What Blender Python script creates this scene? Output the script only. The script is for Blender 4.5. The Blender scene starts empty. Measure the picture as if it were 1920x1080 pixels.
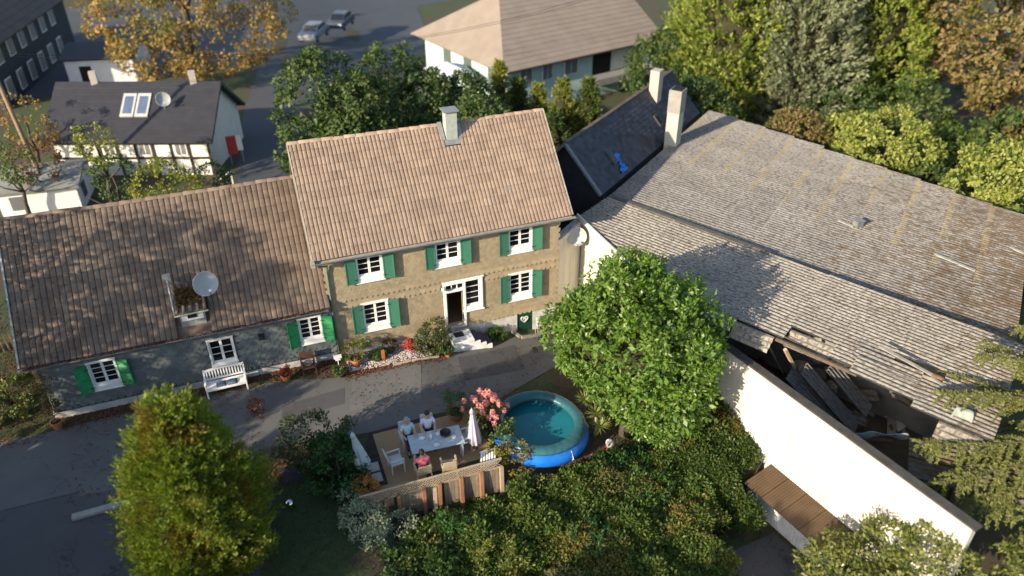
import bpy, math, random
import numpy as np
from mathutils import Vector, Matrix, Euler
random.seed(7)
R = math.radians
S = bpy.context.scene
COL = S.collection

# ------------------------------------------------------------------ camera, sky, sun, exposure
CAM = np.array([-2.082, -26.775, 20.037]); PITCH = 0.572; HEAD = 0.3564; ROLL = -0.0048; FPX = 1438.5
fw = np.array([math.sin(HEAD)*math.cos(PITCH), math.cos(HEAD)*math.cos(PITCH), -math.sin(PITCH)])
_r = np.array([math.cos(HEAD), -math.sin(HEAD), 0.0]); _u = np.cross(_r, fw)
rt = _r*math.cos(ROLL)+_u*math.sin(ROLL); up = -_r*math.sin(ROLL)+_u*math.cos(ROLL)
cd = bpy.data.cameras.new('camera'); cam = bpy.data.objects.new('camera', cd); COL.objects.link(cam)
cam.matrix_world = Matrix(((rt[0], up[0], -fw[0], CAM[0]), (rt[1], up[1], -fw[1], CAM[1]), (rt[2], up[2], -fw[2], CAM[2]), (0, 0, 0, 1)))
cd.sensor_width = 36; cd.lens = 36*FPX/1920; cd.clip_start = .5; cd.clip_end = 1500
cd.dof.use_dof = True; cd.dof.focus_distance = 30.5; cd.dof.aperture_fstop = 0.155
S.camera = cam
SUN_AZ, SUN_EL = R(24), R(21)          # the light travels towards +x and +y (to the right and back) and down
sdir = Vector((math.cos(SUN_AZ)*math.cos(SUN_EL), math.sin(SUN_AZ)*math.cos(SUN_EL), -math.sin(SUN_EL)))
w = bpy.data.worlds.new('World'); S.world = w; w.use_nodes = True
nt = w.node_tree; sky = nt.nodes.new('ShaderNodeTexSky'); sky.sky_type = 'NISHITA'; sky.sun_disc = False
sky.sun_elevation = SUN_EL; sky.sun_rotation = R(246)
bg = nt.nodes['Background']; nt.links.new(sky.outputs[0], bg.inputs[0]); bg.inputs[1].default_value = 0.15
sd = bpy.data.lights.new('sun', 'SUN'); sd.energy = 5.0; sd.angle = R(.55); sd.color = (1, .86, .66)
sun = bpy.data.objects.new('sun', sd); COL.objects.link(sun); sun.rotation_euler = sdir.to_track_quat('-Z', 'Y').to_euler()
sun.location = (-60, -30, 30)
S.view_settings.view_transform = 'Standard'; S.view_settings.look = 'None'; S.view_settings.exposure = 0.88; S.view_settings.gamma = 1
S.render.engine = 'CYCLES'

# ------------------------------------------------------------------ pixel -> place helpers (directions only; depth from what a thing stands on)
def ray(px, py): return fw+rt*(px-960)/FPX+up*(540-py)/FPX
def onz(px, py, z): d = ray(px, py); return CAM+d*((z-CAM[2])/d[2])
def ony(px, py, y): d = ray(px, py); return CAM+d*((y-CAM[1])/d[1])
def onp(px, py, P, n): d = ray(px, py); n = np.array(n, float); return CAM+d*(((np.array(P)-CAM)@n)/(d@n))
def sm(t): t = np.clip(t, 0, 1); return t*t*(3-2*t)
def gz(x, y):
    z = -1.0*np.clip((x-3)/7, 0, 1)-.5*sm((x-10)/4)
    d = sm((-8.5-y)/.55)*sm((x+.5)/2)
    return z+d*(-2.2-z)
def ong(px, py, h=0):
    z = 0
    for _ in range(50):
        P = onz(px, py, z); z = .5*z+.5*(gz(P[0], P[1])+h)
    return P

# ------------------------------------------------------------------ materials
def new_mat(name):
    m = bpy.data.materials.new(name); m.use_nodes = True
    return m, m.node_tree, m.node_tree.nodes['Principled BSDF']
def vrand(nt):
    """a random number that differs from object to object and from island to island"""
    oi = nt.nodes.new('ShaderNodeObjectInfo'); g = nt.nodes.new('ShaderNodeNewGeometry')
    a = nt.nodes.new('ShaderNodeMath'); a.operation = 'ADD'; nt.links.new(oi.outputs['Random'], a.inputs[0]); nt.links.new(g.outputs['Random Per Island'], a.inputs[1])
    f = nt.nodes.new('ShaderNodeMath'); f.operation = 'FRACT'; nt.links.new(a.outputs[0], f.inputs[0])
    return f.outputs[0]
def mixc(nt, fac, a, b, mode='MIX'):
    n = nt.nodes.new('ShaderNodeMix'); n.data_type = 'RGBA'; n.blend_type = mode
    for k, v in ((0, fac), (6, a), (7, b)):
        if hasattr(v, 'is_linked') or hasattr(v, 'links'): nt.links.new(v, n.inputs[k])
        elif k == 0: n.inputs[0].default_value = v
        else: n.inputs[k].default_value = (v[0], v[1], v[2], 1)
    return n.outputs[2]
def pos(nt):
    return nt.nodes.new('ShaderNodeNewGeometry').outputs['Position']
def noise(nt, scale, detail=4, rough=.6, vec=None):
    n = nt.nodes.new('ShaderNodeTexNoise'); n.inputs['Scale'].default_value = scale; n.inputs['Detail'].default_value = detail; n.inputs['Roughness'].default_value = rough
    nt.links.new(vec if vec is not None else pos(nt), n.inputs['Vector']); return n.outputs['Fac']
def ramp(nt, fac, stops):
    n = nt.nodes.new('ShaderNodeValToRGB'); e = n.color_ramp.elements
    while len(e) < len(stops): e.new(.5)
    for k, (p, c) in enumerate(stops):
        e[k].position = p; e[k].color = (c, c, c, 1) if isinstance(c, (int, float)) else (c[0], c[1], c[2], 1)
    nt.links.new(fac, n.inputs[0]); return n.outputs[0]
def bump(nt, b, h, strength, dist=.02):
    n = nt.nodes.new('ShaderNodeBump'); n.inputs['Strength'].default_value = strength; n.inputs['Distance'].default_value = dist
    nt.links.new(h, n.inputs['Height']); nt.links.new(n.outputs[0], b.inputs['Normal'])
_M = {}
def M(name, c1, c2=None, scale=2.0, rough=.8, bmp=0, bscale=40, rnd=0, spec=.3, metal=0, lo=.35, hi=.65, dirt=None, dscale=1.0, dlo=.55, dhi=.75):
    if name in _M: return _M[name]
    m, nt, b = new_mat(name)
    col = mixc(nt, ramp(nt, noise(nt, scale), [(lo, 0), (hi, 1)]), c1, c2 or [v*.8 for v in c1])
    if dirt: col = mixc(nt, ramp(nt, noise(nt, dscale, 8, .7), [(dlo, 0), (dhi, 1)]), col, dirt)
    if rnd:
        r = vrand(nt); mr = nt.nodes.new('ShaderNodeMapRange'); mr.inputs[3].default_value = 1-rnd; mr.inputs[4].default_value = 1+rnd
        nt.links.new(r, mr.inputs[0]); hs = nt.nodes.new('ShaderNodeHueSaturation'); nt.links.new(mr.outputs[0], hs.inputs['Value']); nt.links.new(col, hs.inputs['Color']); col = hs.outputs[0]
    nt.links.new(col, b.inputs['Base Color']); b.inputs['Roughness'].default_value = rough; b.inputs['Specular IOR Level'].default_value = spec; b.inputs['Metallic'].default_value = metal
    if bmp: bump(nt, b, noise(nt, bscale), bmp)
    _M[name] = m; return m
def leafmat(name, cols, rough=.5, trans=.3, spec=.3, patch=None, pscale=.5):
    """leaf colours chosen leaf by leaf; patch = a second colour that some sprays have turned to"""
    if name in _M: return _M[name]
    m, nt, b = new_mat(name)
    g = nt.nodes.new('ShaderNodeNewGeometry')
    col = ramp(nt, g.outputs['Random Per Island'], [(k/(len(cols)-1), c) for k, c in enumerate(cols)])
    if patch is not None: col = mixc(nt, ramp(nt, noise(nt, pscale, 3), [(.52, 0), (.68, .85)]), col, patch)
    nt.links.new(col, b.inputs['Base Color']); b.inputs['Roughness'].default_value = rough; b.inputs['Specular IOR Level'].default_value = spec
    t = nt.nodes.new('ShaderNodeBsdfTranslucent'); hs = nt.nodes.new('ShaderNodeHueSaturation'); hs.inputs['Value'].default_value = 1.3; hs.inputs['Saturation'].default_value = 1.1
    nt.links.new(col, hs.inputs['Color']); nt.links.new(hs.outputs[0], t.inputs[0])
    mx = nt.nodes.new('ShaderNodeMixShader'); mx.inputs[0].default_value = trans
    nt.links.new(b.outputs[0], mx.inputs[1]); nt.links.new(t.outputs[0], mx.inputs[2])
    nt.links.new(mx.outputs[0], nt.nodes['Material Output'].inputs[0])
    _M[name] = m; return m

# ------------------------------------------------------------------ mesh builder
def wloc(o):
    v = Vector((0, 0, 0))
    while o is not None: v += o.location; o = o.parent
    return v
def tag(o, label=None, cat=None, group=None, kind=None):
    if label: o['label'] = label
    if cat: o['category'] = cat
    if group: o['group'] = group
    if kind: o['kind'] = kind
    return o
def empty(name, loc, label, cat, group=None, rz=0):
    o = bpy.data.objects.new(name, None); COL.objects.link(o); o.location = [float(v) for v in loc]; o.rotation_euler = (0, 0, rz); o.empty_display_size = .2
    return tag(o, label, cat, group)
def link(name, me, parent=None, world=True):
    o = bpy.data.objects.new(name, me); COL.objects.link(o)
    if parent is not None:
        o.parent = parent
        if world: o.location = -wloc(parent)
    return o
class MB:
    def __init__(s): s.v = []; s.f = []
    def add(s, vs, fs):
        n = len(s.v); s.v += [tuple(float(c) for c in p) for p in vs]; s.f += [tuple(i+n for i in f) for f in fs]; return s
    def box(s, x0, x1, y0, y1, z0, z1):
        return s.add([(x0, y0, z0), (x1, y0, z0), (x1, y1, z0), (x0, y1, z0), (x0, y0, z1), (x1, y0, z1), (x1, y1, z1), (x0, y1, z1)],
                     [(3, 2, 1, 0), (4, 5, 6, 7), (0, 1, 5, 4), (1, 2, 6, 5), (2, 3, 7, 6), (3, 0, 4, 7)])
    def bar(s, a, b, w, h, upv=(0, 0, 1)):
        """a square bar from a to b: w wide, h high"""
        a = Vector(a); b = Vector(b); d = (b-a).normalized(); u = Vector(upv)
        x = d.cross(u)
        if x.length < 1e-4: x = d.cross(Vector((1, 0, 0)))
        x.normalize(); z = x.cross(d); x *= w/2; z *= h/2
        return s.add([a-x-z, a+x-z, a+x+z, a-x+z, b-x-z, b+x-z, b+x+z, b-x+z], [(0, 1, 2, 3), (7, 6, 5, 4), (0, 4, 5, 1), (1, 5, 6, 2), (2, 6, 7, 3), (3, 7, 4, 0)])
    def tube(s, pts, r, n=8, cap=True):
        pts = [Vector(p) for p in pts]; rr = r if isinstance(r, (list, tuple)) else [r]*len(pts); base = len(s.v); x = None
        for k, p in enumerate(pts):
            d = (pts[min(k+1, len(pts)-1)]-pts[max(k-1, 0)]).normalized()
            if x is None: x = d.orthogonal().normalized()
            else: x = (x-d*x.dot(d)).normalized()
            y = d.cross(x)
            for j in range(n): a = 2*math.pi*j/n; s.v.append(tuple(p+x*(math.cos(a)*rr[k])+y*(math.sin(a)*rr[k])))
        for k in range(len(pts)-1):
            for j in range(n): s.f.append((base+k*n+j, base+k*n+(j+1) % n, base+(k+1)*n+(j+1) % n, base+(k+1)*n+j))
        if cap: s.f.append(tuple(base+j for j in reversed(range(n)))); s.f.append(tuple(base+(len(pts)-1)*n+j for j in range(n)))
        return s
    def lathe(s, c, prof, n=20, sx=1, sy=1, close=True):
        """profile (r, z) turned about the vertical through c"""
        base = len(s.v)
        for (r, z) in prof:
            for j in range(n): a = 2*math.pi*j/n; s.v.append((c[0]+r*sx*math.cos(a), c[1]+r*sy*math.sin(a), c[2]+z))
        for k in range(len(prof)-1):
            for j in range(n): s.f.append((base+k*n+j, base+k*n+(j+1) % n, base+(k+1)*n+(j+1) % n, base+(k+1)*n+j))
        if close: s.f.append(tuple(base+j for j in reversed(range(n)))); s.f.append(tuple(base+(len(prof)-1)*n+j for j in range(n)))
        return s
    def slab(s, poly, t, n=None):
        """a flat polygon given thickness t along its downward normal"""
        P = [Vector(p) for p in poly]
        if n is None: n = (P[1]-P[0]).cross(P[2]-P[0]).normalized()
        n = Vector(n); k = len(P); q = [p-n*t for p in P]
        return s.add(P+q, [tuple(range(k)), tuple(reversed(range(k, 2*k)))]+[(i, k+i, k+(i+1) % k, (i+1) % k) for i in range(k)])
    def merge(s, V, F, mat4):
        return s.add([mat4 @ Vector(p) for p in V], F)
    def mesh(s, name, mat=None, smooth=False):
        me = bpy.data.meshes.new(name); me.from_pydata(s.v, [], s.f)
        if mat: me.materials.append(mat)
        if smooth: me.polygons.foreach_set('use_smooth', [True]*len(me.polygons))
        me.update(); return me
    def obj(s, name, mat, parent=None, smooth=False, world=True, bevel=0):
        o = link(name, s.mesh(name, mat, smooth), parent, world)
        if bevel:
            b = o.modifiers.new('bevel', 'BEVEL'); b.width = bevel; b.segments = 2; b.limit_method = 'ANGLE'
        return o
def npmesh(name, V, F, mat, parent=None, smooth=False):
    me = bpy.data.meshes.new(name); V = np.asarray(V, np.float32); F = np.asarray(F, np.int32); k = F.shape[1]
    me.vertices.add(len(V)); me.vertices.foreach_set('co', V.ravel()); me.loops.add(F.size); me.loops.foreach_set('vertex_index', F.ravel())
    me.polygons.add(len(F)); me.polygons.foreach_set('loop_start', np.arange(0, F.size, k, dtype=np.int32)); me.polygons.foreach_set('loop_total', np.full(len(F), k, np.int32))
    if smooth: me.polygons.foreach_set('use_smooth', np.ones(len(F), bool))
    me.materials.append(mat); me.update(calc_edges=True); return link(name, me, parent)

# ------------------------------------------------------------------ foliage
def unit(a): return a/np.maximum(np.linalg.norm(a, axis=-1, keepdims=True), 1e-6)
def sph(rng, n): return unit(rng.normal(size=(n, 3)))
def leafmesh(name, C, N, T, size, aspect, mat, parent, fold=.25):
    """one folded four-cornered leaf per row: C base, T towards the tip, N facing"""
    n = len(C); size = np.broadcast_to(np.asarray(size, float), (n,))[:, None]
    T = unit(T); N = unit(N-T*np.sum(N*T, 1, keepdims=True)); B = np.cross(N, T); h = size*aspect/2
    V = np.stack([C, C+T*size*.5+B*h+N*h*fold, C+T*size, C+T*size*.5-B*h+N*h*fold], 1).reshape(-1, 3)
    F = np.arange(4*n).reshape(n, 4)
    return npmesh(name, V, F, mat, parent)
def clumps(rng, lobes, nclump, rc, keep=None):
    """clump centres spread over the outside of a set of ellipsoid lobes"""
    vol = np.array([(l[3]*l[4]*l[5])**(2/3) for l in lobes]); out = []; nor = []
    cnt = np.maximum(1, (nclump*vol/vol.sum()).astype(int))
    for l, c in zip(lobes, cnt):
        d = sph(rng, c); rr = np.array(l[3:6]); P = np.array(l[:3])+d*rr*rng.uniform(.72, 1.02, (c, 1))
        nn = unit(d/rr); ok = np.ones(c, bool)
        for m in lobes:
            if m is not l: ok &= (((P-np.array(m[:3]))/np.array(m[3:6]))**2).sum(1) > .75
        out.append(P[ok]); nor.append(nn[ok])
    P = np.concatenate(out); n = np.concatenate(nor)
    if keep is not None: k = keep(P); P = P[k]; n = n[k]
    return P, n, rc*rng.uniform(.6, 1.3, len(P))
def crown(name, lobes, nclump, rc, per, size, aspect, mat, parent, seed=0, upbias=.35, keep=None, tipout=.6, squash=.8, fold=.25, down=0):
    rng = np.random.default_rng(seed); P, n, r = clumps(rng, lobes, nclump, rc, keep)
    k = len(P); d = sph(rng, k*per); nn = np.repeat(n, per, 0); d = unit(d+nn*.75)
    C = np.repeat(P, per, 0)+d*np.repeat(r, per)[:, None]*rng.uniform(.45, 1.05, (k*per, 1))*np.array([1, 1, squash])
    N = unit(d*.7+nn*.4+np.array([0, 0, upbias])+rng.normal(size=d.shape)*.45)
    T = unit(d*tipout+rng.normal(size=d.shape)*.6+np.array([0, 0, -down]))
    if keep is not None: kk = keep(C); C, N, T = C[kk], N[kk], T[kk]
    return leafmesh(name, C, N, T, size*rng.uniform(.65, 1.25, len(C)), aspect, mat, parent, fold)
def trunk(name, base, top, r, mat, parent, limbs=(), seed=0, n=8):
    rng = random.Random(seed); b = Vector(base); t = Vector(top); m = MB(); pts = []; rs = []
    for k in range(7):
        f = k/6; p = b.lerp(t, f); j = .06*(t-b).length*math.sin(f*math.pi)
        pts.append(p+Vector((rng.uniform(-j, j), rng.uniform(-j, j), 0))); rs.append(r*(1.25-.95*f))
    m.tube(pts, rs, n)
    for (f, e) in limbs:
        k = int(f*6); s0 = pts[k]; e = Vector(e); mid = s0.lerp(e, .5)+Vector((0, 0, -.1*(e-s0).length))
        m.tube([s0, mid, e], [rs[k]*.6, rs[k]*.4, rs[k]*.12], 6)
    return m.obj(name, mat, parent, smooth=True)
bark = M('bark', (.10, .075, .055), (.05, .04, .03), 8, .95, .6, 30)
# ================================================================== THE SETTING: ground, yard, road
def asphalt_mat(name, c1, c2, crack=.5):
    m, nt, b = new_mat(name)
    col = mixc(nt, ramp(nt, noise(nt, .35, 6, .65), [(.35, 0), (.65, 1)]), c1, c2)
    col = mixc(nt, ramp(nt, noise(nt, 60, 2), [(.4, 0), (.8, .5)]), col, [v*1.8 for v in c2])
    v = nt.nodes.new('ShaderNodeTexVoronoi'); v.feature = 'DISTANCE_TO_EDGE'; v.inputs['Scale'].default_value = .55
    dn = nt.nodes.new('ShaderNodeTexNoise'); dn.inputs['Scale'].default_value = 1.5; dn.inputs['Detail'].default_value = 6; nt.links.new(pos(nt), dn.inputs['Vector'])
    va = nt.nodes.new('ShaderNodeVectorMath'); va.operation = 'MULTIPLY_ADD'; nt.links.new(dn.outputs['Color'], va.inputs[0]); va.inputs[1].default_value = (1.6, 1.6, 1.6); nt.links.new(pos(nt), va.inputs[2])
    nt.links.new(va.outputs[0], v.inputs['Vector'])
    ck = ramp(nt, v.outputs['Distance'], [(0, crack), (.022, 0)]); pm = ramp(nt, noise(nt, .3, 2), [(.45, 0), (.6, 1)])
    mm = nt.nodes.new('ShaderNodeMath'); mm.operation = 'MULTIPLY'; nt.links.new(ck, mm.inputs[0]); nt.links.new(pm, mm.inputs[1])
    col = mixc(nt, mm.outputs[0], col, (.015, .014, .012))
    nt.links.new(col, b.inputs['Base Color']); b.inputs['Roughness'].default_value = .85; bump(nt, b, noise(nt, 70, 3), .35, .01)
    return m
asph = asphalt_mat('asphalt_worn', (.12, .115, .108), (.085, .083, .08))
asph2 = asphalt_mat('asphalt_dark', (.075, .073, .073), (.055, .054, .056), .8)
asph3 = asphalt_mat('asphalt_pale', (.14, .134, .125), (.10, .097, .091), .6)
roadm = asphalt_mat('asphalt_road', (.055, .06, .068), (.045, .05, .058), .2)
def ground_mat():
    m, nt, b = new_mat('earth_and_grass')
    g = mixc(nt, ramp(nt, noise(nt, 9, 5), [(.35, 0), (.65, 1)]), (.030, .052, .014), (.055, .070, .022))
    s = mixc(nt, ramp(nt, noise(nt, 14, 5), [(.4, 0), (.6, 1)]), (.050, .034, .022), (.085, .052, .032))
    col = mixc(nt, ramp(nt, noise(nt, .28, 5), [(.46, 0), (.56, 1)]), g, s)
    nt.links.new(col, b.inputs['Base Color']); b.inputs['Roughness'].default_value = .95; bump(nt, b, noise(nt, 25, 5), .8, .05); return m
xs = np.unique(np.concatenate([np.linspace(-400, -30, 12), np.arange(-30, 40, .6), np.linspace(40, 400, 12)]))
ys = np.unique(np.concatenate([np.linspace(-120, -24, 8), np.arange(-24, 14, .6), np.linspace(14, 600, 20)]))
X, Y = np.meshgrid(xs, ys, indexing='ij'); V = np.stack([X, Y, gz(X, Y)-.02], -1).reshape(-1, 3)
nx, ny = len(xs), len(ys); I = np.arange(nx*ny).reshape(nx, ny)
F = np.stack([I[:-1, :-1], I[1:, :-1], I[1:, 1:], I[:-1, 1:]], -1).reshape(-1, 4)
tag(npmesh('ground', V, F, ground_mat(), smooth=True), kind='structure')
def sheet(name, poly_top, poly_bot, mat, dz, nx=60, ny=14):
    """a sheet of paving that follows the ground between two edge lines"""
    a = np.array(poly_top, float); b = np.array(poly_bot, float)
    def samp(p, t):
        L = np.concatenate([[0], np.cumsum(np.linalg.norm(np.diff(p, axis=0), axis=1))]); L /= L[-1]
        return np.stack([np.interp(t, L, p[:, 0]), np.interp(t, L, p[:, 1])], -1)
    t = np.linspace(0, 1, nx); A = samp(a, t); B = samp(b, t); s = np.linspace(0, 1, ny)[None, :, None]
    P = A[:, None]*(1-s)+B[:, None]*s; z = gz(P[..., 0], P[..., 1])+dz
    V = np.concatenate([P, z[..., None]], -1).reshape(-1, 3); I = np.arange(nx*ny).reshape(nx, ny)
    F = np.stack([I[:-1, :-1], I[:-1, 1:], I[1:, 1:], I[1:, :-1]], -1).reshape(-1, 4)
    o = npmesh(name, V, F, mat, smooth=True); return tag(o, kind='structure')
sheet('yard_asphalt', [(-30, -.95), (-11, -.75), (-7, -.6), (-2.5, -.75), (.2, -1.55), (2.6, -1.5), (4.6, -1.25), (6.8, -1.0), (8.1, -.35), (12.4, -.35)],
      [(-30, -4.4), (-11, -4.4), (-7, -4.4), (-2.5, -4.6), (.2, -5.05), (3.6, -4.9), (5.2, -4.8), (7.5, -3.6), (9.5, -2.6), (12.4, -2.2)], asph, .004, 120, 20)
sheet('parking_asphalt', [(-30, -4.38), (-7, -4.38), (-3.2, -4.55)], [(-30, -30), (-9, -30), (-4.0, -9.5)], asph2, .004, 60, 40)
sheet('asphalt_patch', [(-10.2, -1.3), (-6.3, -1.6)], [(-9.6, -4.6), (-6.6, -4.9)], asph, .009, 12, 12)
sheet('asphalt_patch', [(-2.6, -2.35), (-.1, -2.15)], [(-2.7, -3.35), (-.3, -3.1)], asph2, .009, 10, 6)
sheet('asphalt_patch', [(.3, -1.7), (3.2, -1.6)], [(-.2, -3.6), (2.6, -3.9)], asph3, .009, 10, 10)
sheet('asphalt_patch', [(4.8, -1.6), (7.6, -1.1)], [(4.6, -3.2), (7.4, -2.9)], asph2, .009, 10, 10)
sheet('lower_yard_asphalt', [(8.4, -13.2), (13.0, -12.9)], [(8.4, -24), (16, -24)], asph2, .006, 12, 12)
sheet('road', [(-3.6, 8), (-2.8, 20), (-1.6, 32), (1, 46), (4, 60), (4, 120)], [(1.0, 8), (1.0, 20), (2.4, 30), (8, 40), (18, 50), (30, 120)], roadm, .006, 40, 8)
sheet('road', [(-60, 64), (0, 62), (30, 70), (90, 90)], [(-60, 76), (0, 74), (30, 82), (90, 104)], roadm, .012, 40, 6)
sheet('forecourt', [(-24, 40), (-9, 44), (1, 47)], [(-24, 62), (-9, 62), (4, 62)], roadm, .009, 16, 6)

# ================================================================== building helpers
white = M('white_paint', (.80, .79, .76), (.72, .71, .67), 3, .55, .1, 30, dirt=(.55, .53, .48), dscale=3, dlo=.62, dhi=.8)
glass, _nt, _b = new_mat('window_glass'); _b.inputs['Base Color'].default_value = (.012, .013, .014, 1); _b.inputs['Roughness'].default_value = .06; _b.inputs['Specular IOR Level'].default_value = .5; _b.inputs['Alpha'].default_value = .55
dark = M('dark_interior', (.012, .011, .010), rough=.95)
zinc = M('zinc', (.34, .34, .33), (.24, .24, .235), 4, .5, .1, 20, metal=.5)
greenp = M('green_shutter_paint', (.040, .150, .098), (.05, .17, .112), 5, .5, .15, 60, rnd=.08)
greenv = M('vivid_green_paint', (.014, .20, .065), (.022, .27, .09), 4, .5, .15, 60, rnd=.1, dirt=(.02, .10, .04), dscale=5)
plaster = M('whitewashed_plinth', (.52, .51, .48), (.40, .39, .36), 2.5, .95, .8, 9, dirt=(.25, .23, .18), dscale=1.6)
def wall_holes(m, x0, x1, z0, z1, holes, y0, y1):
    """a wall slab cut into blocks so that the openings stay open"""
    zs = sorted({z0, z1, *[h[2] for h in holes], *[h[3] for h in holes]}); zs = [z for z in zs if z0 <= z <= z1]
    for a, b in zip(zs[:-1], zs[1:]):
        hs = sorted([h for h in holes if h[2] <= a+1e-6 and h[3] >= b-1e-6]); x = x0
        for h in hs:
            if h[0] > x: m.box(x, h[0], y0, y1, a, b)
            x = h[1]
        if x < x1: m.box(x, x1, y0, y1, a, b)
    return m
def window(par, x0, x1, z0, z1, cols=2, rows=4, apron=.27, curtain=None, name='window', lab=None, jamb=.06, swag=None):
    """white casement: x0..x1, z0..z1 is the opening; the frame stands proud of the slates, an apron board below"""
    m = MB(); j = jamb
    m.box(x0-j, x0, -.10, .10, z0-.02, z1+j); m.box(x1, x1+j, -.10, .10, z0-.02, z1+j)
    m.box(x0, x1, -.10, .10, z1, z1+j); m.box(x0-j-.03, x1+j+.03, -.115, -.02, z1+j, z1+j+.035)
    m.box(x0-j-.02, x1+j+.02, -.085, .0, z0-apron, z0-.02); m.box(x0-j-.05, x1+j+.05, -.12, .0, z0-apron-.035, z0-apron)
    m.box(x0, x1, -.07, .10, z0-.02, z0+.02)
    mid = (x0+x1)/2
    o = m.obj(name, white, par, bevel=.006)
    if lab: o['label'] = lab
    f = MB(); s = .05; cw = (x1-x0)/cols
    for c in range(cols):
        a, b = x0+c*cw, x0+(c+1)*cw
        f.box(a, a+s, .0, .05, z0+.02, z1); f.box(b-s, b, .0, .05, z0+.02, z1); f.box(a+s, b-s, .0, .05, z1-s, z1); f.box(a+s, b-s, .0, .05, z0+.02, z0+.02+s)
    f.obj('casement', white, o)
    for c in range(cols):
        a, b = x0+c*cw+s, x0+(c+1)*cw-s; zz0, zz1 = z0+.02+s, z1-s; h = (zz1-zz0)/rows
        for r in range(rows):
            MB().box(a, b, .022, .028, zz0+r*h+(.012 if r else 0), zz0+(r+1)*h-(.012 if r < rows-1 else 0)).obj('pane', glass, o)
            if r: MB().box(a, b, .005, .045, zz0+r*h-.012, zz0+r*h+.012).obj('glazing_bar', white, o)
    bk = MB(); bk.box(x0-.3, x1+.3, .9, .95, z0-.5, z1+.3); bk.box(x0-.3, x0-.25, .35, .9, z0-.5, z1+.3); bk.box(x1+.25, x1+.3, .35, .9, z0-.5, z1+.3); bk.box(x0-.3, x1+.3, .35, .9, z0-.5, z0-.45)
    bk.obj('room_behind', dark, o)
    if curtain:
        for (ca, cb, cz0, cz1, cm) in curtain:
            q = MB(); n = 14; 
            for k in range(n):
                xa = ca+(cb-ca)*k/n; xb = ca+(cb-ca)*(k+1)/n; ya = .14+.02*math.sin(k*1.9); yb = .14+.02*math.sin((k+1)*1.9)
                q.add([(xa, ya, cz0), (xb, yb, cz0), (xb, yb, cz1), (xa, ya, cz1)], [(0, 1, 2, 3)])
            q.obj('curtain', cm, o, smooth=True)
    return o
def shutter(par, xh, side, w, z0, z1, mat, ang=6, louvre=False):
    """hinged at xh, folded back to side (-1 left, +1 right), standing a little off the wall"""
    m = MB(); t = .035; s = .055
    m.box(0, s, -t, 0, 0, z1-z0); m.box(w-s, w, -t, 0, 0, z1-z0); m.box(s, w-s, -t, 0, 0, s*1.2); m.box(s, w-s, -t, 0, z1-z0-s*1.2, z1-z0)
    if louvre: m.box(s, w-s, -t, 0, (z1-z0)/2-.03, (z1-z0)/2+.03)
    V, Fc = m.v, m.f
    e = MB(); e.v = [(side*v[0], v[1], v[2]) for v in V]; e.f = [tuple(reversed(f)) for f in Fc] if side < 0 else Fc
    o = e.obj('shutter', mat, par, world=False, bevel=.005); o.location = Vector((xh, -.105, z0))-wloc(par); o.rotation_euler = (0, 0, R(-ang*side))
    def sub(name, mb, mt):
        b = MB(); b.v = [(side*v[0], v[1], v[2]) for v in mb.v]; b.f = [tuple(reversed(f)) for f in mb.f] if side < 0 else mb.f
        return b.obj(name, mt, o, world=False)
    if louvre:
        n = 22; h = (z1-z0-.14)/n
        sl = MB()
        for k in range(n):
            z = .07+k*h; sl.add([(s, -t*.95, z), (w-s, -t*.95, z), (w-s, -.004, z+h*.9), (s, -.004, z+h*.9), (s, -t*.95, z+.006), (w-s, -t*.95, z+.006), (w-s, -.004, z+h*.9+.006), (s, -.004, z+h*.9+.006)],
                   [(0, 1, 5, 4), (4, 5, 6, 7), (3, 2, 1, 0), (7, 6, 2, 3)])
        q = sub('slats', sl, mat); q['kind'] = 'stuff'
    else: sub('panel', MB().box(s, w-s, -t*.6, -.008, s*1.2, z1-z0-s*1.2), mat)
    for zh in (.16, z1-z0-.22): sub('hinge', MB().box(-.03, .12, -t-.012, -t-.001, zh, zh+.03), M('black_iron', (.02, .02, .02), rough=.6))
    return o
def tile_mesh(tw, tl, rolls, h, lip=.028):
    """one interlocking tile: broad rolls with narrow grooves, lower end raised on the row below"""
    ts = [0, .07, .2, .38, .62, .8, .93]; pr = []
    for r in range(rolls):
        for t in ts: pr.append(((r+t)*tw/rolls, h*(math.sin(math.pi*t)**.28 if 0 < t < 1 else 0)))
    pr.append((tw, 0)); n = len(pr)
    V = [(x, 0, z+lip) for x, z in pr]+[(x, tl, z) for x, z in pr]+[(x, 0, z*.2) for x, z in pr]
    F = [(i, i+1, n+i+1, n+i) for i in range(n-1)]+[(2*n+i, 2*n+i+1, i+1, i) for i in range(n-1)]
    return V, F
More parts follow.
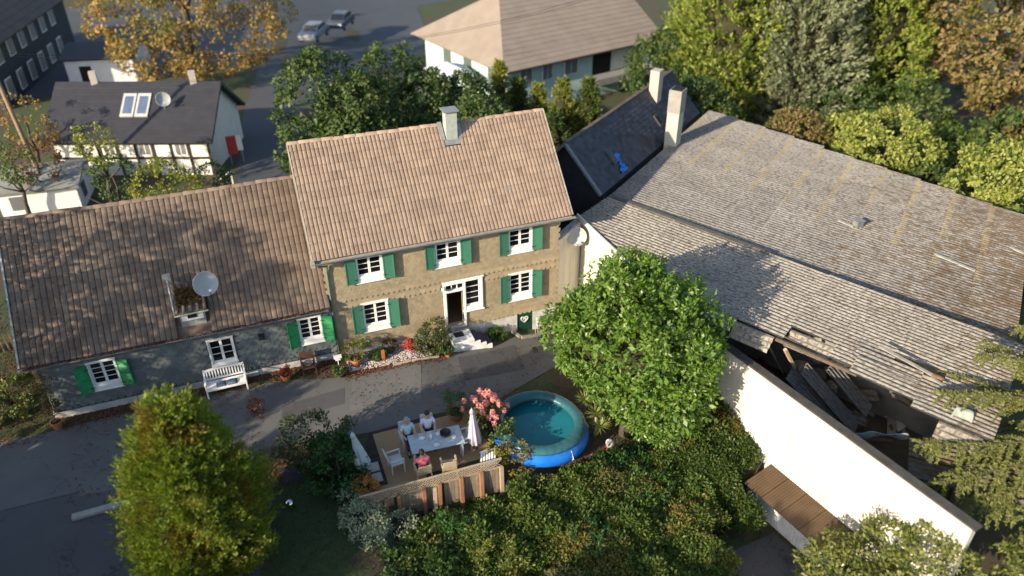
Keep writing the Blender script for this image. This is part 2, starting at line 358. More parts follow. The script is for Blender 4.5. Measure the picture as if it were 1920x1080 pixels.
def tiled_roof(roof, x0, x1, ye, ze, yr, zr, ncol, nrow, mat, rolls=2, h=.055, skip=None, limit=300, jit=.011, sag=.05):
    a = math.atan2(zr-ze, yr-ye); L = math.hypot(zr-ze, yr-ye); tw = (x1-x0)/ncol; tl = L/nrow
    V, Fc = tile_mesh(tw*.995, tl*1.1, rolls, h); m0 = MB(); m0.v = V; m0.f = Fc; me = m0.mesh('tile', mat)
    cells = []
    for r in range(nrow):
        for c in range(ncol):
            p = Vector((x0+c*tw, ye+math.cos(a)*r*tl, ze+math.sin(a)*r*tl))
            if skip and skip(p.x+tw/2, p.y+math.cos(a)*tl/2): continue
            cells.append((float(np.linalg.norm(np.array(p)-CAM)), p))
    cells.sort(key=lambda q: q[0]); rest = MB(); W = wloc(roof)
    for k, (_, p) in enumerate(cells):
        rot = Euler((a+random.uniform(-jit, jit), random.uniform(-jit, jit), random.uniform(-jit, jit)))
        q = p+Vector((random.uniform(-.006, .006), 0, random.uniform(0, .008)-sag*math.sin(math.pi*(p.x-x0)/(x1-x0))*(.4+.6*(p.y-ye)/(yr-ye))))
        if random.random() < .010: q += Vector((0, -.04, -.025)); rot.z += random.uniform(-.05, .05)
        if k < limit:
            o = bpy.data.objects.new('tile', me); COL.objects.link(o); o.parent = roof; o.location = q-W; o.rotation_euler = rot
        else: rest.merge(V, Fc, Matrix.Translation(q) @ rot.to_matrix().to_4x4())
    if rest.v: tag(rest.obj('upper_tiles', mat, roof), kind='stuff')
def ridge_caps(roof, x0, x1, y, z, n, mat, r=.13, xa=-.4, xb=10.5, sag=.05):
    L = (x1-x0)/n; m = MB(); k = 8; pr = [(math.cos(math.pi*i/k)*r, math.sin(math.pi*i/k)*r*.75) for i in range(k+1)]
    V = [(0, a, b) for a, b in pr]+[(L*1.04, a*.88, b*.88) for a, b in pr]+[(0, a*.85, b*.85) for a, b in pr]
    F = [(i, i+1, k+2+i, k+1+i) for i in range(k)]+[(2*k+2+i, 2*k+3+i, i+1, i) for i in range(k)]
    m.v = V; m.f = [tuple(reversed(f)) for f in F]; me = m.mesh('ridge_tile', mat, True); W = wloc(roof)
    for i in range(n):
        o = bpy.data.objects.new('ridge_tile', me); COL.objects.link(o); o.parent = roof
        o.location = Vector((x0+i*L, y, z+random.uniform(-.012, .012)-sag*math.sin(math.pi*(x0+i*L-xa)/(xb-xa))))-W; o.rotation_euler = (random.uniform(-.04, .04), random.uniform(-.012, .012), random.uniform(-.015, .015))
def gutter(par, x0, x1, y, z, r=.075, mat=None):
    m = MB(); n = 8; pts = [(y+math.cos(math.pi+math.pi*i/n)*r, z+math.sin(math.pi+math.pi*i/n)*r) for i in range(n+1)]
    inn = [(y+math.cos(math.pi+math.pi*i/n)*r*.86, z+.004+math.sin(math.pi+math.pi*i/n)*r*.86) for i in range(n+1)]
    V = [(x0, a, b) for a, b in pts]+[(x1, a, b) for a, b in pts]+[(x0, a, b) for a, b in inn]+[(x1, a, b) for a, b in inn]; k = n+1
    F = [(i, i+1, k+i+1, k+i) for i in range(n)]+[(2*k+i+1, 2*k+i, 3*k+i, 3*k+i+1) for i in range(n)]+[(0, k, 3*k, 2*k), (n, 2*k+n, 3*k+n, k+n)]
    F += [(i, 2*k+i, 2*k+i+1, i+1) for i in range(n)]+[(k+i, k+i+1, 3*k+i+1, 3*k+i) for i in range(n)]
    m.add(V, F); return m.obj('gutter', mat or zinc, par, smooth=False)
def slate_shape(w, h, tip=.35, th=.008):
    """a slate with a clipped, rounded lower edge; y is outwards (negative)"""
    p = [(0, 0), (w, 0), (w, -h*(1-tip)), (w*.82, -h*.92), (w*.5, -h), (w*.18, -h*.92), (0, -h*(1-tip))]
    n = len(p); V = [(x, -th, z) for x, z in p]+[(x, 0, z) for x, z in p]
    return V, [tuple(range(n))[::-1]]+[(i, (i+1) % n, n+(i+1) % n, n+i) for i in range(n)]

# ================================================================== THE TALL HOUSE
tileP = M('pinkish_roof_tile', (.28, .205, .152), (.235, .17, .126), 1.2, .85, .35, 50, rnd=.12, dirt=(.13, .09, .065), dscale=2.6, dlo=.56, dhi=.76)
slateT = M('tan_slate', (.31, .25, .16), (.29, .234, .15), 1.0, .8, .3, 40, rnd=.12, dirt=(.20, .17, .12), dscale=.9, dlo=.5, dhi=.9)
H = empty('tall_house', (5, 3.1, -1), 'tall slate-hung house with tan facade, green shutters and pinkish tiled roof', 'house')
UP, LO = 4.832, 2.395; WX = [(.79, UP), (4.06, UP), (7.28, UP), (.82, LO), (7.30, LO)]
openings = [(x+.48, x+1.46, z-1.14, z-.05) for x, z in WX]+[(4.86, 5.62, .24, 2.12), (4.86, 5.62, 2.20, 2.48), (5.72, 6.38, 1.22, 2.52)]
m = MB(); wall_holes(m, 0, 10.05, .25, 5.2, openings, 0, .3)
m.box(0, .3, .3, 6.2, .25, 5.0); m.box(9.75, 10.05, .3, 6.2, .25, 5.0); m.box(.3, 9.75, 5.9, 6.2, -.5, 5.2)
for xg in (0, 9.75): m.add([(xg, .0, 5.0), (xg, 6.2, 5.0), (xg, 3.1, 8.2), (xg+.3, .0, 5.0), (xg+.3, 6.2, 5.0), (xg+.3, 3.1, 8.2)], [(0, 2, 1), (3, 4, 5), (0, 1, 4, 3), (1, 2, 5, 4), (2, 0, 3, 5)])
hw = m.obj('wall', slateT, H)
m = MB(); wall_holes(m, -.02, 10.07, -1.4, .25, [(8.12, 8.9, -1.4, .25)], -.03, .3); m.box(-.02, .3, .3, 6.2, -1, .25); m.box(9.75, 10.07, .3, 6.2, -1.4, .25); m.obj('plinth', plaster, H)
# slates of the facade: too fine to pick apart, one shingled skin
V1, F1 = slate_shape(.185, .20, .4); V2, F2 = slate_shape(.24, .26, .45, .012); sk = MB(); bands = {2.62: 1, 2.96: 1, .46: 1, 4.9: 1}
blk = [(x+.40, x+1.54, z-1.46, z+.05) for x, z in WX]+[(4.74, 5.68, .2, 2.60), (5.60, 6.5, .95, 2.63)]
z = 5.05; row = 0
while z > .36:
    big = any(abs(z-b) < .07 for b in bands); w = .22 if big else .17; dz = .15 if not big else .19
    x = 0.0-(w/2 if row % 2 else 0)
    while x < 10.05-w*.4:
        xc = x+w/2; zc = z-.08
        if not any(b[0]-.02 < xc < b[1]+.02 and b[2] < zc < b[3] for b in blk):
            mt = Matrix.Translation((x+random.uniform(-.006, .006), -.006, z+random.uniform(-.008, .008))) @ Euler((R(-(11 if big else 5)+random.uniform(-1.3, 1.3)), random.uniform(-.03, .03), 0)).to_matrix().to_4x4()
            sk.merge(V2 if big else V1, F2 if big else F1, mt)
        x += w
    z -= dz; row += 1
tag(sk.obj('slate_skin', slateT, hw), kind='stuff')
roof = MB().slab([(-.38, -.38, 4.86), (10.45, -.38, 4.86), (10.45, 3.1, 8.28), (-.38, 3.1, 8.28)], .12).slab([(10.45, 6.58, 4.94), (-.38, 6.58, 4.94), (-.38, 3.1, 8.36), (10.45, 3.1, 8.36)], .12).obj('roof', M('roof_underside', (.22, .15, .11), rough=.9), H)
def skm(x, y): return 5.9 < x < 6.55 and y > 2.4
tiled_roof(roof, -.40, 10.47, -.42, 4.97, 3.08, 8.43, 33, 14, tileP, skip=skm)
ridge_caps(roof, -.42, 5.88, 3.1, 8.43, 14, tileP); ridge_caps(roof, 6.50, 10.5, 3.1, 8.43, 9, tileP)
for xv in (-.43, 10.50): MB().bar((xv, -.40, 4.98), (xv, 3.1, 8.46), .05, .16).obj('verge_board', M('weathered_board', (.36, .32, .27), (.26, .23, .19), 5, .9), roof)
# chimney with cover slab and flashing
ch = MB().box(5.95, 6.43, 2.52, 3.0, 7.6, 9.05).obj('chimney', M('slate_clad_chimney', (.34, .38, .34), (.27, .31, .28), 6, .8, .4, 20), roof)
MB().box(5.86, 6.52, 2.43, 3.09, 9.10, 9.14).box(5.98, 6.40, 2.55, 2.97, 9.05, 9.10).obj('chimney_cap', zinc, ch)
MB().slab([(5.86, 2.36, 7.74), (6.54, 2.36, 7.74), (6.54, 2.53, 7.92), (5.86, 2.53, 7.92)], .03).slab([(5.72, 2.5, 7.93), (5.9, 2.5, 7.93), (5.9, 3.1, 8.52), (5.72, 3.1, 8.52)], .03).slab([(6.48, 2.5, 7.93), (6.68, 2.5, 7.93), (6.68, 3.1, 8.52), (6.48, 3.1, 8.52)], .03).obj('flashing', zinc, ch)
MB().slab([(7.86, .50, 5.935), (8.22, .50, 5.935), (8.22, .80, 6.23), (7.86, .80, 6.23)], .02).obj('vent_tile', M('grey_vent', (.2, .19, .18), rough=.7), roof)
gutter(H, -.5, 10.62, -.50, 4.93); MB().box(-.40, 10.46, -.44, -.41, 4.78, 4.95).obj('fascia', M('weathered_board', (.3, .3, .3)), H)
pipem = M('green_downpipe', (.10, .17, .13), (.14, .19, .16), 4, .5)
MB().tube([(-.25, -.48, 4.88), (-.22, -.40, 4.70), (.10, -.12, 4.52), (.07, -.09, 4.2), (.07, -.09, .05)], .045, 8).obj('downpipe', pipem, H, smooth=True)
MB().box(-.52, -.36, -.56, -.40, 4.78, 5.06).obj('gutter_end', M('weathered_board', (.3, .3, .3)), H)
cur1 = M('patterned_curtain', (.55, .40, .20), (.20, .14, .09), 14, .9); cur2 = M('sheer_curtain', (.6, .6, .58), (.5, .5, .5), 6, .9)
for k, (x, zt) in enumerate(WX):
    cu = None
    if k == 1: cu = [(x+1.02, x+1.46, zt-.75, zt-.06, cur1), (x+.48, x+.62, zt-.85, zt-.06, cur2)]
    window(H, x+.48, x+1.46, zt-1.12, zt-.05, curtain=cu, lab='upper window with patterned curtain drawn back' if k == 1 else None)
    shutter(H, x+.43, -1, .45, zt-1.36, zt+.01, greenp, 7); shutter(H, x+1.51, 1, .45, zt-1.36, zt+.01, greenp, 9)
# door with fanlight and narrow side window in one white frame
d = MB(); d.box(4.74, 4.86, -.10, .12, .20, 2.62); d.box(5.62, 5.72, -.10, .12, .20, 2.62); d.box(4.86, 5.62, -.10, .12, 2.48, 2.62); d.box(4.86, 5.62, -.10, .12, 2.10, 2.21)
d.box(5.72, 6.38, -.10, .12, 2.52, 2.62); d.box(6.38, 6.50, -.10, .12, 1.0, 2.62); d.box(5.72, 6.38, -.09, .05, 1.0, 1.22); d.box(5.60, 6.56, -.13, .0, .95, 1.0); d.box(4.70, 6.56, -.12, -.02, 2.62, 2.66)
d.box(5.10, 5.14, -.02, .06, 2.21, 2.48); d.box(5.35, 5.39, -.02, .06, 2.21, 2.48)
df = d.obj('door_frame', white, H, bevel=.008)
for a, b in ((4.86, 5.10), (5.14, 5.35), (5.39, 5.62)): MB().box(a+.01, b-.01, .02, .026, 2.22, 2.47).obj('fanlight_pane', glass, df)
q = MB(); q.box(5.72, 5.77, 0, .05, 1.22, 2.52); q.box(6.33, 6.38, 0, .05, 1.22, 2.52); q.box(5.77, 6.33, 0, .05, 2.47, 2.52); q.box(5.77, 6.33, 0, .05, 1.22, 1.28)
sw = q.obj('side_window', white, H)
for r in range(4):
    MB().box(5.77, 6.33, .02, .026, 1.29+r*.295, 1.28+(r+1)*.295-.012).obj('pane', glass, sw)
    if r: MB().box(5.77, 6.33, .005, .045, 1.28+r*.295-.012, 1.28+r*.295+.012).obj('glazing_bar', white, sw)
MB().add([(5.80, .16, 1.28), (6.30, .18, 1.28), (6.30, .16, 1.66), (5.80, .18, 1.62)], [(0, 1, 2, 3)]).obj('lace_curtain', cur2, sw)
MB().lathe((6.16, .2, 1.78), [(.02, 0), (.10, .04), (.12, .14), (.06, .22)], 10).obj('flower_pot', M('orange_glaze', (.75, .22, .05), rough=.5), sw)
dl = MB().box(0, .74, -.02, .025, 0, 1.87).box(.08, .66, -.032, -.02, .14, .78).box(.08, .66, -.032, -.02, .98, 1.74).obj('door_leaf', M('dark_green_door', (.016, .085, .036), (.02, .11, .05), 3, .4), H, world=False, bevel=.006)
dl.location = Vector((4.88, .10, .24))-wloc(H); dl.rotation_euler = (0, 0, R(68))
MB().tube([(.66, -.06, .92), (.56, -.06, .92)], .012).obj('handle', zinc, dl, world=False)
hall = MB(); hall.box(4.5, 6.8, .3, 2.6, .16, .23); hall.box(4.5, 6.8, 2.6, 2.65, .2, 2.7); hall.box(4.45, 4.5, .3, 2.6, .2, 2.7); hall.box(6.8, 6.85, .3, 2.6, .2, 2.7); hall.obj('hallway', M('hall_floor', (.22, .13, .08), (.35, .14, .06), 2.5, .6), H)
MB().lathe((4.70, -.20, 2.42), [(.03, -.10), (.07, -.06), (.075, .03), (.03, .06)], 12).tube([(4.78, -.05, 2.46), (4.70, -.18, 2.48)], .02, 6).obj('porch_camera', white, H, smooth=True)
# cellar door with a heart wreath
cdoor = MB().box(8.12, 8.9, .02, .08, -1.05, .25).box(8.14, 8.88, .005, .02, -.55, -.50).obj('cellar_door', M('dark_green_cellar', (.006, .040, .020), (.01, .055, .03), 3, .5), H)
hp = [(.16*math.sin(t)**3, (.13*math.cos(t)-.05*math.cos(2*t)-.02*math.cos(3*t))) for t in np.linspace(0, 2*math.pi, 28)]
MB().tube([(8.48+a*1.05, -.03, -.16+b*1.1) for a, b in hp], .032, 6, False).obj('heart_wreath', M('silver_wicker', (.55, .56, .57), (.4, .4, .42), 30, .7), cdoor, smooth=True)
MB().tube([(8.50+a*.45, -.03, -.17+b*.5) for a, b in hp], .025, 6, False).obj('heart_wreath', M('silver_wicker', (.55, .56, .57)), cdoor, smooth=True)

# ================================================================== THE LOW COTTAGE
tileB = M('brown_roof_tile', (.175, .130, .098), (.135, .098, .075), 1.4, .9, .4, 50, rnd=.14, dirt=(.09, .065, .05), dscale=1.6, dlo=.5, dhi=.72)
slateG = M('grey_slate', (.140, .158, .155), (.122, .138, .138), 1.2, .7, .3, 40, rnd=.16)
LH = empty('low_cottage', (-5.4, 3.4, 0), 'low grey slate cottage with long brown tiled roof adjoining the tall house', 'cottage')
LW = [(-9.12, -8.16, 1.15, 2.18, 1), (-4.87, -3.92, 1.02, 2.09, 0), (-1.37, -.46, 1.24, 2.25, 1)]
m = MB(); wall_holes(m, -10.75, -.02, .28, 3.0, [(a+.04, b-.04, c, d) for a, b, c, d, _ in LW], 0, .3)
m.box(-10.75, -10.45, .3, 6.8, .28, 3.0); m.box(-10.45, -.02, 6.5, 6.8, -.3, 3.0)
m.add([(-10.75, 0, 3.0), (-10.75, 6.8, 3.0), (-10.75, 3.4, 6.75), (-10.45, 0, 3.0), (-10.45, 6.8, 3.0), (-10.45, 3.4, 6.75)], [(0, 2, 1), (3, 4, 5), (0, 1, 4, 3), (1, 2, 5, 4), (2, 0, 3, 5)])
lw = m.obj('wall', slateG, LH)
MB().box(-10.80, -.02, -.06, .3, -.4, .28).box(-10.8, -10.45, .3, 6.8, -.4, .28).obj('plinth', plaster, LH)
V3, F3 = slate_shape(.285, .25, .5, .034); m0 = MB(); m0.v = V3; m0.f = F3; sme = m0.mesh('slate', slateG); cells = []; row = 0; z = 2.72
blk = [(a-.08, b+.08, c-.32, d+.08) for a, b, c, d, _ in LW]
while z > .5:
    x = -10.75-(.13 if row % 2 else 0)
    while x < -.15:
        xc, zc = x+.13, z-.1
        if -10.74 < x and not any(b[0] < xc < b[1] and b[2] < zc < b[3] for b in blk): cells.append((x, z))
        x += .265
    z -= .165; row += 1
cells.sort(key=lambda p: np.linalg.norm(np.array((p[0], 0, p[1]))-CAM)); rest = MB(); W = wloc(lw)
for k, (x, z) in enumerate(cells):
    rot = Euler((R(-8+random.uniform(-3, 3)), R(random.uniform(-3, 3)), 0))
    if k < 300:
        o = bpy.data.objects.new('slate', sme); COL.objects.link(o); o.parent = lw; o.location = Vector((x, -.01, z))-W; o.rotation_euler = rot
    else: rest.merge(V3, F3, Matrix.Translation((x, -.01, z)) @ rot.to_matrix().to_4x4())
tag(rest.obj('slate_skin', slateG, lw), kind='stuff')
# soldier course of narrow slates along the foot, and the sloping slate skirt under the eaves
for k in range(96):
    MB().box(-10.74+k*.1115, -10.74+k*.1115+.105, -.05-random.uniform(0, .012), 0, .285, .47).obj('foot_slate', M('blue_slate', (.075, .08, .10), (.055, .06, .075), 3, .7, rnd=.15), lw)
m = MB(); V4, F4 = slate_shape(.26, .34, .3, .012)
for k in range(42): m.merge(V4, F4, Matrix.Translation((-10.75+k*.255, -.05, 2.86)) @ Euler((R(-16), R(random.uniform(-2, 2)), 0)).to_matrix().to_4x4())
tag(m.obj('eaves_skirt', slateG, lw), kind='stuff')
lroof = MB().slab([(-11.06, -.30, 2.62), (-.02, -.30, 2.62), (-.02, 3.4, 6.76), (-11.06, 3.4, 6.76)], .12).slab([(-.02, 7.1, 2.70), (-11.15, 7.1, 2.70), (-11.15, 3.4, 6.86), (-.02, 3.4, 6.86)], .12).obj('roof', M('roof_underside_brown', (.15, .10, .08), rough=.9), LH)
def skl(x, y): return -5.62 < x < -4.58 and y < .62
tiled_roof(lroof, -11.08, -.02, -.33, 2.74, 3.38, 6.91, 27, 16, tileB, skip=skl, h=.05, jit=.012)
ridge_caps(lroof, -11.06, -.03, 3.4, 6.91, 24, tileB, xa=-11.2, xb=0)
MB().bar((-11.12, -.32, 2.74), (-11.12, 3.4, 6.94), .06, .2).obj('verge_board', M('pale_board', (.45, .45, .43), (.3, .3, .28), 4, .9), lroof)
gutter(LH, -11.2, -.12, -.40, 2.70)
MB().box(-11.1, -.1, -.33, -.05, 2.60, 2.63).obj('soffit', M('grey_green_board', (.32, .33, .27), (.26, .27, .22), 4, .85), LH)
# small flat-fronted dormer with white hatch window
dm = MB().box(-5.56, -4.66, -.02, .9, 2.95, 3.52).obj('dormer', M('dormer_zinc', (.32, .31, .29), (.22, .21, .2), 5, .6), lroof)
MB().add([(-5.50, -.04, 3.22), (-4.72, -.04, 3.22), (-4.72, -.03, 3.60), (-5.50, -.03, 3.60), (-5.50, .06, 3.22), (-4.72, .06, 3.22), (-4.72, .06, 3.60), (-5.50, .06, 3.60)], [(0, 1, 2, 3), (7, 6, 5, 4), (0, 4, 5, 1), (1, 5, 6, 2), (2, 6, 7, 3), (3, 7, 4, 0)]).obj('hatch_frame', white, dm)
MB().box(-5.28, -4.94, -.06, -.045, 3.32, 3.54).obj('hatch_pane', dark, dm)
MB().slab([(-5.66, -.10, 3.62), (-4.56, -.10, 3.62), (-4.56, 1.0, 4.24), (-5.66, 1.0, 4.24)], .06).obj('dormer_roof', tileB, dm)
for k in range(5): MB().tube([(-5.6+k*.25, -.10, 3.66), (-5.6+k*.25, 1.0, 4.28)], .06, 8).obj('dormer_tile', tileB, dm, smooth=True)
MB().tube([(-5.72, -.14, 3.55), (-4.5, -.14, 3.58)], .035, 8).obj('dormer_gutter', M('mossy_gutter', (.30, .34, .20), (.36, .36, .33), 6, .7), dm)
MB().tube([(-5.70, -.05, 3.55), (-5.72, .45, 4.15), (-5.72, .80, 4.72)], .045, 8).box(-5.86, -5.58, .72, .92, 4.55, 4.85).obj('vent_pipe', zinc, dm)
crng = np.random.default_rng(5); n = 700
Cm = np.stack([crng.uniform(-5.55, -4.75, n), crng.uniform(.1, .75, n), np.zeros(n)], -1); Cm[:, 2] = 3.68+(Cm[:, 1]+.1)*.56+crng.uniform(0, .1, n)
leafmesh('moss', Cm, sph(crng, n)+np.array([0, 0, .6]), sph(crng, n), .09, .8, leafmat('roof_moss', [(.10, .055, .015), (.16, .10, .03), (.06, .05, .02)]), dm)
for (a, b, c, dd_, sh) in LW:
    cu = [(a+.04, b-.04, c+.5, dd_-.04, cur2)] if a < -9 else None
    window(LH, a+.04, b-.04, c, dd_, rows=4 if a > -2 or a < -9 else 3, apron=.22, curtain=cu, lab='window with sheer half curtain' if a < -9 else None)
    if sh:
        shutter(LH, a-.03, -1, .46, c-.2, dd_+.02, greenv, 22, True); shutter(LH, b+.03, 1, .44, c-.2, dd_+.02, greenv, 20, True)
MB().box(-2.95, -2.72, -.14, -.02, 1.72, 1.98).box(-2.90, -2.77, -.16, -.14, 1.77, 1.93).obj('vent_box', M('black_vent', (.03, .03, .03), rough=.7), LH)
# ================================================================== THE BARN with its big fibre-cement roof
DW = Vector((-.1842, .9829, 0)); NW = Vector((-.9829, -.1842, 0)); DJ = Vector((.7934, .6087, 0)); DD = Vector((.6087, -.7934, 0))
def wx(y): return 14.19-.1874*(y+12.47)
Q = Vector((13.81, 2.60, 3.90)); RR = Vector((22.89, -12.16, 3.13)); P1 = Vector((11.62, 1.29, 3.89))
AX = (RR-Q).normalized(); BX = (P1-Q); BX = (BX-AX*BX.dot(AX)).normalized(); NF = AX.cross(BX).normalized()
if NF.z < 0: NF = -NF
def fibre(name, c1, c2, moss=(0, 0), lichen=False):
    """weathered corrugated cement: dirt in the valleys' own colour, moss and lichen growing in patches"""
    m, nt, b = new_mat(name)
    col = mixc(nt, ramp(nt, noise(nt, 1.3, 5), [(.3, 0), (.7, 1)]), c1, c2)
    g_ = []
    for (ax_, sc_) in ((DD, 2.2), (DJ, 9.0)):
        dn = nt.nodes.new('ShaderNodeVectorMath'); dn.operation = 'DOT_PRODUCT'; nt.links.new(pos(nt), dn.inputs[0]); dn.inputs[1].default_value = (ax_.x*sc_, ax_.y*sc_, 0); g_.append(dn.outputs['Value'])
    cx = nt.nodes.new('ShaderNodeCombineXYZ'); nt.links.new(g_[0], cx.inputs[0]); nt.links.new(g_[1], cx.inputs[1]); an = cx.outputs[0]
    col = mixc(nt, ramp(nt, noise(nt, 2.6, 6, .7, an), [(.47, 0), (.60, .9)]), col, (.07, .058, .045))
    mr = nt.nodes.new('ShaderNodeVectorMath'); mr.operation = 'DOT_PRODUCT'; nt.links.new(pos(nt), mr.inputs[0]); mr.inputs[1].default_value = (DD.x, DD.y, 0)
    rg = nt.nodes.new('ShaderNodeMapRange'); rg.inputs[1].default_value = 12; rg.inputs[2].default_value = 24; rg.inputs[3].default_value = moss[0]; rg.inputs[4].default_value = moss[1]; nt.links.new(mr.outputs['Value'], rg.inputs[0])
    ad = nt.nodes.new('ShaderNodeMath'); ad.operation = 'ADD'; nt.links.new(noise(nt, .75, 9, .8, an), ad.inputs[0]); nt.links.new(rg.outputs[0], ad.inputs[1])
    col = mixc(nt, ramp(nt, ad.outputs[0], [(.60, 0), (.68, .9)]), col, mixc(nt, noise(nt, 14, 3), (.055, .030, .018), (.13, .085, .035)))
    if lichen:
        tc = nt.nodes.new('ShaderNodeTexCoord'); sp = nt.nodes.new('ShaderNodeSeparateXYZ'); nt.links.new(tc.outputs['Object'], sp.inputs[0])
        e = ramp(nt, sp.outputs['X'], [(.0, 1), (.22, .85), (.30, 0)]); mm = nt.nodes.new('ShaderNodeMath'); mm.operation = 'MULTIPLY'
        nt.links.new(e, mm.inputs[0]); nt.links.new(ramp(nt, noise(nt, 3, 5), [(.38, .1), (.6, .85)]), mm.inputs[1]); col = mixc(nt, mm.outputs[0], col, (.225, .185, .10))
    r = vrand(nt); mv = nt.nodes.new('ShaderNodeMapRange'); mv.inputs[3].default_value = .88; mv.inputs[4].default_value = 1.08; nt.links.new(r, mv.inputs[0])
    hs = nt.nodes.new('ShaderNodeHueSaturation'); nt.links.new(mv.outputs[0], hs.inputs['Value']); nt.links.new(col, hs.inputs['Color'])
    nt.links.new(hs.outputs[0], b.inputs['Base Color']); b.inputs['Roughness'].default_value = .9; bump(nt, b, noise(nt, 60, 3), .3, .01); return m
fibF = fibre('fibre_cement_front', (.32, .288, .238), (.25, .226, .19), (-.05, .12)); fibR = fibre('fibre_cement_rear', (.25, .235, .212), (.19, .178, .162), (.02, .17))
fibL = fibre('fibre_cement_lichen', (.25, .235, .212), (.19, .178, .162), (.02, .17), True); fibM = fibre('fibre_cement_mossy', (.15, .14, .12), (.11, .10, .08), (.10, .14)); fibD = fibre('fibre_cement_dark', (.20, .20, .19), (.14, .14, .135), (-.2, -.2))
def sheet_geo(l, w, pitch=.2212, amp=.046, start=None, per=6):
    n = max(2, int(round(w/pitch))*per); ys = [w*i/n for i in range(n+1)]; top = []; lowv = []
    for y in ys:
        z = amp*math.cos(2*math.pi*y/pitch)
        a = start(y) if start else 0
        top += [(a, y, z+.016), (max(l, a+.001), y, z)]; lowv += [(a, y, z+.004), (a, y, z+.016)]
    k = len(top); F = [(2*i, 2*i+1, 2*i+3, 2*i+2) for i in range(n)]+[(k+2*i, k+2*i+1, k+2*i+3, k+2*i+2) for i in range(n)]
    return top+lowv, F
def corr(l, w, mat, **kw):
    m = MB(); m.v, m.f = sheet_geo(l, w, **kw); me = m.mesh('roof_sheet', mat, True); return me
def put(me, name, parent, o, ax, ay, dz=0, tilt=(0, 0, 0)):
    ax = Vector(ax).normalized(); ay = Vector(ay); ay = (ay-ax*ay.dot(ax)).normalized(); az = ax.cross(ay)
    ob = bpy.data.objects.new(name, me); COL.objects.link(ob)
    if parent is not None: ob.parent = parent
    mt = Matrix(((ax.x, ay.x, az.x), (ax.y, ay.y, az.y), (ax.z, ay.z, az.z)))
    ob.location = Vector(o)+az*dz-(wloc(parent) if parent is not None else Vector((0, 0, 0))); ob.rotation_euler = (mt @ Euler(tilt).to_matrix()).to_euler(); return ob
BARN = empty('barn', (18, 0, -1.5), 'large barn with weathered corrugated grey roof, partly collapsed behind white wall', 'barn')
timber = M('old_timber', (.20, .13, .08), (.13, .085, .055), 6, .9, .4, 30)
# frame that carries the sheets
fr = MB()
for b in (.1, 1.9, 3.7):
    a0 = 0 if b < 2.5 else (b-2.55)/3.61*8.28+.3
    fr.bar(Q+AX*a0+BX*b-NF*.14, Q+AX*17.4+BX*b-NF*.14, .10, .14)
ffr = fr.obj('front_roof_frame', timber, BARN)
LEN, WID = 1.76, .885
side = 1 if AX.cross(BX).dot(NF) > 0 else -1      # keep the crest side up
averge = lambda b: 0 if b < 2.55 else (b-2.55)/3.61*8.28
mefull = corr(LEN*1.06, WID*1.03, fibF)
for i in range(10):
    for j in range(7):
        a0, b0 = i*LEN, j*WID
        if b0+WID*.5 > (6.2 if a0 < 8 else 5.6 if a0 < 12.3 else 5.0): continue
        if averge(b0) > a0+LEN or (i, j) in ((6, 5), (8, 4)): continue
        o = Q+AX*a0+BX*b0; jit = (random.uniform(-.006, .006), random.uniform(-.006, .006), random.uniform(-.004, .004))
        if side > 0:
            if averge(b0+WID) > a0: me = corr(LEN*1.06, WID*1.03, fibF, start=lambda y, b0=b0, a0=a0: min(max(averge(b0+y)-a0, 0), LEN*1.05))
            else: me = mefull
            put(me, 'roof_sheet', ffr, o, AX, BX, .01, jit)
        else:
            b1 = b0+WID
            if averge(b1) > a0: me = corr(LEN*1.06, WID*1.03, fibF, start=lambda y, b1=b1, a0=a0: min(max(averge(b1-y)-a0, 0), LEN*1.05))
            else: me = mefull
            put(me, 'roof_sheet', ffr, Q+AX*a0+BX*b1, AX, -BX, .01, jit)
def loose(a0, b0, l, w, dz, mat=fibF, tilt=(0, 0, 0)):
    me = corr(l, w, mat)
    return put(me, 'loose_roof_sheet', ffr, Q+AX*a0+BX*(b0 if side > 0 else b0+w), AX, BX if side > 0 else -BX, dz, tilt)
loose(13.15, 4.55, 2.35, 1.25, .10, tilt=(.02, .02, 0)); loose(15.3, 4.75, 2.45, 1.45, .05, tilt=(0, -.01, 0)); loose(13.0, 4.1, 2.2, .9, .07); loose(15.2, 4.3, 2.4, .6, .04)
for (a_, b_, l_, w_, dr_) in ((8.9, 5.35, 1.5, .66, .9), (10.7, 4.5, 1.6, .7, .75), (12.2, 4.5, .9, .55, 1.3), (14.1, 4.4, 1.1, .6, 1.1), (16.2, 6.1, 1.3, .6, .8)):
    put(corr(l_, w_, fibF), 'hanging_roof_sheet', ffr, Q+AX*a_+BX*b_, AX+BX*random.uniform(-.12, .12), BX-Vector((0, 0, dr_)), 0)
for (a0_, a1_, b_, d_) in ((8.6, 13.4, 5.15, .0), (10.0, 12.4, 4.75, -.25)): MB().bar(Q+AX*a0_+BX*b_-NF*.16, Q+AX*a1_+BX*(b_+.2)-NF*(.16-d_), .09, .12).obj('broken_purlin', M('grey_purlin', (.12, .095, .07), (.08, .065, .05), 6, .9), ffr)
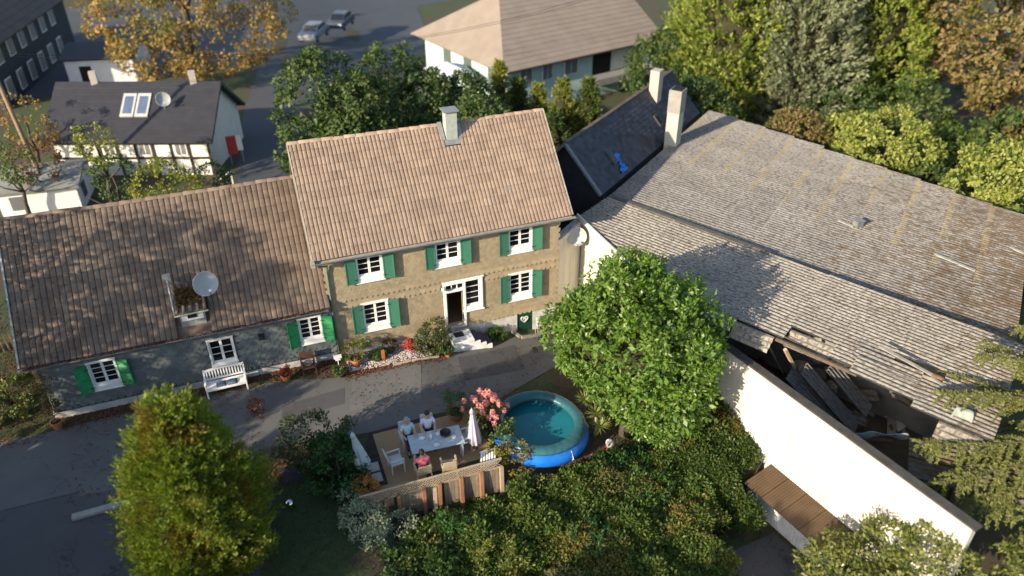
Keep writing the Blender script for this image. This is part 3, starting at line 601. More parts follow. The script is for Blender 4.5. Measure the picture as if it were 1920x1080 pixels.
# rear roof, falling gently away from the step
al = R(-4.5); DR = (DD*math.cos(al)+Vector((0, 0, math.sin(al)))).normalized(); NR = DJ.cross(DR); NR = -NR if NR.z < 0 else NR
fr = MB()
for t in (.2, 3.2, 6.2, 9.2): fr.bar(Q+DJ*t-NR*.14-DJ*.6, Q+DR*17.3+DJ*(t-.6)-NR*.14, .10, .14)
rfr = fr.obj('rear_roof_frame', timber, BARN); L2, W2 = 1.74, .885
side2 = 1 if DR.cross(DJ).dot(NR) > 0 else -1; mR = corr(L2*1.06, W2*1.03, fibR); mL = corr(L2*1.06, W2*1.03, fibL)
for i in range(10):
    for j in range(-1, 16):
        d0, t0 = i*L2, j*W2-.45
        wd = min(W2, 14.0-.16*(d0+L2/2)-t0)
        if wd < .2 or (j < 0 and d0 < 3): continue
        me = corr(L2*1.06, wd, fibL) if wd < W2 else mL if (t0 > 5.5-.18*d0 and random.random() < .9) else mR
        jit = (random.uniform(-.006, .006), random.uniform(-.006, .006), random.uniform(-.004, .004))
        if side2 > 0: put(me, 'roof_sheet', rfr, Q+DR*d0+DJ*t0, DR, DJ, 0, jit)
        else: put(me, 'roof_sheet', rfr, Q+DR*d0+DJ*(t0+wd), DR, -DJ, 0, jit)
# dark felt strip over the step, small roof vent and slipped ridge piece
MB().bar(Q+AX*.1-BX*.05+NF*.05, Q+AX*8.0-BX*.05+NF*.04, .26, .05).obj('step_flashing', M('dark_felt', (.075, .07, .06), (.11, .10, .085), 4, .9, .5, 20), rfr)
pv = Vector(onp(1607, 425, Q, NR)); MB().box(pv.x-.17, pv.x+.17, pv.y-.17, pv.y+.17, pv.z-.1, pv.z+.28).box(pv.x-.22, pv.x+.22, pv.y-.22, pv.y+.22, pv.z+.32, pv.z+.36).box(pv.x-.1, pv.x+.1, pv.y-.1, pv.y+.1, pv.z+.28, pv.z+.32).obj('roof_vent', zinc, rfr)
for (a, b) in (((1572, 415), (1600, 427)), ((1752, 478), (1828, 510)), ((1893, 465), (1925, 480))):
    pa, pb = Vector(onp(*a, Q, NR)), Vector(onp(*b, Q, NR)); MB().bar(pa+NR*.06, pb+NR*.06, .16, .05).obj('slipped_strip', M('pale_strip', (.36, .35, .31), (.25, .24, .2), 5, .8), rfr)
# walls
whitew = M('white_render', (.62, .585, .51), (.56, .525, .455), 1.2, .85, .25, 30, dirt=(.46, .42, .34), dscale=.7, dlo=.5, dhi=.8)
_nt = whitew.node_tree; _bs = _nt.nodes['Principled BSDF']; _src = _bs.inputs['Base Color'].links[0].from_socket
_vm = _nt.nodes.new('ShaderNodeVectorMath'); _vm.operation = 'MULTIPLY'; _nt.links.new(pos(_nt), _vm.inputs[0]); _vm.inputs[1].default_value = (1.6, 1.6, .10)
_nt.links.new(mixc(_nt, ramp(_nt, noise(_nt, 2.2, 6, .7, _vm.outputs[0]), [(.50, 0), (.72, .75)]), _src, (.36, .325, .265)), _bs.inputs['Base Color'])   # rain streaks
def wprism(poly, t, nrm):
    k = len(poly); A = [Vector(p) for p in poly]; B = [p+Vector(nrm)*t for p in A]; return MB().add(A+B, [tuple(range(k)), tuple(reversed(range(k, 2*k)))]+[(i, k+i, k+(i+1) % k, (i+1) % k) for i in range(k)])
yS, yE = -6.6, -17.7
ww = wprism([(wx(yS), yS, -2.8), (wx(yE), yE, -2.8), (wx(yE), yE, 2.48), (wx(yS), yS, 2.56)], .30, -NW).obj('yard_wall', whitew, BARN)
MB().bar(Vector((wx(yS), yS, 2.60))-NW*.15, Vector((wx(yE-.1), yE-.1, 2.52))-NW*.13, .34, .06).obj('coping', M('tarred_coping', (.05, .046, .04), (.075, .068, .06), 3, .85, .5, 30), ww)
MB().bar(Vector((wx(yS), yS, 2.545))+NW*.03, Vector((wx(yE), yE, 2.47))+NW*.03, .03, .05).obj('drip_edge', M('pinkish_edge', (.6, .5, .45)), ww)
V5 = Q+AX*4.55+BX*4.97; V6 = Q+AX*8.2+BX*6.1; o5 = Vector((0, 0, -.10))
gw = MB()
for (a, b, za, zb) in ((P1, V5, P1.z-.12, V5.z-.12), (V5, V6, V5.z-.12, V6.z-.12)):
    n = (b-a).cross(Vector((0, 0, 1))).normalized(); n = n if n.x > 0 else -n
    pr = wprism([(a.x+n.x*.08, a.y, -2.2), (b.x+n.x*.08, b.y, -2.2), (b.x+n.x*.08, b.y, zb), (a.x+n.x*.08, a.y, za)], .28, n); gw.add(pr.v, pr.f)
gw.obj('gable_wall', whitew, BARN)
MB().bar(P1+Vector((-.03, .1, .0)), V5+Vector((-.03, 0, .02)), .07, .20).bar(V5+Vector((-.03, 0, .02)), V6+Vector((-.03, 0, .02)), .07, .20).obj('verge_board', M('pale_verge', (.62, .60, .55), (.5, .48, .43), 3, .7), ffr)
lwp = wprism([(10.09, .42, -2), (11.56, 1.24, -2), (11.56, 1.24, 3.72), (10.09, .42, 3.42)], .2, (.48, -.87, 0)).obj('link_wall', whitew, BARN)
MB().bar((10.05, .40, 3.46), (11.58, 1.25, 3.78), .22, .06).obj('link_coping', zinc, lwp)
# the other walls and the floor inside
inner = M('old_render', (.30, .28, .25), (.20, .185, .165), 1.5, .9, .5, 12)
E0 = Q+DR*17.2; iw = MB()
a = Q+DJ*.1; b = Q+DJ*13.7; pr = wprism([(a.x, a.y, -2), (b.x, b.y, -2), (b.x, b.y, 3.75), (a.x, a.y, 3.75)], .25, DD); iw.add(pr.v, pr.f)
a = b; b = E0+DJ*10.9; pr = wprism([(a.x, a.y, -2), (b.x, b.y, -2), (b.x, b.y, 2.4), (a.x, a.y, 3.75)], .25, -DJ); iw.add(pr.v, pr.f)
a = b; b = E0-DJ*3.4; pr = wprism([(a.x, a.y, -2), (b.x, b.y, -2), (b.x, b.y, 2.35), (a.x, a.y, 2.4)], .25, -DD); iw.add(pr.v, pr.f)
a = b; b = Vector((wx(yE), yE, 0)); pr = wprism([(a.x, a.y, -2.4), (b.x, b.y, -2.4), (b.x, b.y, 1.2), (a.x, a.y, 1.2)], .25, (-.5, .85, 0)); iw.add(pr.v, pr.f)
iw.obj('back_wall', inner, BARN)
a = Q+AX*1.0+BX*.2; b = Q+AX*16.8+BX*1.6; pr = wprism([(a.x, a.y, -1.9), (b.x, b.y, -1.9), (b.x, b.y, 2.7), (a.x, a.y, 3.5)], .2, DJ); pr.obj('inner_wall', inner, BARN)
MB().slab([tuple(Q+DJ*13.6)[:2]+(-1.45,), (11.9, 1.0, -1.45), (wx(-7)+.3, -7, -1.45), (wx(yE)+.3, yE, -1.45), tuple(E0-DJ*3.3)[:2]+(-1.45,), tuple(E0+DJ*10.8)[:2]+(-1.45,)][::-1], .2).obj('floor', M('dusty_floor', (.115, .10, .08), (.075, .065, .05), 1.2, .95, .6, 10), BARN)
# tall chimney on the roof, pale below and grey above
cb = Vector((19.95, 7.2, 3.7)); cm = MB()
def rbox(c, du, dv, u, v, z0, z1):
    u = Vector(u); v = Vector(v); return wprism([c-u*du-v*dv+Vector((0, 0, z0-c.z)), c+u*du-v*dv+Vector((0, 0, z0-c.z)), c+u*du-v*dv+Vector((0, 0, z1-c.z)), c-u*du-v*dv+Vector((0, 0, z1-c.z))], 2*dv, v)
chb = rbox(cb, .36, .33, DJ, DD, 3.5, 5.75).obj('chimney', M('pale_chimney', (.44, .41, .34), (.36, .335, .275), 2.5, .9, .5, 18, dirt=(.35, .32, .27), dscale=2.5), BARN)
rbox(cb, .38, .35, DJ, DD, 5.75, 6.98).obj('chimney_top', M('grey_chimney', (.27, .255, .23), (.22, .205, .185), 3, .9, .4, 14), chb); rbox(cb, .30, .27, DJ, DD, 6.98, 7.03).obj('flue', dark, chb)
# ------------------------------------------------ slate building behind
SB = empty('slate_building', (16, 8, -1.5), 'dark slate building with steep blue-black roof between the tall house and the barn', 'building')
Ev = Vector((13.73, 3.01, 3.9)); R0 = Vector((12.49, 4.62, 6.1)); slD = M('blue_black_slate', (.036, .042, .058), (.026, .031, .044), 1.5, .55, .3, 30, rnd=.4)
hv = Ev-R0; hv.z = 0; Lb = 13.0; lo = R0-hv-Vector((0, 0, 2.2))
k = MB().add([Ev+Vector((0, 0, -5.6)), lo+Vector((0, 0, -5.6)), lo, R0-Vector((0, 0, .1)), Ev], [(0, 1, 2, 3, 4)])
V = [p for p in k.v]; off = DJ*Lb; k.add([Vector(p)+off for p in V], [(4, 3, 2, 1, 0)]); k.f += [(0, 4, 9, 5), (2, 1, 6, 7)]; sbw = k.obj('wall', M('dark_slate_wall', (.036, .040, .046), (.026, .029, .034), 2, .7, .3, 20), SB)
sr = MB().slab([Ev-DJ*.25, Ev+off, R0+off, R0-DJ*.25], .1).slab([lo+off, lo-DJ*.25, R0-DJ*.25, R0+off], .1).obj('roof', slD, SB)
sv = R0-Ev; sl = sv.length; sv.normalize(); sn = DJ.cross(sv); sn = sn if sn.z > 0 else -sn; cs = MB(); VS = [(0, 0, .02), (.29, 0, .02), (.29, .30, 0), (0, .30, 0), (0, 0, 0), (.29, 0, 0)]; FS = [(0, 1, 2, 3), (4, 5, 1, 0)]
mm = Matrix(((DJ.x, sv.x, sn.x), (DJ.y, sv.y, sn.y), (DJ.z, sv.z, sn.z)))
for r in range(13):
    for c in range(44):
        p = Ev+DJ*(c*.30-.25-(.15 if r % 2 else 0))+sv*(r*.232)+sn*(.015+random.uniform(0, .008))
        cs.merge(VS, FS, Matrix.Translation(p) @ mm.to_4x4() @ Euler((random.uniform(-.01, .01), 0, random.uniform(-.012, .012))).to_matrix().to_4x4())
tag(cs.obj('roof_slates', slD, sr), kind='stuff')
MB().bar(R0-DJ*.3, Ev-DJ*.3, .22, .10).bar(R0-DJ*.3, lo-DJ*.3, .22, .10).obj('verge_slates', M('pale_verge_slate', (.17, .18, .19), (.12, .13, .14), 6, .7), sr)
MB().bar(R0-DJ*.25+Vector((0, 0, .04)), R0+off+Vector((0, 0, .04)), .2, .08).obj('ridge', M('rusty_ridge', (.13, .085, .06), (.06, .055, .055), 2, .8), sr)
for (px, py) in ((1146, 296), (1233, 226)):
    p = Vector(onp(px, py, Ev, sn)); o = MB(); a, b = DJ*.22, sv*.36
    o.add([p-a-b+sn*.10, p+a-b+sn*.10, p+a+b+sn*.10, p-a+b+sn*.10, p-a-b-sn*.02, p+a-b-sn*.02, p+a+b-sn*.02, p-a+b-sn*.02], [(0, 1, 2, 3), (0, 4, 5, 1), (1, 5, 6, 2), (2, 6, 7, 3), (3, 7, 4, 0)])
    q = o.obj('roof_window', M('roof_window_frame', (.075, .068, .062), rough=.6), sr); a *= .62; b *= .7; MB().slab([p-a-b+sn*.105, p+a-b+sn*.105, p+a+b+sn*.105, p-a+b+sn*.105], .004).obj('pane', glass, q)
pc = Vector((20.3, 10.05, 5.6)); c2 = rbox(pc, .30, .27, DJ, DD, 5.2, 7.15).obj('chimney', M('pinkish_chimney', (.42, .36, .32), (.35, .30, .27), 3, .9), SB)
# blue tarpaulin slipped down from the roof window
bl = M('blue_tarp', (.03, .20, .62), (.02, .14, .48), 5, .45, .6, 12); m = MB(); nn = 12
for i in range(nn+1):
    f = i/nn; p = Vector(onp(1152+f*18, 288+f*34, Ev, sn)); w_ = .10+.09*math.sin(f*9)+.10*f
    for s in (-1, -.3, .4, 1): m.v.append(tuple(p+DJ*w_*s*1.2+sn*(.06+.05*math.sin(i*2.1+s*3)+.02*random.random())))
for i in range(nn):
    for j in range(3): m.f.append((4*i+j, 4*i+j+1, 4*i+5+j, 4*i+4+j))
tp = m.obj('blue_tarpaulin', bl); tp.modifiers.new('solid', 'SOLIDIFY').thickness = .012; tag(tp, 'crumpled blue tarpaulin strip below the slate roof window', 'tarpaulin')
# light scrap sheets lying in the valley
for (px, py, l, w_, lab) in ((1236, 258, .9, .5, 'loose pale roof sheet in the valley beside the tall chimney'), (1275, 238, .8, .4, 'small loose pale sheet behind the tall chimney')):
    p = Vector(onp(px, py, Q, NR)); me = corr(l, w_, fibR); o = put(me, 'loose_sheet', None, p+NR*.12, DJ, -DR, 0); tag(o, lab, 'roof sheet')
# ------------------------------------------------ satellite dishes
def dish(name, c, look, r, label, foot, arm=True):
    e = empty(name, foot, label, 'satellite dish'); look = Vector(look).normalized(); c = Vector(c); x = look.orthogonal().normalized(); y = look.cross(x); dm_ = M('dish_grey', (.36, .38, .38), (.31, .33, .33), 3, .45)
    m = MB(); n = 28; k = 6
    for s_, t in ((1, 0), (1, -.015)):
        base = len(m.v)
        for i in range(k+1):
            f = i/k
            for j in range(n): a = 2*math.pi*j/n; m.v.append(tuple(c+look*(.22*r*f*f*1.3+t)+(x*math.cos(a)+y*math.sin(a))*r*f))
        for i in range(k):
            for j in range(n): fc = (base+i*n+j, base+i*n+(j+1) % n, base+(i+1)*n+(j+1) % n, base+(i+1)*n+j); m.f.append(fc if t == 0 else fc[::-1])
    m.obj('reflector', dm_, e, smooth=True)
    MB().tube([c+look*(.22*r*1.3)+(x*math.cos(a)+y*math.sin(a))*r for a in np.linspace(0, 2*math.pi, 29)], .012, 6, False).obj('rim', M('dish_rim', (.5, .51, .5)), e, smooth=True)
    dn = Vector((0, 0, -1)); dn = (dn-look*dn.dot(look)).normalized(); fp = c+look*r*1.15+dn*r*.55
    MB().tube([c+dn*r*1.0+look*.1, fp], .018, 6).obj('feed_arm', zinc, e); MB().tube([fp-look*.02, fp-look*.16], .045, 8).obj('receiver', white, e)
    MB().tube([Vector(foot), c-look*.12], .03, 8).tube([c-look*.12, c], .045, 8).obj('mast', zinc, e)
    return e
dish('satellite_dish', (-4.42, .25, 4.52), (.35, -.93, .42), .46, 'grey satellite dish on a mast beside the cottage roof dormer', (-4.42, .42, 3.6))
dish('satellite_dish', (11.22, .55, 3.32), (-.35, -.93, .35), .42, 'grey satellite dish on the white wall at the barn corner', (11.45, 1.05, 2.9))
# ------------------------------------------------ debris in the collapsed bay
def put_sheet(a, b, w_, mat, label):
    a, b = Vector(a), Vector(b); me = corr((b-a).length, w_, mat); ax = (b-a).normalized(); ay = ax.cross(Vector((0, 0, 1))); o = put(me, 'fallen_roof_sheet', None, a, ax, -ay); tag(o, label, 'roof sheet', 'fallen roof sheets'); return o
for k, (a, b, za, zb, lab) in enumerate((((1472, 712), (1568, 822), 1.5, -.3, 'fallen dark corrugated sheet nearest the white wall'), ((1500, 704), (1600, 818), 1.7, -.2, 'fallen dark corrugated sheet in the middle of the three in the hole'), ((1548, 697), (1622, 785), 1.5, .1, 'fallen dark corrugated sheet at the right of the three in the hole'))):
    put_sheet(onz(a[0], a[1], za), onz(b[0], b[1], zb), .92, fibD, lab)
def beam(a, b, w_, h, mat, name, label, cat): o = MB().bar(a, b, w_, h).obj(name, mat, bevel=.01); return tag(o, label, cat)
paleW = M('pale_timber', (.50, .38, .25), (.40, .30, .19), 5, .8, .3, 30); redw = M('red_timber', (.20, .06, .03), (.14, .04, .025), 5, .8)
beam(onz(1472, 655, 2.6), onz(1490, 690, 1.4), .12, .12, paleW, 'broken_beam', 'pale broken beam end rising from the roof hole', 'beam')
beam(onz(1437, 641, 2.4), onz(1468, 700, .2), .06, .08, zinc, 'steel_strut', 'thin grey strut leaning in the left of the roof hole', 'strut')
beam(onz(1672, 815, -1.1), onz(1672, 770, -1.1), .34, .04, M('grey_board', (.34, .31, .27), (.26, .24, .2), 4, .9), 'board', 'wide grey board lying upright in the roof hole', 'board')
beam(onz(1693, 785, -1.0), onz(1712, 752, -.2), .10, .14, redw, 'red_beam', 'dark red beam leaning in the right of the hole', 'beam')
beam(onz(1670, 745, -.6), onz(1700, 765, -.7), .06, .06, timber, 'lath', 'thin lath across the rubble in the hole', 'lath')
beam(onz(1648, 648, 3.75), onz(1748, 703, 3.55), .16, .03, M('grey_board', (.34, .31, .27)), 'board', 'weathered board lying aslant on the front roof', 'board'); beam(onz(1745, 707, 3.5), onz(1768, 722, 3.48), .12, .03, M('grey_board', (.34, .31, .27)), 'board', 'short weathered board on the roof right of the slanting one', 'board')
p = Vector(onz(1684, 795, -1.2)); m = MB().slab([p+Vector((-.3, -.35, 0)), p+Vector((.5, -.2, .1)), p+Vector((.35, .2, .2)), p+Vector((-.25, .5, .1))], .03); tag(m.obj('broken_tabletop', M('white_panel', (.55, .55, .53), rough=.6)), 'angular white panel in the rubble of the hole', 'panel')
p = Vector(onz(1640, 752, -1.25)); m = MB().lathe(p, [(.22, -.1), (.46, -.1), (.52, .0), (.46, .1), (.24, .1), (.22, 0)], 22); tag(m.obj('old_tyre', M('black_rubber', (.012, .012, .012), rough=.8), smooth=True), 'old black tyre on the barn floor in the hole', 'tyre')
p = Vector(onz(1425, 650, .3)); tag(MB().box(p.x-.5, p.x+.4, p.y-.3, p.y+.3, p.z-1.7, p.z-.9).obj('red_crate', M('dark_red', (.10, .012, .01), rough=.7), bevel=.03), 'dark red box in the shadow under the front roof', 'box')
for k, (px, py, s_) in enumerate(((1500, 690, .34), (1525, 675, .3), (1575, 700, .28), (1560, 725, .25), (1595, 735, .22))):
    rng = random.Random(k); m = MB(); c = Vector(onz(px, py, 1.1-.3*k)); pts = [Vector((rng.uniform(-1, 1), rng.uniform(-1, 1), rng.uniform(-.7, .7))).normalized()*s_*rng.uniform(.7, 1.3) for _ in range(14)]
    import bmesh; bm = bmesh.new(); [bm.verts.new(c+q_) for q_ in pts]; bmesh.ops.convex_hull(bm, input=bm.verts); me = bpy.data.meshes.new('rubble'); bm.to_mesh(me); bm.free(); me.materials.append(M('rubble', (.30, .28, .25), (.17, .15, .13), 5, .9, .5, 20))
    tag(link('rubble_lump', me), ('pale lump of torn insulation at the top of the fallen sheets', 'brown lump of rubble under the front roof edge', 'grey lump of rubble right of the fallen sheets', 'small lump of rubble below the fallen sheets', 'smallest lump of rubble in the middle of the hole')[k], 'rubble', 'rubble in the hole')
for k in range(22):
    rng = random.Random(50+k); p = Vector(onz(rng.uniform(1580, 1740), rng.uniform(730, 830), -1.3)); q = p+Vector((rng.uniform(-.8, .8), rng.uniform(-.8, .8), rng.uniform(.05, .4))); o = MB().bar(p, q, rng.uniform(.05, .22), .03).obj('rubble_lath', timber if k % 2 else M('grey_board', (.34, .31, .27))); tag(o, 'broken '+('brown' if k % 2 else 'grey')+' lath among the rubble on the barn floor', 'lath', 'laths in the rubble')
for k in range(7):
    rng = random.Random(90+k); p = onz(rng.uniform(1500, 1730), rng.uniform(690, 800), rng.uniform(-.6, .6)); q = Vector(p)+Vector((rng.uniform(.4, 1.3), rng.uniform(-1.4, -.3), rng.uniform(-.7, .1)))
    put_sheet(p, q, rng.uniform(.4, .8), fibD if k % 2 else fibR, ('short pale sheet piece', 'short dark sheet piece')[k % 2 == 0]+' lying '+('near the left fallen sheets', 'under the front roof edge', 'beside the tyre', 'close to the white wall', 'by the upright board', 'at the far right of the hole', 'in the middle of the floor')[k]+' in the hole')
# dirty tarpaulins over the broken edge
def drape(name, rows, mat, label, th=.02, seed=1):
    rng = random.Random(seed); m = MB(); n = len(rows[0]); 
    for r in rows:
        for p in r: m.v.append(tuple(Vector(p)+Vector((rng.uniform(-.04, .04), rng.uniform(-.04, .04), rng.uniform(-.05, .05)))))
    for i in range(len(rows)-1):
        for j in range(n-1): m.f.append((i*n+j, i*n+j+1, (i+1)*n+j+1, (i+1)*n+j))
    o = m.obj(name, mat, smooth=True); sb = o.modifiers.new('sub', 'SUBSURF'); sb.levels = 2; sb.render_levels = 2; o.modifiers.new('solid', 'SOLIDIFY').thickness = th; return tag(o, label, 'tarpaulin')
tarm = M('grey_green_tarp', (.24, .27, .23), (.33, .35, .30), 3, .6, .8, 9, dirt=(.12, .13, .10), dscale=2)
drape('grey_tarpaulin', [[onz(1795+i*8, 762+i*2, 3.45) for i in range(5)], [onz(1778+i*11, 785+i*3, 3.2-.1*(i % 2)) for i in range(5)], [onz(1762+i*13, 808+i*4, 2.7-.15*(i % 2)) for i in range(5)], [onz(1750+i*13, 828+i*2, 2.1) for i in range(5)]], tarm, 'grey-green tarpaulin draped over the broken roof edge')
drape('torn_tarpaulin', [[onz(1600+i*15, 808+3*math.sin(i*1.7)+i*.9, 1.6+.12*math.sin(i*2.2)) for i in range(8)], [onz(1602+i*15, 818+4*math.sin(i*1.3)+i*.6, 1.3+.1*math.cos(i*1.8)) for i in range(8)]], M('blue_grey_tarp', (.16, .20, .22), (.25, .29, .30), 4, .55, .8, 9), 'long torn blue-grey tarpaulin strip across the hole', seed=4)
# sunken mossy sheets at the near end
c0 = Vector(onz(1704, 818, 1.6)); ax = (Vector(onz(1800, 842, 1.6))-c0).normalized(); ay = Vector((ax.y, -ax.x, 0)); mm_ = corr(1.8, .885, fibM)
for i in range(3):
    for j in range(2):
        o = put(mm_, 'sunken_roof_sheet', ffr, c0+ax*(i*1.72)+ay*(j*.86)+Vector((0, 0, .10*i-.12*j+.02*random.random())), ax, ay, 0, (random.uniform(-.03, .03), random.uniform(-.03, .03), 0))
        if ax.cross(ay).z < 0: o.rotation_euler.rotate(Euler((0, 0, 0)))
# ------------------------------------------------ lean-to shed at the foot of the white wall
SH = empty('lean_to_shed', (13.6, -12.8, -2.2), 'low shed with brown corrugated roof against the white wall', 'shed')
i0, i1 = Vector((wx(-11.1)-.02, -11.1, -.78)), Vector((wx(-15.2)-.02, -15.2, -.78)); o0, o1 = i0+NW*1.35+Vector((0, 0, -.22)), i1+NW*1.35+Vector((0, 0, -.22))
brn = M('brown_corrugated', (.105, .066, .036), (.08, .05, .028), 2, .6, .2, 30, rnd=.1); n = 5; st = (i1-i0)/n; me = corr((o0-i0).length, st.length*1.02, brn, pitch=.10, amp=.016, per=4)
srf = MB().bar(i0+NW*.4-Vector((0, 0, .16)), i1+NW*.4-Vector((0, 0, .16)), .06, .08).bar(o0-NW*.2-Vector((0, 0, .10)), o1-NW*.2-Vector((0, 0, .10)), .06, .08).obj('roof_frame', timber, SH)
for k in range(n):
    put(me, 'roof_sheet', srf, o0+st*k if True else 0, (i0-o0), st if (i0-o0).cross(st).z > 0 else st, 0)
f0, f1 = o0-NW*.35, o1-NW*.35
m = MB(); pr = wprism([(f0.x, f0.y, -2.4), (f1.x, f1.y, -2.4), (f1.x, f1.y, -1.02), (f0.x, f0.y, -1.02)], .08, -NW); pr.obj('front_panel', M('white_boards', (.58, .58, .56), (.48, .48, .47), 3, .7), SH)
for k in range(30):
    p = f0.lerp(f1, k/30); MB().box(p.x-.015, p.x+.012, p.y-.015, p.y+.015, -2.3, -1.05).obj('batten', M('white_boards', (.58, .58, .56)), SH)
pr = wprism([(f0.x, f0.y+.0, -2.4), (i0.x, i0.y, -2.4), (i0.x, i0.y, -.85), (f0.x, f0.y, -1.02)], .08, -DW); pr.obj('end_panel', M('white_boards', (.58, .58, .56)), SH)
# ================================================================== TREES AND SHRUBS NEAR THE HOUSES
def tree(name, base, label, cat='tree', group=None): return empty(name, base, label, cat, group)
# --- thuja in the foreground: tiers of upright sprays on a tapering body
thm = leafmat('thuja_leaf', [(.06, .115, .012), (.14, .20, .022), (.23, .26, .04), (.09, .145, .016)], .55, .3, .25, patch=(.21, .135, .028), pscale=.9)
def conifer(name, base, h, r, mat, label, seed, n=2600, per=26, size=.2, aspect=.3, group=None, fat=.55, clr=.28, keep=None, lean=(0, 0), tap=1.9, sharp=.85):
    t = tree(name, base, label, 'tree', group); rng = np.random.default_rng(seed); b = np.array(base, float)
    f = rng.uniform(.02, 1, n)**.9; th = rng.uniform(0, 2*np.pi, n)
    prof = r*(np.sin(np.clip((1-f)*tap, 0, np.pi/2))**sharp)*np.clip(.55+f/fat*.45, 0, 1)
    rad = prof*(1+.16*np.sin(th*5+f*9+seed)+rng.normal(0, .11, n))
    P = np.stack([b[0]+rad*np.cos(th)+lean[0]*f*h, b[1]+rad*np.sin(th)+lean[1]*f*h, b[2]+f*h], -1)
    out = np.stack([np.cos(th), np.sin(th), np.full(n, .75)], -1); out = unit(out+rng.normal(0, .22, out.shape))
    if keep is not None: k = keep(P); P, out = P[k], out[k]; n = len(P)
    # each spray: sprigs fanned along a short twig that leaves the body
    L = np.repeat(clr*rng.uniform(.6, 1.5, n), per); o = np.repeat(out, per, 0); s = rng.uniform(-.5, 1, n*per)
    C = np.repeat(P, per, 0)+o*(L*s*1.3)[:, None]+rng.normal(0, .062, (n*per, 3))*(1.3-np.clip(s, 0, 1))[:, None]*(clr/.28)
    T = unit(o+rng.normal(0, .5, o.shape)+np.array([0, 0, .25])); N = unit(np.repeat(out, per, 0)*.5+rng.normal(0, .8, T.shape))
    leafmesh('crown', C, N, T, size*rng.uniform(.6, 1.2, len(C)), aspect, mat, t)
    m = MB().tube([base, b+np.array([lean[0]*h*.5, lean[1]*h*.5, h*.5]), b+np.array([lean[0]*h, lean[1]*h, h*.97])], [r*.08, r*.06, .02], 8)
    # solid core added to stop light; its dark colour puts shade between sprays
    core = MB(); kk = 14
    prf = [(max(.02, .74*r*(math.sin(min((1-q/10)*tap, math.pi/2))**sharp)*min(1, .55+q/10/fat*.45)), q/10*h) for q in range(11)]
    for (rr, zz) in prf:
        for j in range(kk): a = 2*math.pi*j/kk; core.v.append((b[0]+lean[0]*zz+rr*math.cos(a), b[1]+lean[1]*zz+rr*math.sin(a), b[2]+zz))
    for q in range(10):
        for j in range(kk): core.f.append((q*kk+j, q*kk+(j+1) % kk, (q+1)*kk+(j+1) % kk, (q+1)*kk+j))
    m.obj('trunk', bark, t, smooth=True); core.obj('shade_core', M('painted_core_shade', (.022, .026, .010), (.04, .032, .015), 8, .95), t, smooth=True)
    return t
conifer('thuja', (-5.35, -9.15, 0), 6.3, 1.72, thm, 'large golden-green thuja in the yard before the cottage', 3, n=1750, per=58, size=.14, aspect=.3, tap=1.75, sharp=.85, fat=.3, clr=.40)
# --- the glossy evergreen before the barn
mgm = leafmat('glossy_leaf', [(.045, .10, .012), (.09, .175, .02), (.16, .25, .04), (.065, .135, .015), (.20, .26, .06)], .4, .28, .4)
T = tree('glossy_evergreen', (9.7, -7.6, -1.3), 'large round glossy-leaved evergreen tree before the white barn wall')
lob = [(9.85, -7.7, 3.3, 2.45, 2.3, 2.5), (8.7, -7.0, 3.5, 1.65, 1.6, 1.6), (11.0, -8.3, 2.8, 1.6, 1.7, 1.95), (10.4, -8.6, 1.6, 1.6, 1.5, 1.6), (9.2, -7.3, 4.8, 1.4, 1.3, 1.4), (10.4, -7.0, 4.5, 1.5, 1.4, 1.4), (11.3, -8.4, 1.3, 1.15, 1.4, 1.4)]
_mr = random.Random(17)
for _l in list(lob[:6]):
    for _ in range(6):
        _d = Vector((_mr.gauss(0, 1), _mr.gauss(0, 1), _mr.gauss(.5, 1))).normalized(); _s = _mr.uniform(.4, .75); lob.append((_l[0]+_d.x*_l[3]*.93, _l[1]+_d.y*_l[4]*.93, _l[2]+_d.z*_l[5]*.93, _s, _s, _s*1.2))
inwall = lambda P: P[:, 0] < 14.19-.1874*(P[:, 1]+12.47)-.12
crown('crown', lob, 1150, .34, 76, .175, .42, mgm, T, 11, .4, inwall, .7)
crown('inner_leaves', [(l[0], l[1], l[2], l[3]*.78, l[4]*.78, l[5]*.78) for l in lob], 420, .5, 44, .26, .55, mgm, T, 12, .4, inwall, .6)
_sc, _sn, _sd = [], [], []
for k in range(60):   # upright shoots at the top
    rng = np.random.default_rng(100+k); a_ = rng.uniform(0, 6.28); r_ = 2.6*rng.uniform(0, 1)**.5; p_ = np.array([9.7+r_*math.cos(a_), -7.6+r_*math.sin(a_)*.9, 0]); p_[2] = 3.9+2.3*math.sqrt(max(.02, 1-(r_/3.0)**2)); n_ = 26; f_ = rng.uniform(0, 1, n_)
    C_ = p_+np.stack([rng.normal(0, .05, n_), rng.normal(0, .05, n_), f_*rng.uniform(.5, .95)], -1); d_ = sph(rng, n_)+np.array([0, 0, .8])
    _sc.append(C_-np.array([0, 0, .25])); _sn.append(sph(rng, n_)); _sd.append(d_)
tag(leafmesh('shoots', np.concatenate(_sc), np.concatenate(_sn), np.concatenate(_sd), .18, .4, mgm, T), kind='stuff')
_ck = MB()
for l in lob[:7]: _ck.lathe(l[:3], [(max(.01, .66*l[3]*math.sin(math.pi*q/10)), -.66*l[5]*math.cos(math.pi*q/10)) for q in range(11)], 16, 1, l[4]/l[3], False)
tag(_ck.obj('shade_core', M('painted_core_shade', (.022, .026, .010)), T, smooth=True), kind='stuff')  # added solid cores, coloured dark as the shade deep in the crown
trunk('trunk', (9.7, -7.6, -1.4), (9.8, -7.6, 4.4), .22, bark, T, [(.4, (8.2, -7.0, 3.4)), (.5, (11.2, -8.3, 3.0)), (.6, (10.3, -6.6, 4.4)), (.3, (10.2, -8.8, 1.4))])
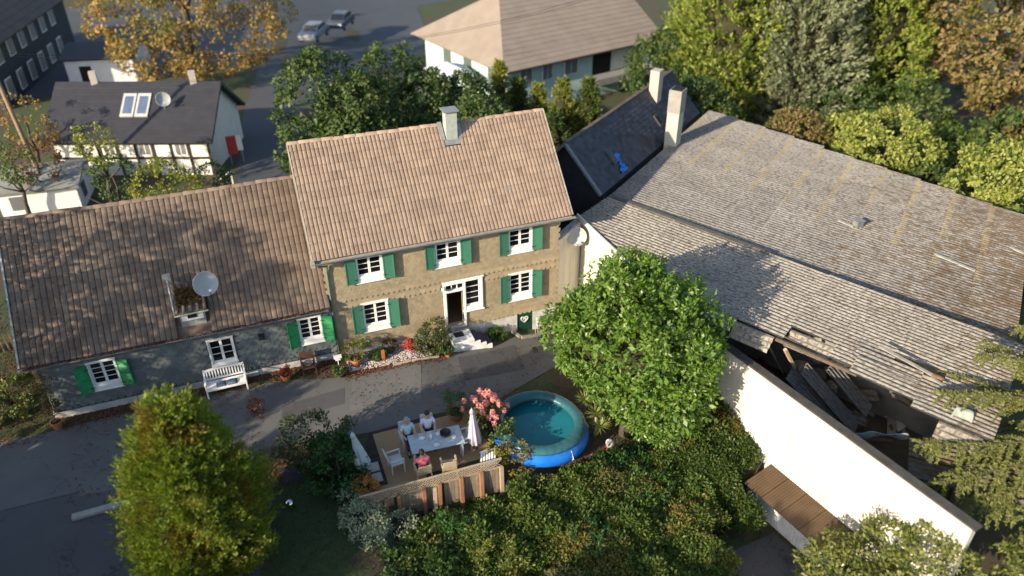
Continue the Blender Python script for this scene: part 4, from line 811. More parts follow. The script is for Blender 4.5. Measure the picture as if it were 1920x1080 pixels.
# --- dark bushes left of the deck
dkm = leafmat('dark_bush_leaf', [(.022, .045, .014), (.035, .065, .018), (.055, .08, .025), (.09, .085, .03)], .5, .2)
T = tree('dark_bush', (-1.75, -5.9, 0), 'dark loose bush at the edge of the yard left of the deck', 'bush')
crown('foliage', [(-1.9, -5.9, 1.2, 1.0, .9, .9), (-1.2, -5.7, 1.0, .8, .7, .8), (-1.5, -6.2, .7, .9, .8, .7)], 130, .28, 44, .13, .5, dkm, T, 21); trunk('stem', (-1.7, -5.9, -.05), (-1.6, -5.9, 1.5), .05, bark, T, [(.3, (-2.3, -5.9, 1.4)), (.4, (-1, -5.7, 1.2))])
blm = leafmat('lush_bush_leaf', [(.018, .055, .012), (.03, .085, .018), (.05, .12, .02)], .4, .22)
T = tree('lush_bush', (-1.15, -7.0, 0), 'lush green bush beside the pale parasol', 'bush')
crown('foliage', [(-1.2, -6.8, .9, .75, .7, .9), (-1.0, -7.4, .6, .7, .7, .6), (-1.55, -7.1, .6, .6, .6, .6)], 110, .26, 46, .15, .55, blm, T, 22); trunk('stem', (-1.15, -7.0, -.05), (-1.15, -7.0, 1.2), .05, bark, T)
# --- overgrown hedge below the deck
hgm = leafmat('hedge_leaf', [(.042, .095, .018), (.085, .145, .028), (.13, .18, .036), (.06, .105, .022), (.18, .195, .05)], .5, .35, patch=(.22, .18, .05), pscale=.55)
def hedge_bank(name, label, lobes, nclump, seed, mat, size=.15, per=44, rc=.34, aspect=.5):
    c = np.mean(np.array([l[:2] for l in lobes]), 0); t = empty(name, (c[0], c[1], gz(c[0], c[1])), label, 'hedge')
    crown('foliage', lobes, nclump, rc, per, size, aspect, mat, t, seed, .5)
    m = MB(); rng = random.Random(seed)
    for l in lobes:
        for _ in range(3):
            x, y = l[0]+rng.uniform(-.3, .3), l[1]+rng.uniform(-.3, .3); m.tube([(x, y, float(gz(x, y))-.1), (x+rng.uniform(-.4, .4), y+rng.uniform(-.4, .4), l[2]+l[5]*.6)], [.03, .01], 5)
    m.obj('stems', bark, t)['kind'] = 'stuff'
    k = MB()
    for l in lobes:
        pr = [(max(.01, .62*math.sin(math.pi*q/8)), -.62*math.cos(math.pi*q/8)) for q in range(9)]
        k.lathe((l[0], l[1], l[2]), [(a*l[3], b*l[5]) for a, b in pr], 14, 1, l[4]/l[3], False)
    o = k.obj('shade_core', M('painted_core_shade', (.022, .026, .010)), t, smooth=True); o['kind'] = 'stuff'; return t  # added ellipsoid cores; their dark colour stands for shade inside the shrubs
def hedge_field(name, label, x0, x1, y0, y1, top, ok, n, per, size, mat, seed, rc=.2):
    """a closed thicket: leaves crowd along a bumpy top surface that falls to the ground at its edges"""
    r = np.random.default_rng(seed); nb = int((x1-x0)*(y1-y0)*1.1); bx = r.uniform(x0, x1, nb); by = r.uniform(y0, y1, nb); bh = r.uniform(.15, .55, nb); bs = r.uniform(.3, .75, nb)
    def zt(x, y):
        z = top(x, y); 
        return z+np.max(bh[:, None]*np.exp(-((x[None]-bx[:, None])**2+(y[None]-by[:, None])**2)/bs[:, None]**2), 0)-.2
    t = empty(name, ((x0+x1)/2, (y0+y1)/2, float(gz((x0+x1)/2, (y0+y1)/2))), label, 'hedge'); x = r.uniform(x0, x1, n); y = r.uniform(y0, y1, n); k = ok(x, y); x, y = x[k], y[k]; z = zt(x, y); e = .08
    nn = unit(np.stack([-(zt(x+e, y)-zt(x-e, y))/(2*e), -(zt(x, y+e)-zt(x, y-e))/(2*e), np.ones(len(x))], -1)); P = np.stack([x, y, z-r.uniform(0, .25, len(x))], -1)
    m = len(P)*per; q = np.repeat(nn, per, 0); d = unit(sph(r, m)+q*.6); C = np.repeat(P, per, 0)+d*(np.repeat(rc*r.uniform(.5, 1.4, len(P)), per)*r.uniform(.3, 1, m))[:, None]
    leafmesh('foliage', C, unit(q*.5+d*.6+r.normal(0, .5, d.shape)), unit(d+q*.3+r.normal(0, .6, d.shape)), size*r.uniform(.6, 1.3, m), .5, mat, t)
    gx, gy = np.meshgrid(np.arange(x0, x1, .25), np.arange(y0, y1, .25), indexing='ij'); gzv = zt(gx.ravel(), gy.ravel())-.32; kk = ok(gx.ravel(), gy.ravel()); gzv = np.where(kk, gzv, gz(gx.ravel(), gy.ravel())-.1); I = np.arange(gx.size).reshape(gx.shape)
    npmesh('shade_core', np.stack([gx.ravel(), gy.ravel(), gzv], -1), np.stack([I[:-1, :-1], I[1:, :-1], I[1:, 1:], I[:-1, 1:]], -1).reshape(-1, 4), M('painted_core_shade', (.022, .026, .010)), t, True)  # added surface under the leaves, shade of the thicket painted in as dark colour
    st = MB(); rr = random.Random(seed)
    for _ in range(60):
        xx, yy = rr.uniform(x0+.3, x1-.3), rr.uniform(y0+.3, y1-.3)
        if not ok(np.array(xx), np.array(yy)): continue
        st.tube([(xx, yy, float(gz(xx, yy))-.1), (xx+rr.uniform(-.3, .3), yy+rr.uniform(-.3, .3), float(top(np.array(xx), np.array(yy)))-.1)], [.03, .01], 5)
    st.obj('stems', bark, t)['kind'] = 'stuff'; return t
def htop(x, y):
    a_ = np.where(x < 4.5, -.98+.60*sm((-8.9-y)/1.3), -.42-.05*(x-4.5)+0*y); return a_-.10*np.clip(-11-y, 0, 4)-.02*x
hok = lambda x, y: (y < -8.78-.0*x) & ((x < 4.5) | (y < -8.95+.1*np.sin(x*3)) ) & (y > -14.6+.5*np.sin(x*2)) & ~((x > 10.3+.3*np.sin(y*3)) & (y < -12.5)) & (x < 11.1)
hedge_field('overgrown_hedge', 'broad overgrown green hedge on the bank below deck and pool', .3, 11.2, -14.8, -8.75, htop, hok, 6200, 40, .125, hgm, 31)
hgm2 = leafmat('ivy_leaf', [(.026, .055, .014), (.045, .085, .017), (.065, .105, .022), (.10, .11, .026)], .45, .25, patch=(.16, .11, .025), pscale=.9)
iok = lambda x, y: (x < 14.0-.1874*(y+12.47)-1.55*(y < -10.9)) & (y > -12.6+.3*np.sin(x*4)) & (y < -7.6) & (x > 10.5+.4*np.sin(y*2))
hedge_field('ivy_bank', 'dark ivy-like thicket against the foot of the white wall', 10.2, 13.9, -12.9, -7.5, lambda x, y: .35+.36*np.clip(y+8.0, -5, .5)+.25*(x-12.5), iok, 2300, 40, .12, hgm2, 32)
for k, (x, y, r, mt_, sz, lab) in enumerate(((5.6, -9.5, .6, [(.16, .19, .035), (.24, .25, .06), (.10, .14, .03)], .10, 'yellow-green leafy shrub at the hedge edge below the pool'), (7.6, -9.9, .75, [(.20, .17, .06), (.14, .15, .04), (.26, .20, .08)], .09, 'straw-coloured seeding shrub in the middle of the hedge'), (3.1, -11.6, .8, [(.15, .18, .03), (.22, .22, .045), (.09, .13, .025)], .12, 'yellowish shrub low in the hedge below the fence'), (6.2, -11.9, .8, [(.020, .07, .02), (.035, .10, .028), (.05, .13, .03)], .14, 'deep green broad-leaved shrub in the lower hedge'), (9.2, -10.6, .8, [(.025, .075, .018), (.045, .11, .024), (.07, .14, .03)], .13, 'fresh green shrub in the right of the hedge'), (2.0, -10.0, .6, [(.03, .10, .02), (.06, .15, .03), (.09, .18, .035)], .12, 'fresh green shrub growing up against the fence posts'), (9.8, -12.0, .6, [(.18, .11, .03), (.24, .17, .045), (.10, .10, .025)], .10, 'shrub turning orange-yellow near the lower yard'), (4.6, -13.2, .7, [(.19, .15, .06), (.12, .13, .04), (.24, .19, .09)], .10, 'pale withered shrub at the bottom of the hedge'))):
    z_ = float(htop(np.array(x), np.array(y))); e_ = empty('hedge_shrub', (x, y, float(gz(x, y))), lab, 'shrub', 'shrubs grown through the hedge')
    crown('foliage', [(x, y, z_-.1, r, r*.85, r*.75), (x+r*.7, y-.2, z_-.3, r*.7, r*.6, r*.6), (x-r*.6, y+.15, z_-.3, r*.7, r*.6, r*.6)], 70, .22, 40, sz, .42, leafmat('hedge_shrub_leaf_%d' % k, mt_, .5, .32), e_, 600+k, .45, None, .8, .9)
    m = MB(); rr = random.Random(k)
    for _ in range(7): m.tube([(x, y, float(gz(x, y))-.05), (x+rr.uniform(-r, r)*.9, y+rr.uniform(-r, r)*.8, z_+rr.uniform(.2, .55))], [.02, .006], 5)
    m.obj('stems', bark, e_)['kind'] = 'stuff'
vgm = leafmat('variegated_leaf', [(.24, .29, .15), (.40, .42, .27), (.13, .20, .09), (.50, .50, .37)], .5, .25)
hedge_bank('variegated_shrub', 'pale variegated shrub spilling round the left end of the lattice fence', [(-.7, -9.1, -.1, .7, .6, .6), (-.9, -9.8, -.5, .6, .7, .6), (.2, -9.3, -.6, .8, .5, .55), (-.95, -8.4, .0, .35, .6, .5)], 220, 33, vgm, size=.10, per=60, rc=.26)
hgm3 = leafmat('rose_leaf', [(.025, .065, .014), (.05, .10, .02), (.08, .13, .03)], .5, .25, patch=(.12, .13, .03), pscale=1.2)
hedge_bank('rose_thicket', 'bright green rose thicket at the lower left of the hedge', [(-.4, -11.0, -.8, 1.0, 1.0, .8), (.8, -11.4, -1.0, 1.1, 1.1, .8), (-.9, -12.1, -.7, .9, .9, .8), (.4, -12.4, -1.1, 1.2, 1.0, .8), (1.3, -10.4, -1.0, .9, .8, .7)], 420, 34, hgm3, size=.13, per=52)
gcm = leafmat('ground_cover_leaf', [(.018, .055, .012), (.03, .09, .018), (.05, .12, .02)], .5, .25)
hedge_bank('ground_cover', 'deep green low planting behind the pool and white bird figure', [(8.6, -8.9, -1.0, .9, .6, .42), (9.7, -9.0, -1.2, .9, .7, .42), (10.2, -8.4, -1.2, .8, .6, .35)], 170, 35, gcm, size=.12, rc=.22)
# --- shrubs along the house front
rdm = leafmat('rhododendron_leaf', [(.03, .055, .012), (.05, .085, .018), (.085, .10, .03), (.12, .12, .05)], .35, .2, .4, patch=(.14, .12, .05), pscale=2.5)
T = tree('rhododendron', (4.0, -.85, -.1), 'round rhododendron bush beside the white front steps', 'bush')
crown('foliage', [(4.0, -.8, .62, .66, .56, .60), (3.8, -.9, .40, .6, .5, .45), (4.2, -.7, .85, .4, .35, .4)], 120, .17, 46, .12, .36, rdm, T, 41); trunk('stem', (4.0, -.85, -.12), (4.0, -.8, .8), .04, bark, T)
def potted(name, x, y, r, h, label, plant, potm, cat='potted plant', shape=None):
    z = float(gz(x, y))+.004; e = empty(name, (x, y, z), label, cat)
    MB().lathe((x, y, z), [(r*.68, 0), (r*.98, h*.86), (r*1.08, h*.86), (r*1.08, h), (r*.92, h), (r*.9, h*.9), (.01, h*.88)], 18).obj('pot', potm, e, smooth=False)
    MB().lathe((x, y, z+h*.86), [(.01, 0), (r*.9, .005), (r*.9, .03), (.01, .035)], 14, close=False).obj('soil', M('potting_soil', (.03, .022, .016), rough=.95), e)
    plant(e, x, y, z+h); return e
terra = M('terracotta', (.40, .155, .07), (.33, .12, .055), 4, .8, .3, 30, rnd=.1); 
def leafy(lobes, n, rc, per, size, aspect, mat, seed):
    def f(e, x, y, z):
        crown('foliage', [(x+a, y+b, z+c, d, d_, e_) for a, b, c, d, d_, e_ in lobes], n, rc, per, size, aspect, mat, e, seed, .5)
        m = MB(); m.tube([(x, y, z-.08), (x, y, z+.25)], [.02, .01], 6); m.obj('stem', bark, e)
    return f
ylw = leafmat('yellow_green_leaf', [(.12, .16, .02), (.20, .21, .03), (.07, .11, .015)], .5, .3); red = leafmat('red_leaf', [(.20, .03, .018), (.28, .06, .03), (.12, .03, .015)], .5, .25); dgr = leafmat('garden_leaf', [(.02, .06, .012), (.05, .10, .02), (.08, .13, .025)], .45, .25)
potted('potted_shrub', .62, -.85, .24, .36, 'terracotta pot with loose yellow-green shrub at the house corner', leafy([(-.1, .1, .3, .5, .35, .3), (.3, .3, .5, .35, .25, .25), (-.45, .0, .2, .25, .2, .2)], 34, .14, 40, .09, .5, ylw, 51), terra)
potted('potted_plant', 4.42, -1.40, .15, .22, 'small terracotta pot with green plant at the foot of the bush', leafy([(0, 0, .12, .2, .2, .14)], 12, .08, 36, .08, .5, dgr, 52), terra)
potted('potted_plant', -2.23, -.85, .2, .32, 'terracotta pot of red leaves between bench and armchair', leafy([(0, 0, .16, .24, .24, .2)], 22, .09, 40, .07, .6, red, 53), terra)
potted('potted_plant', -.16, -1.32, .22, .2, 'wide low pot with straggly plant below the white bird house', leafy([(0, 0, .1, .28, .26, .14)], 18, .09, 40, .09, .35, dgr, 54), M('brown_pot', (.16, .11, .07), rough=.8))
potted('potted_climber', -10.62, -.62, .2, .34, 'terracotta pot with withered climber at the cottage corner', leafy([(0, .1, .5, .28, .2, .5), (-.1, .15, 1.3, .22, .18, .5), (0, .2, 1.8, .25, .15, .2)], 46, .12, 34, .08, .5, leafmat('withered_leaf', [(.10, .07, .03), (.06, .06, .025), (.16, .10, .03)], .7, .2), 55), terra)
def bushlet(name, x, y, lobes, n, rc, per, size, aspect, mat, seed, label, cat='plant'):
    z = float(gz(x, y)); e = empty(name, (x, y, z), label, cat); crown('foliage', [(x+a, y+b, z+c, d, d_, e_) for a, b, c, d, d_, e_ in lobes], n, rc, per, size, aspect, mat, e, seed, .5)
    MB().tube([(x, y, z-.05), (x, y, z+.2)], [.02, .008], 5).obj('stem', bark, e); return e
bushlet('bed_plant', 1.55, -.75, [(0, 0, .2, .3, .22, .22)], 20, .1, 40, .11, .3, dgr, 61, 'bright green tufted plant in the gravel bed'); bushlet('bed_plant', 2.15, -.40, [(0, 0, .25, .32, .22, .28)], 24, .1, 40, .08, .5, leafmat('bronze_leaf', [(.06, .055, .02), (.10, .08, .03), (.04, .05, .02)], .5, .2), 62, 'bronze-leaved shrub in the bed close to the wall'); bushlet('red_flowers', 2.95, -.55, [(0, 0, .22, .22, .2, .2)], 20, .08, 40, .07, .9, leafmat('red_petal', [(.50, .03, .04), (.62, .08, .08), (.10, .14, .03)], .5, .3), 63, 'clump of red flowers in the gravel bed', 'flowers'); bushlet('bed_plant', 3.25, -.78, [(0, 0, .12, .22, .18, .12)], 12, .07, 36, .07, .5, red, 64, 'low reddish plant beside the red flowers')
bushlet('fern_clump', 7.0, -.38, [(0, 0, .18, .5, .26, .18)], 20, .12, 40, .16, .22, dgr, 65, 'dark green fern clump at the foot of the plinth'); bushlet('weed_clump', 8.3, -1.7, [(0, 0, .05, .14, .12, .06)], 8, .05, 26, .06, .5, dgr, 66, 'small weed growing in the asphalt below the steps'); bushlet('weed_clump', 8.9, -.75, [(-.3, 0, .06, .3, .12, .08), (.4, 0, .06, .3, .12, .08)], 14, .07, 30, .08, .4, hgm3, 67, 'weeds along the stone kerb of the cellar door')
bushlet('autumn_bush', -12.3, .6, [(0, 0, .5, .8, .8, .5), (.4, .5, .9, .6, .6, .5)], 70, .22, 40, .13, .55, leafmat('left_bush_leaf', [(.05, .10, .018), (.10, .15, .03), (.15, .07, .03)], .5, .25), 68, 'light green bush with reddish tips left of the cottage', 'bush')
orm = leafmat('orange_leaf', [(.42, .15, .03), (.5, .25, .05), (.25, .20, .04), (.45, .10, .06)], .5, .3)
bushlet('orange_shrub', -.42, -8.0, [(0, 0, .35, .42, .36, .36)], 40, .12, 44, .08, .6, orm, 69, 'orange-tinted shrub by the left end of the lattice fence', 'bush')
bushlet('red_leaf_shrub', -3.55, -2.6, [(0, 0, .35, .3, .26, .35)], 20, .14, 30, .08, .5, leafmat('dark_red_leaf', [(.10, .025, .018), (.15, .05, .03), (.06, .03, .02)], .6, .2), 70, 'thin dark red shrub just behind the thuja', 'bush')
# --- hydrangea beside the pool
HX, HY = 4.45, -6.75; e = empty('hydrangea', (HX, HY, float(gz(HX, HY))), 'tall hydrangea with pink flower heads beside the pool', 'hydrangea'); z0 = float(gz(HX, HY)); m = MB(); hr = np.random.default_rng(77); heads = []
for k in range(34):
    a = hr.uniform(0, 2*np.pi); rr = hr.uniform(.1, 1.0)**.7; tip = np.array([HX-.15+rr*1.0*np.cos(a), HY+.2+rr*.75*np.sin(a), z0+1.25+.65*(1-rr*rr)+hr.uniform(-.25, .3)]); m.tube([(HX+hr.uniform(-.1, .1), HY+hr.uniform(-.1, .1), z0), (HX+(tip[0]-HX)*.5, HY+(tip[1]-HY)*.5, z0+.85), tip], [.02, .014, .008], 5); heads.append(tip)
m.obj('stems', bark, e)['kind'] = 'stuff'
hf = leafmat('hydrangea_leaf', [(.05, .10, .02), (.09, .14, .03), (.17, .17, .04)], .5, .25); crown('foliage', [(HX, HY, z0+.95, .8, .65, .55), (HX+.2, HY-.6, z0+.45, .5, .6, .4)], 60, .2, 34, .13, .55, hf, e, 78)
pkm = leafmat('pink_petal', [(.70, .26, .26), (.78, .38, .34), (.62, .18, .20), (.74, .50, .40)], .6, .3)
for k, hp_ in enumerate(heads):
    d = sph(hr, 60); leafmesh('flower_head', hp_+d*np.array([.10, .10, .13])*hr.uniform(.6, 1, (60, 1)), d, np.cross(d, sph(hr, 60)), .07, .9, pkm, e)
e2 = bushlet('yellow_shrub', 5.0, -8.15, [(0, 0, .45, .45, .35, .4), (-.5, .3, .6, .4, .3, .4), (-.3, -.3, .25, .5, .3, .25)], 44, .16, 36, .10, .45, leafmat('yellowing_leaf', [(.16, .16, .03), (.26, .20, .04), (.10, .12, .03)], .5, .3), 79, 'straggly yellowing shrub between parasol and pool', 'shrub')
potted('potted_palm', 3.55, -5.5, .30, .45, 'large terracotta pot with feathery green plant at the deck corner', leafy([(0, 0, .45, .4, .4, .5)], 34, .14, 40, .16, .12, dgr, 80), terra)
def yucca(x, y, h, label, heads):
    z = float(gz(x, y)); e = empty('yucca', (x, y, z), label, 'yucca', 'yuccas by the pool'); r = np.random.default_rng(int(x*10)); MB().tube([(x, y, z-.05), (x+.05, y, z+h*.5), (x, y, z+h)], [.07, .055, .045], 8).obj('trunk', M('yucca_bark', (.30, .23, .16), (.22, .17, .12), 12, .9), e, smooth=True)
    for (dx, dy, dz) in heads:
        d = sph(r, 70); d[:, 2] = np.abs(d[:, 2])*.9-.1; leafmesh('leaf_rosette', np.repeat([[x+dx, y+dy, z+h+dz]], 70, 0), np.array([0, 0, 1.])+d*.1, d, .46*r.uniform(.7, 1.1, 70), .10, leafmat('yucca_leaf', [(.16, .20, .04), (.26, .28, .08), (.09, .13, .03)], .45, .2), e)
yucca(8.6, -6.25, .8, 'small single-headed yucca at the far side of the pool', [(0, 0, 0)]); yucca(8.45, -7.5, 1.0, 'tall pale-stemmed yucca with two leaf heads right of the pool', [(.05, .15, .0), (.12, -.2, -.35)]); yucca(8.4, -6.9, .25, 'stemless dark yucca between the two others', [(0, 0, .05)])
# --- spruce reaching in from the right, and the pale shrub below it
spm = leafmat('spruce_needle', [(.10, .12, .028), (.16, .175, .045), (.22, .22, .07), (.07, .09, .025)], .6, .2)
def spruce(name, base, h, label, seed, arms, r0=.22):
    t = tree(name, base, label); b = np.array(base); MB().tube([base, b+np.array([0, 0, h*.5]), b+np.array([0, 0, h])], [r0, r0*.6, .03], 10).obj('trunk', bark, t, smooth=True)
    rng = np.random.default_rng(seed); CC = []; TT = []; m = MB()
    for (zf, ang, L) in arms:
        s = b+np.array([0, 0, h*zf]); d = np.array([math.cos(ang), math.sin(ang), 0]); n = int(L*9); pts = []
        for i in range(n+1):
            f = i/n; pts.append(s+d*L*f+np.array([0, 0, L*(.10*f-.34*f*f+.14*f**3)])+np.array([-d[1], d[0], 0])*.25*math.sin(f*3+ang*7)*f)
        m.tube(pts, [max(.008, .05*(1-i/n)) for i in range(n+1)], 5)
        for i in range(2, n+1):
            for sd in (-1, 1):
                if rng.random() < .38: continue
                side_ = np.array([-d[1], d[0], 0])*sd; tl = L*.30*(1-i/n*.75)*rng.uniform(.6, 1.2); tw = unit(side_*.8+d*.6+np.array([0, 0, -.45])+rng.normal(0, .12, 3)); k = int(tl*30)+6
                q = np.linspace(0, 1, k)[:, None]; p = pts[i]+tw*tl*q+np.array([0, 0, -.25])*tl*q*q
                for _ in range(5): CC.append(p+rng.normal(0, .015, p.shape)); TT.append(unit(tw+rng.normal(0, .6, p.shape)))
    m.obj('branches', bark, t)['kind'] = 'stuff'
    C = np.concatenate(CC); Tn = np.concatenate(TT); leafmesh('needles', C, sph(rng, len(C)), Tn, .10*rng.uniform(.7, 1.2, len(C)), .34, spm, t); return t
SPB = (21.2, -17.2, -2.0); arms = []; rr_ = random.Random(9)
for k in range(34):
    zf = .16+.62*k/34; ang = (k*2.4+rr_.uniform(-.3, .3)) % 6.28
    if 1.6 < ang < 3.5: continue
    arms.append((zf, ang, (1-zf)*5.0+.7))
arms += [(.50, 2.75, 5.4), (.46, 2.98, 5.6), (.43, 2.5, 5.2), (.56, 2.35, 5.0), (.40, 3.1, 5.4), (.52, 2.05, 5.0), (.34, 2.75, 5.2), (.66, 2.2, 4.2), (.74, 2.0, 3.6), (.48, 3.3, 4.6), (.62, 1.75, 4.6)]
spruce('spruce', SPB, 11.0, 'spruce with drooping pale green branches at the right edge before the barn', 91, arms)
slm = leafmat('pale_shrub_leaf', [(.10, .13, .025), (.16, .18, .04), (.22, .22, .06), (.07, .10, .02)], .5, .3)
T = tree('pale_green_shrub', (16.2, -18.4, -2.2), 'large pale green shrub in the lower right corner', 'bush')
psl = [onz(1570, 1062, -.6), onz(1660, 1040, .2), onz(1740, 1055, .5), onz(1830, 1062, .8), onz(1920, 1040, .6), onz(1700, 1110, .2), onz(1600, 1120, -.6)]
crown('foliage', [(q[0], q[1], q[2], 1.05+.08*k, .95, 1.1) for k, q in enumerate(psl)], 560, .34, 46, .16, .5, slm, T, 92, .4, lambda P: (P[:, 0] < 14.19-.1874*(P[:, 1]+12.47)-.08) | (P[:, 1] < -17.8)); trunk('stem', (16.2, -18.4, -2.3), (16.4, -18.3, .6), .12, bark, T, [(.3, (14.8, -18, -.2)), (.4, (18.4, -18, .8))])
# --- twiggy tree at the cottage's left end and the trees that shade the yard from outside the picture
T = tree('bare_tree', (-12.6, 1.6, 0), 'nearly bare tree with reddish twigs at the left end of the cottage'); tr_ = random.Random(3); lim = []; m = MB()
for k in range(60):
    a = tr_.uniform(0, 6.28); s = Vector((-12.6+tr_.uniform(-.2, .2), 1.6, 1.5+tr_.uniform(0, 3))); en = s+Vector((math.cos(a)*tr_.uniform(.6, 1.9), math.sin(a)*tr_.uniform(.6, 2.0), tr_.uniform(.3, 1.8)))
    m.tube([s, s.lerp(en, .5)+Vector((0, 0, .2)), en], [.03, .016, .005], 5)
    for _ in range(4): e3 = en+Vector((tr_.uniform(-.6, .6), tr_.uniform(-.6, .6), tr_.uniform(-.4, .4))); m.tube([s.lerp(en, .6), e3], [.009, .003], 4)
m.obj('branches', M('twig_brown', (.16, .10, .075), (.10, .065, .05), 10, .9), T)['kind'] = 'stuff'; trunk('trunk', (-12.6, 1.6, -.1), (-12.5, 1.7, 5.2), .13, bark, T)
crown('crown', [(-12.4, 1.6, 3.6, 1.5, 1.7, 1.7)], 70, .3, 8, .09, .6, leafmat('last_autumn_leaf', [(.14, .05, .03), (.20, .10, .04), (.08, .05, .03)], .6, .25), T, 95)
shm = leafmat('hedge_tree_leaf', [(.03, .06, .015), (.06, .09, .02), (.09, .10, .03)], .5, .25)
for k, (x, y, h, r) in enumerate(((-19.5, -6.2, 6.3, 1.7), (-19.5, -9.0, 7.0, 1.8), (-19.5, -11.8, 6.8, 1.8), (-19.8, -14.6, 7.4, 1.9), (-19, -17.5, 7.6, 1.9), (-17.5, -20.2, 7.0, 1.9), (-12.0, -21.5, 7.2, 2.0), (-8.0, -23.0, 7.6, 2.3))):
    conifer('hedge_conifer', (x, y, -.05), h, r, shm, 'dense conifer of the row that shades the yard', 200+k, n=420, per=14, size=.34, aspect=.45, group='conifers outside the yard', clr=.4)
for k, (x, y, h, r) in enumerate(((-22.5, -7.4, 13.0, 3.2), (-19.5, -4.6, 12.5, 2.9), (-18.0, -1.9, 11.5, 2.6))):
    T = tree('tall_tree', (x, y, 0), 'tall half-bare tree beyond the cottage end', 'tree', 'tall trees outside the yard'); crown('crown', [(x, y, h*.72, r, r, h*.27), (x+1, y+1.5, h*.6, r*.7, r*.7, h*.2)], 260, .5, 18, .24, .6, leafmat('autumn_leaf', [(.20, .12, .03), (.14, .11, .03), (.10, .10, .03)], .6, .3), T, 300+k)
    trunk('trunk', (x, y, -.1), (x, y, h*.9), .22, bark, T, [(.5, (x+2, y+1, h*.7)), (.5, (x-2, y, h*.75)), (.6, (x, y-2, h*.8))])

# ================================================================== THINGS IN THE YARD
# --- front steps
ST = empty('front_steps', (5.6, -.6, -.4), 'white-painted front steps with speckled treads below the door', 'steps')
whs = M('white_masonry', (.74, .74, .72), (.64, .64, .63), 3, .8, .3, 20, dirt=(.5, .5, .48), dscale=3)
MB().box(4.80, 5.74, -1.12, -.28, -.5, .16).obj('landing', whs, ST, bevel=.012); MB().box(4.78, 5.76, -.28, -.032, -.5, .19).obj('threshold', M('grey_stone', (.24, .235, .22), (.17, .165, .155), 3, .85, .5, 20), ST)
trd = M('speckled_carpet', (.10, .075, .12), (.03, .022, .04), 60, .95, lo=.45, hi=.55)
for k in range(3):
    x0 = 5.742+k*.27; zt = .02-k*.155
    s = MB().box(x0, x0+.268, -1.12, -.25, -.75, zt).obj('step', whs, ST, bevel=.008); MB().box(x0+.01, x0+.262, -1.04, -.262, zt+.002, zt+.012).obj('tread', trd, s)
tag(MB().box(4.98, 5.40, -.72, -.36, .164, .182).obj('doormat', M('black_mat', (.018, .016, .018), (.028, .025, .028), 30, .95), bevel=.004), 'black doormat on the white landing', 'doormat')
# --- cellar kerb, hose reel
stn = M('kerb_stone', (.26, .23, .19), (.18, .165, .14), 4, .9, .5, 20, rnd=.15)
CK = empty('cellar_kerb', (8.6, -.5, -.9), 'low stone kerb round the cellar door', 'kerb')
for (a, b) in (((7.85, -.1), (8.05, -.62)), ((8.08, -.66), (8.62, -.64)), ((8.65, -.64), (9.2, -.60)), ((9.22, -.6), (9.5, -.55))):
    za, zb = float(gz(*a)), float(gz(*b)); MB().bar((a[0], a[1], za+.05), (b[0], b[1], zb+.05), .13, .16).obj('kerb_stone', stn, CK, bevel=.015)
HR = empty('hose_reel', (9.15, -.30, -.92), 'grey hose reel on a stand beside the cellar door', 'hose reel'); gp = M('grey_plastic', (.42, .42, .39), (.36, .36, .34), 3, .5)
MB().box(8.95, 9.33, -.45, -.17, -.52, -.05).obj('housing', gp, HR, bevel=.06); MB().tube([(9.0, -.42, -.92), (9.0, -.42, -.52)], .022).obj('leg', gp, HR); MB().tube([(9.28, -.42, -.92), (9.28, -.42, -.52)], .022).obj('leg', gp, HR); MB().tube([(9.14, -.3, -.06), (9.14, -.3, .03), (9.24, -.3, .03), (9.24, -.3, -.06)], .016).obj('handle', gp, HR)
MB().tube([(8.98, -.46, -.2), (8.86, -.5, -.3), (8.82, -.52, -.6), (8.86, -.52, -.88), (9.0, -.56, -.92)], .013, 6).obj('hose', gp, HR, smooth=True)
# --- gravel bed with kerb stones
prng = np.random.default_rng(8); n = 2600; bx = prng.uniform(.25, 3.75, n); by = -.12-prng.uniform(0, 1, n)*(1.22-.06*np.abs(bx-2)); bz = gz(bx, by); oc = np.array([[1, 0, 0], [0, 1, 0], [-1, 0, 0], [0, -1, 0], [0, 0, 1], [0, 0, -1]]); s = prng.uniform(.018, .045, (n, 1, 1))
Vv = (np.stack([bx, by, bz+.015], -1)[:, None]+oc[None]*s*prng.uniform(.6, 1.2, (n, 6, 1))).reshape(-1, 3); f8 = np.array([[0, 1, 4], [1, 2, 4], [2, 3, 4], [3, 0, 4], [1, 0, 5], [2, 1, 5], [3, 2, 5], [0, 3, 5]]); Ff = (f8[None]+6*np.arange(n)[:, None, None]).reshape(-1, 3)
pm_, pnt, pb = new_mat('white_and_pink_pebbles'); pg = pnt.nodes.new('ShaderNodeNewGeometry'); pnt.links.new(ramp(pnt, pg.outputs['Random Per Island'], [(0, (.62, .57, .53)), (.35, (.50, .38, .36)), (.55, (.70, .66, .62)), (.8, (.28, .14, .13)), (1, (.45, .42, .40))]), pb.inputs['Base Color']); pb.inputs['Roughness'].default_value = .85
tag(npmesh('gravel_bed', Vv, Ff, pm_), 'white and pink gravel in the bed before the tall house', 'gravel', kind='stuff')
KB = empty('bed_edging', (2.8, -1.4, 0), 'row of pale edging stones before the gravel bed', 'edging')
for k in range(5): x = 2.05+k*.40; MB().bar((x, -1.46+.05*k*.3, float(gz(x, -1.4))+.03), (x+.38, -1.44+.05*k*.3, float(gz(x+.38, -1.4))+.03), .10, .10).obj('edging_stone', M('pale_stone', (.42, .36, .29), (.33, .28, .22), 4, .9, .4, 20, rnd=.12), KB, bevel=.012)
tag(MB().box(1.68, 1.82, -1.02, -.98, -.05, .58).obj('wooden_marker', M('orange_wood', (.42, .15, .05), (.34, .11, .04), 5, .7), bevel=.008), 'upright orange-brown board standing in the gravel bed', 'board')
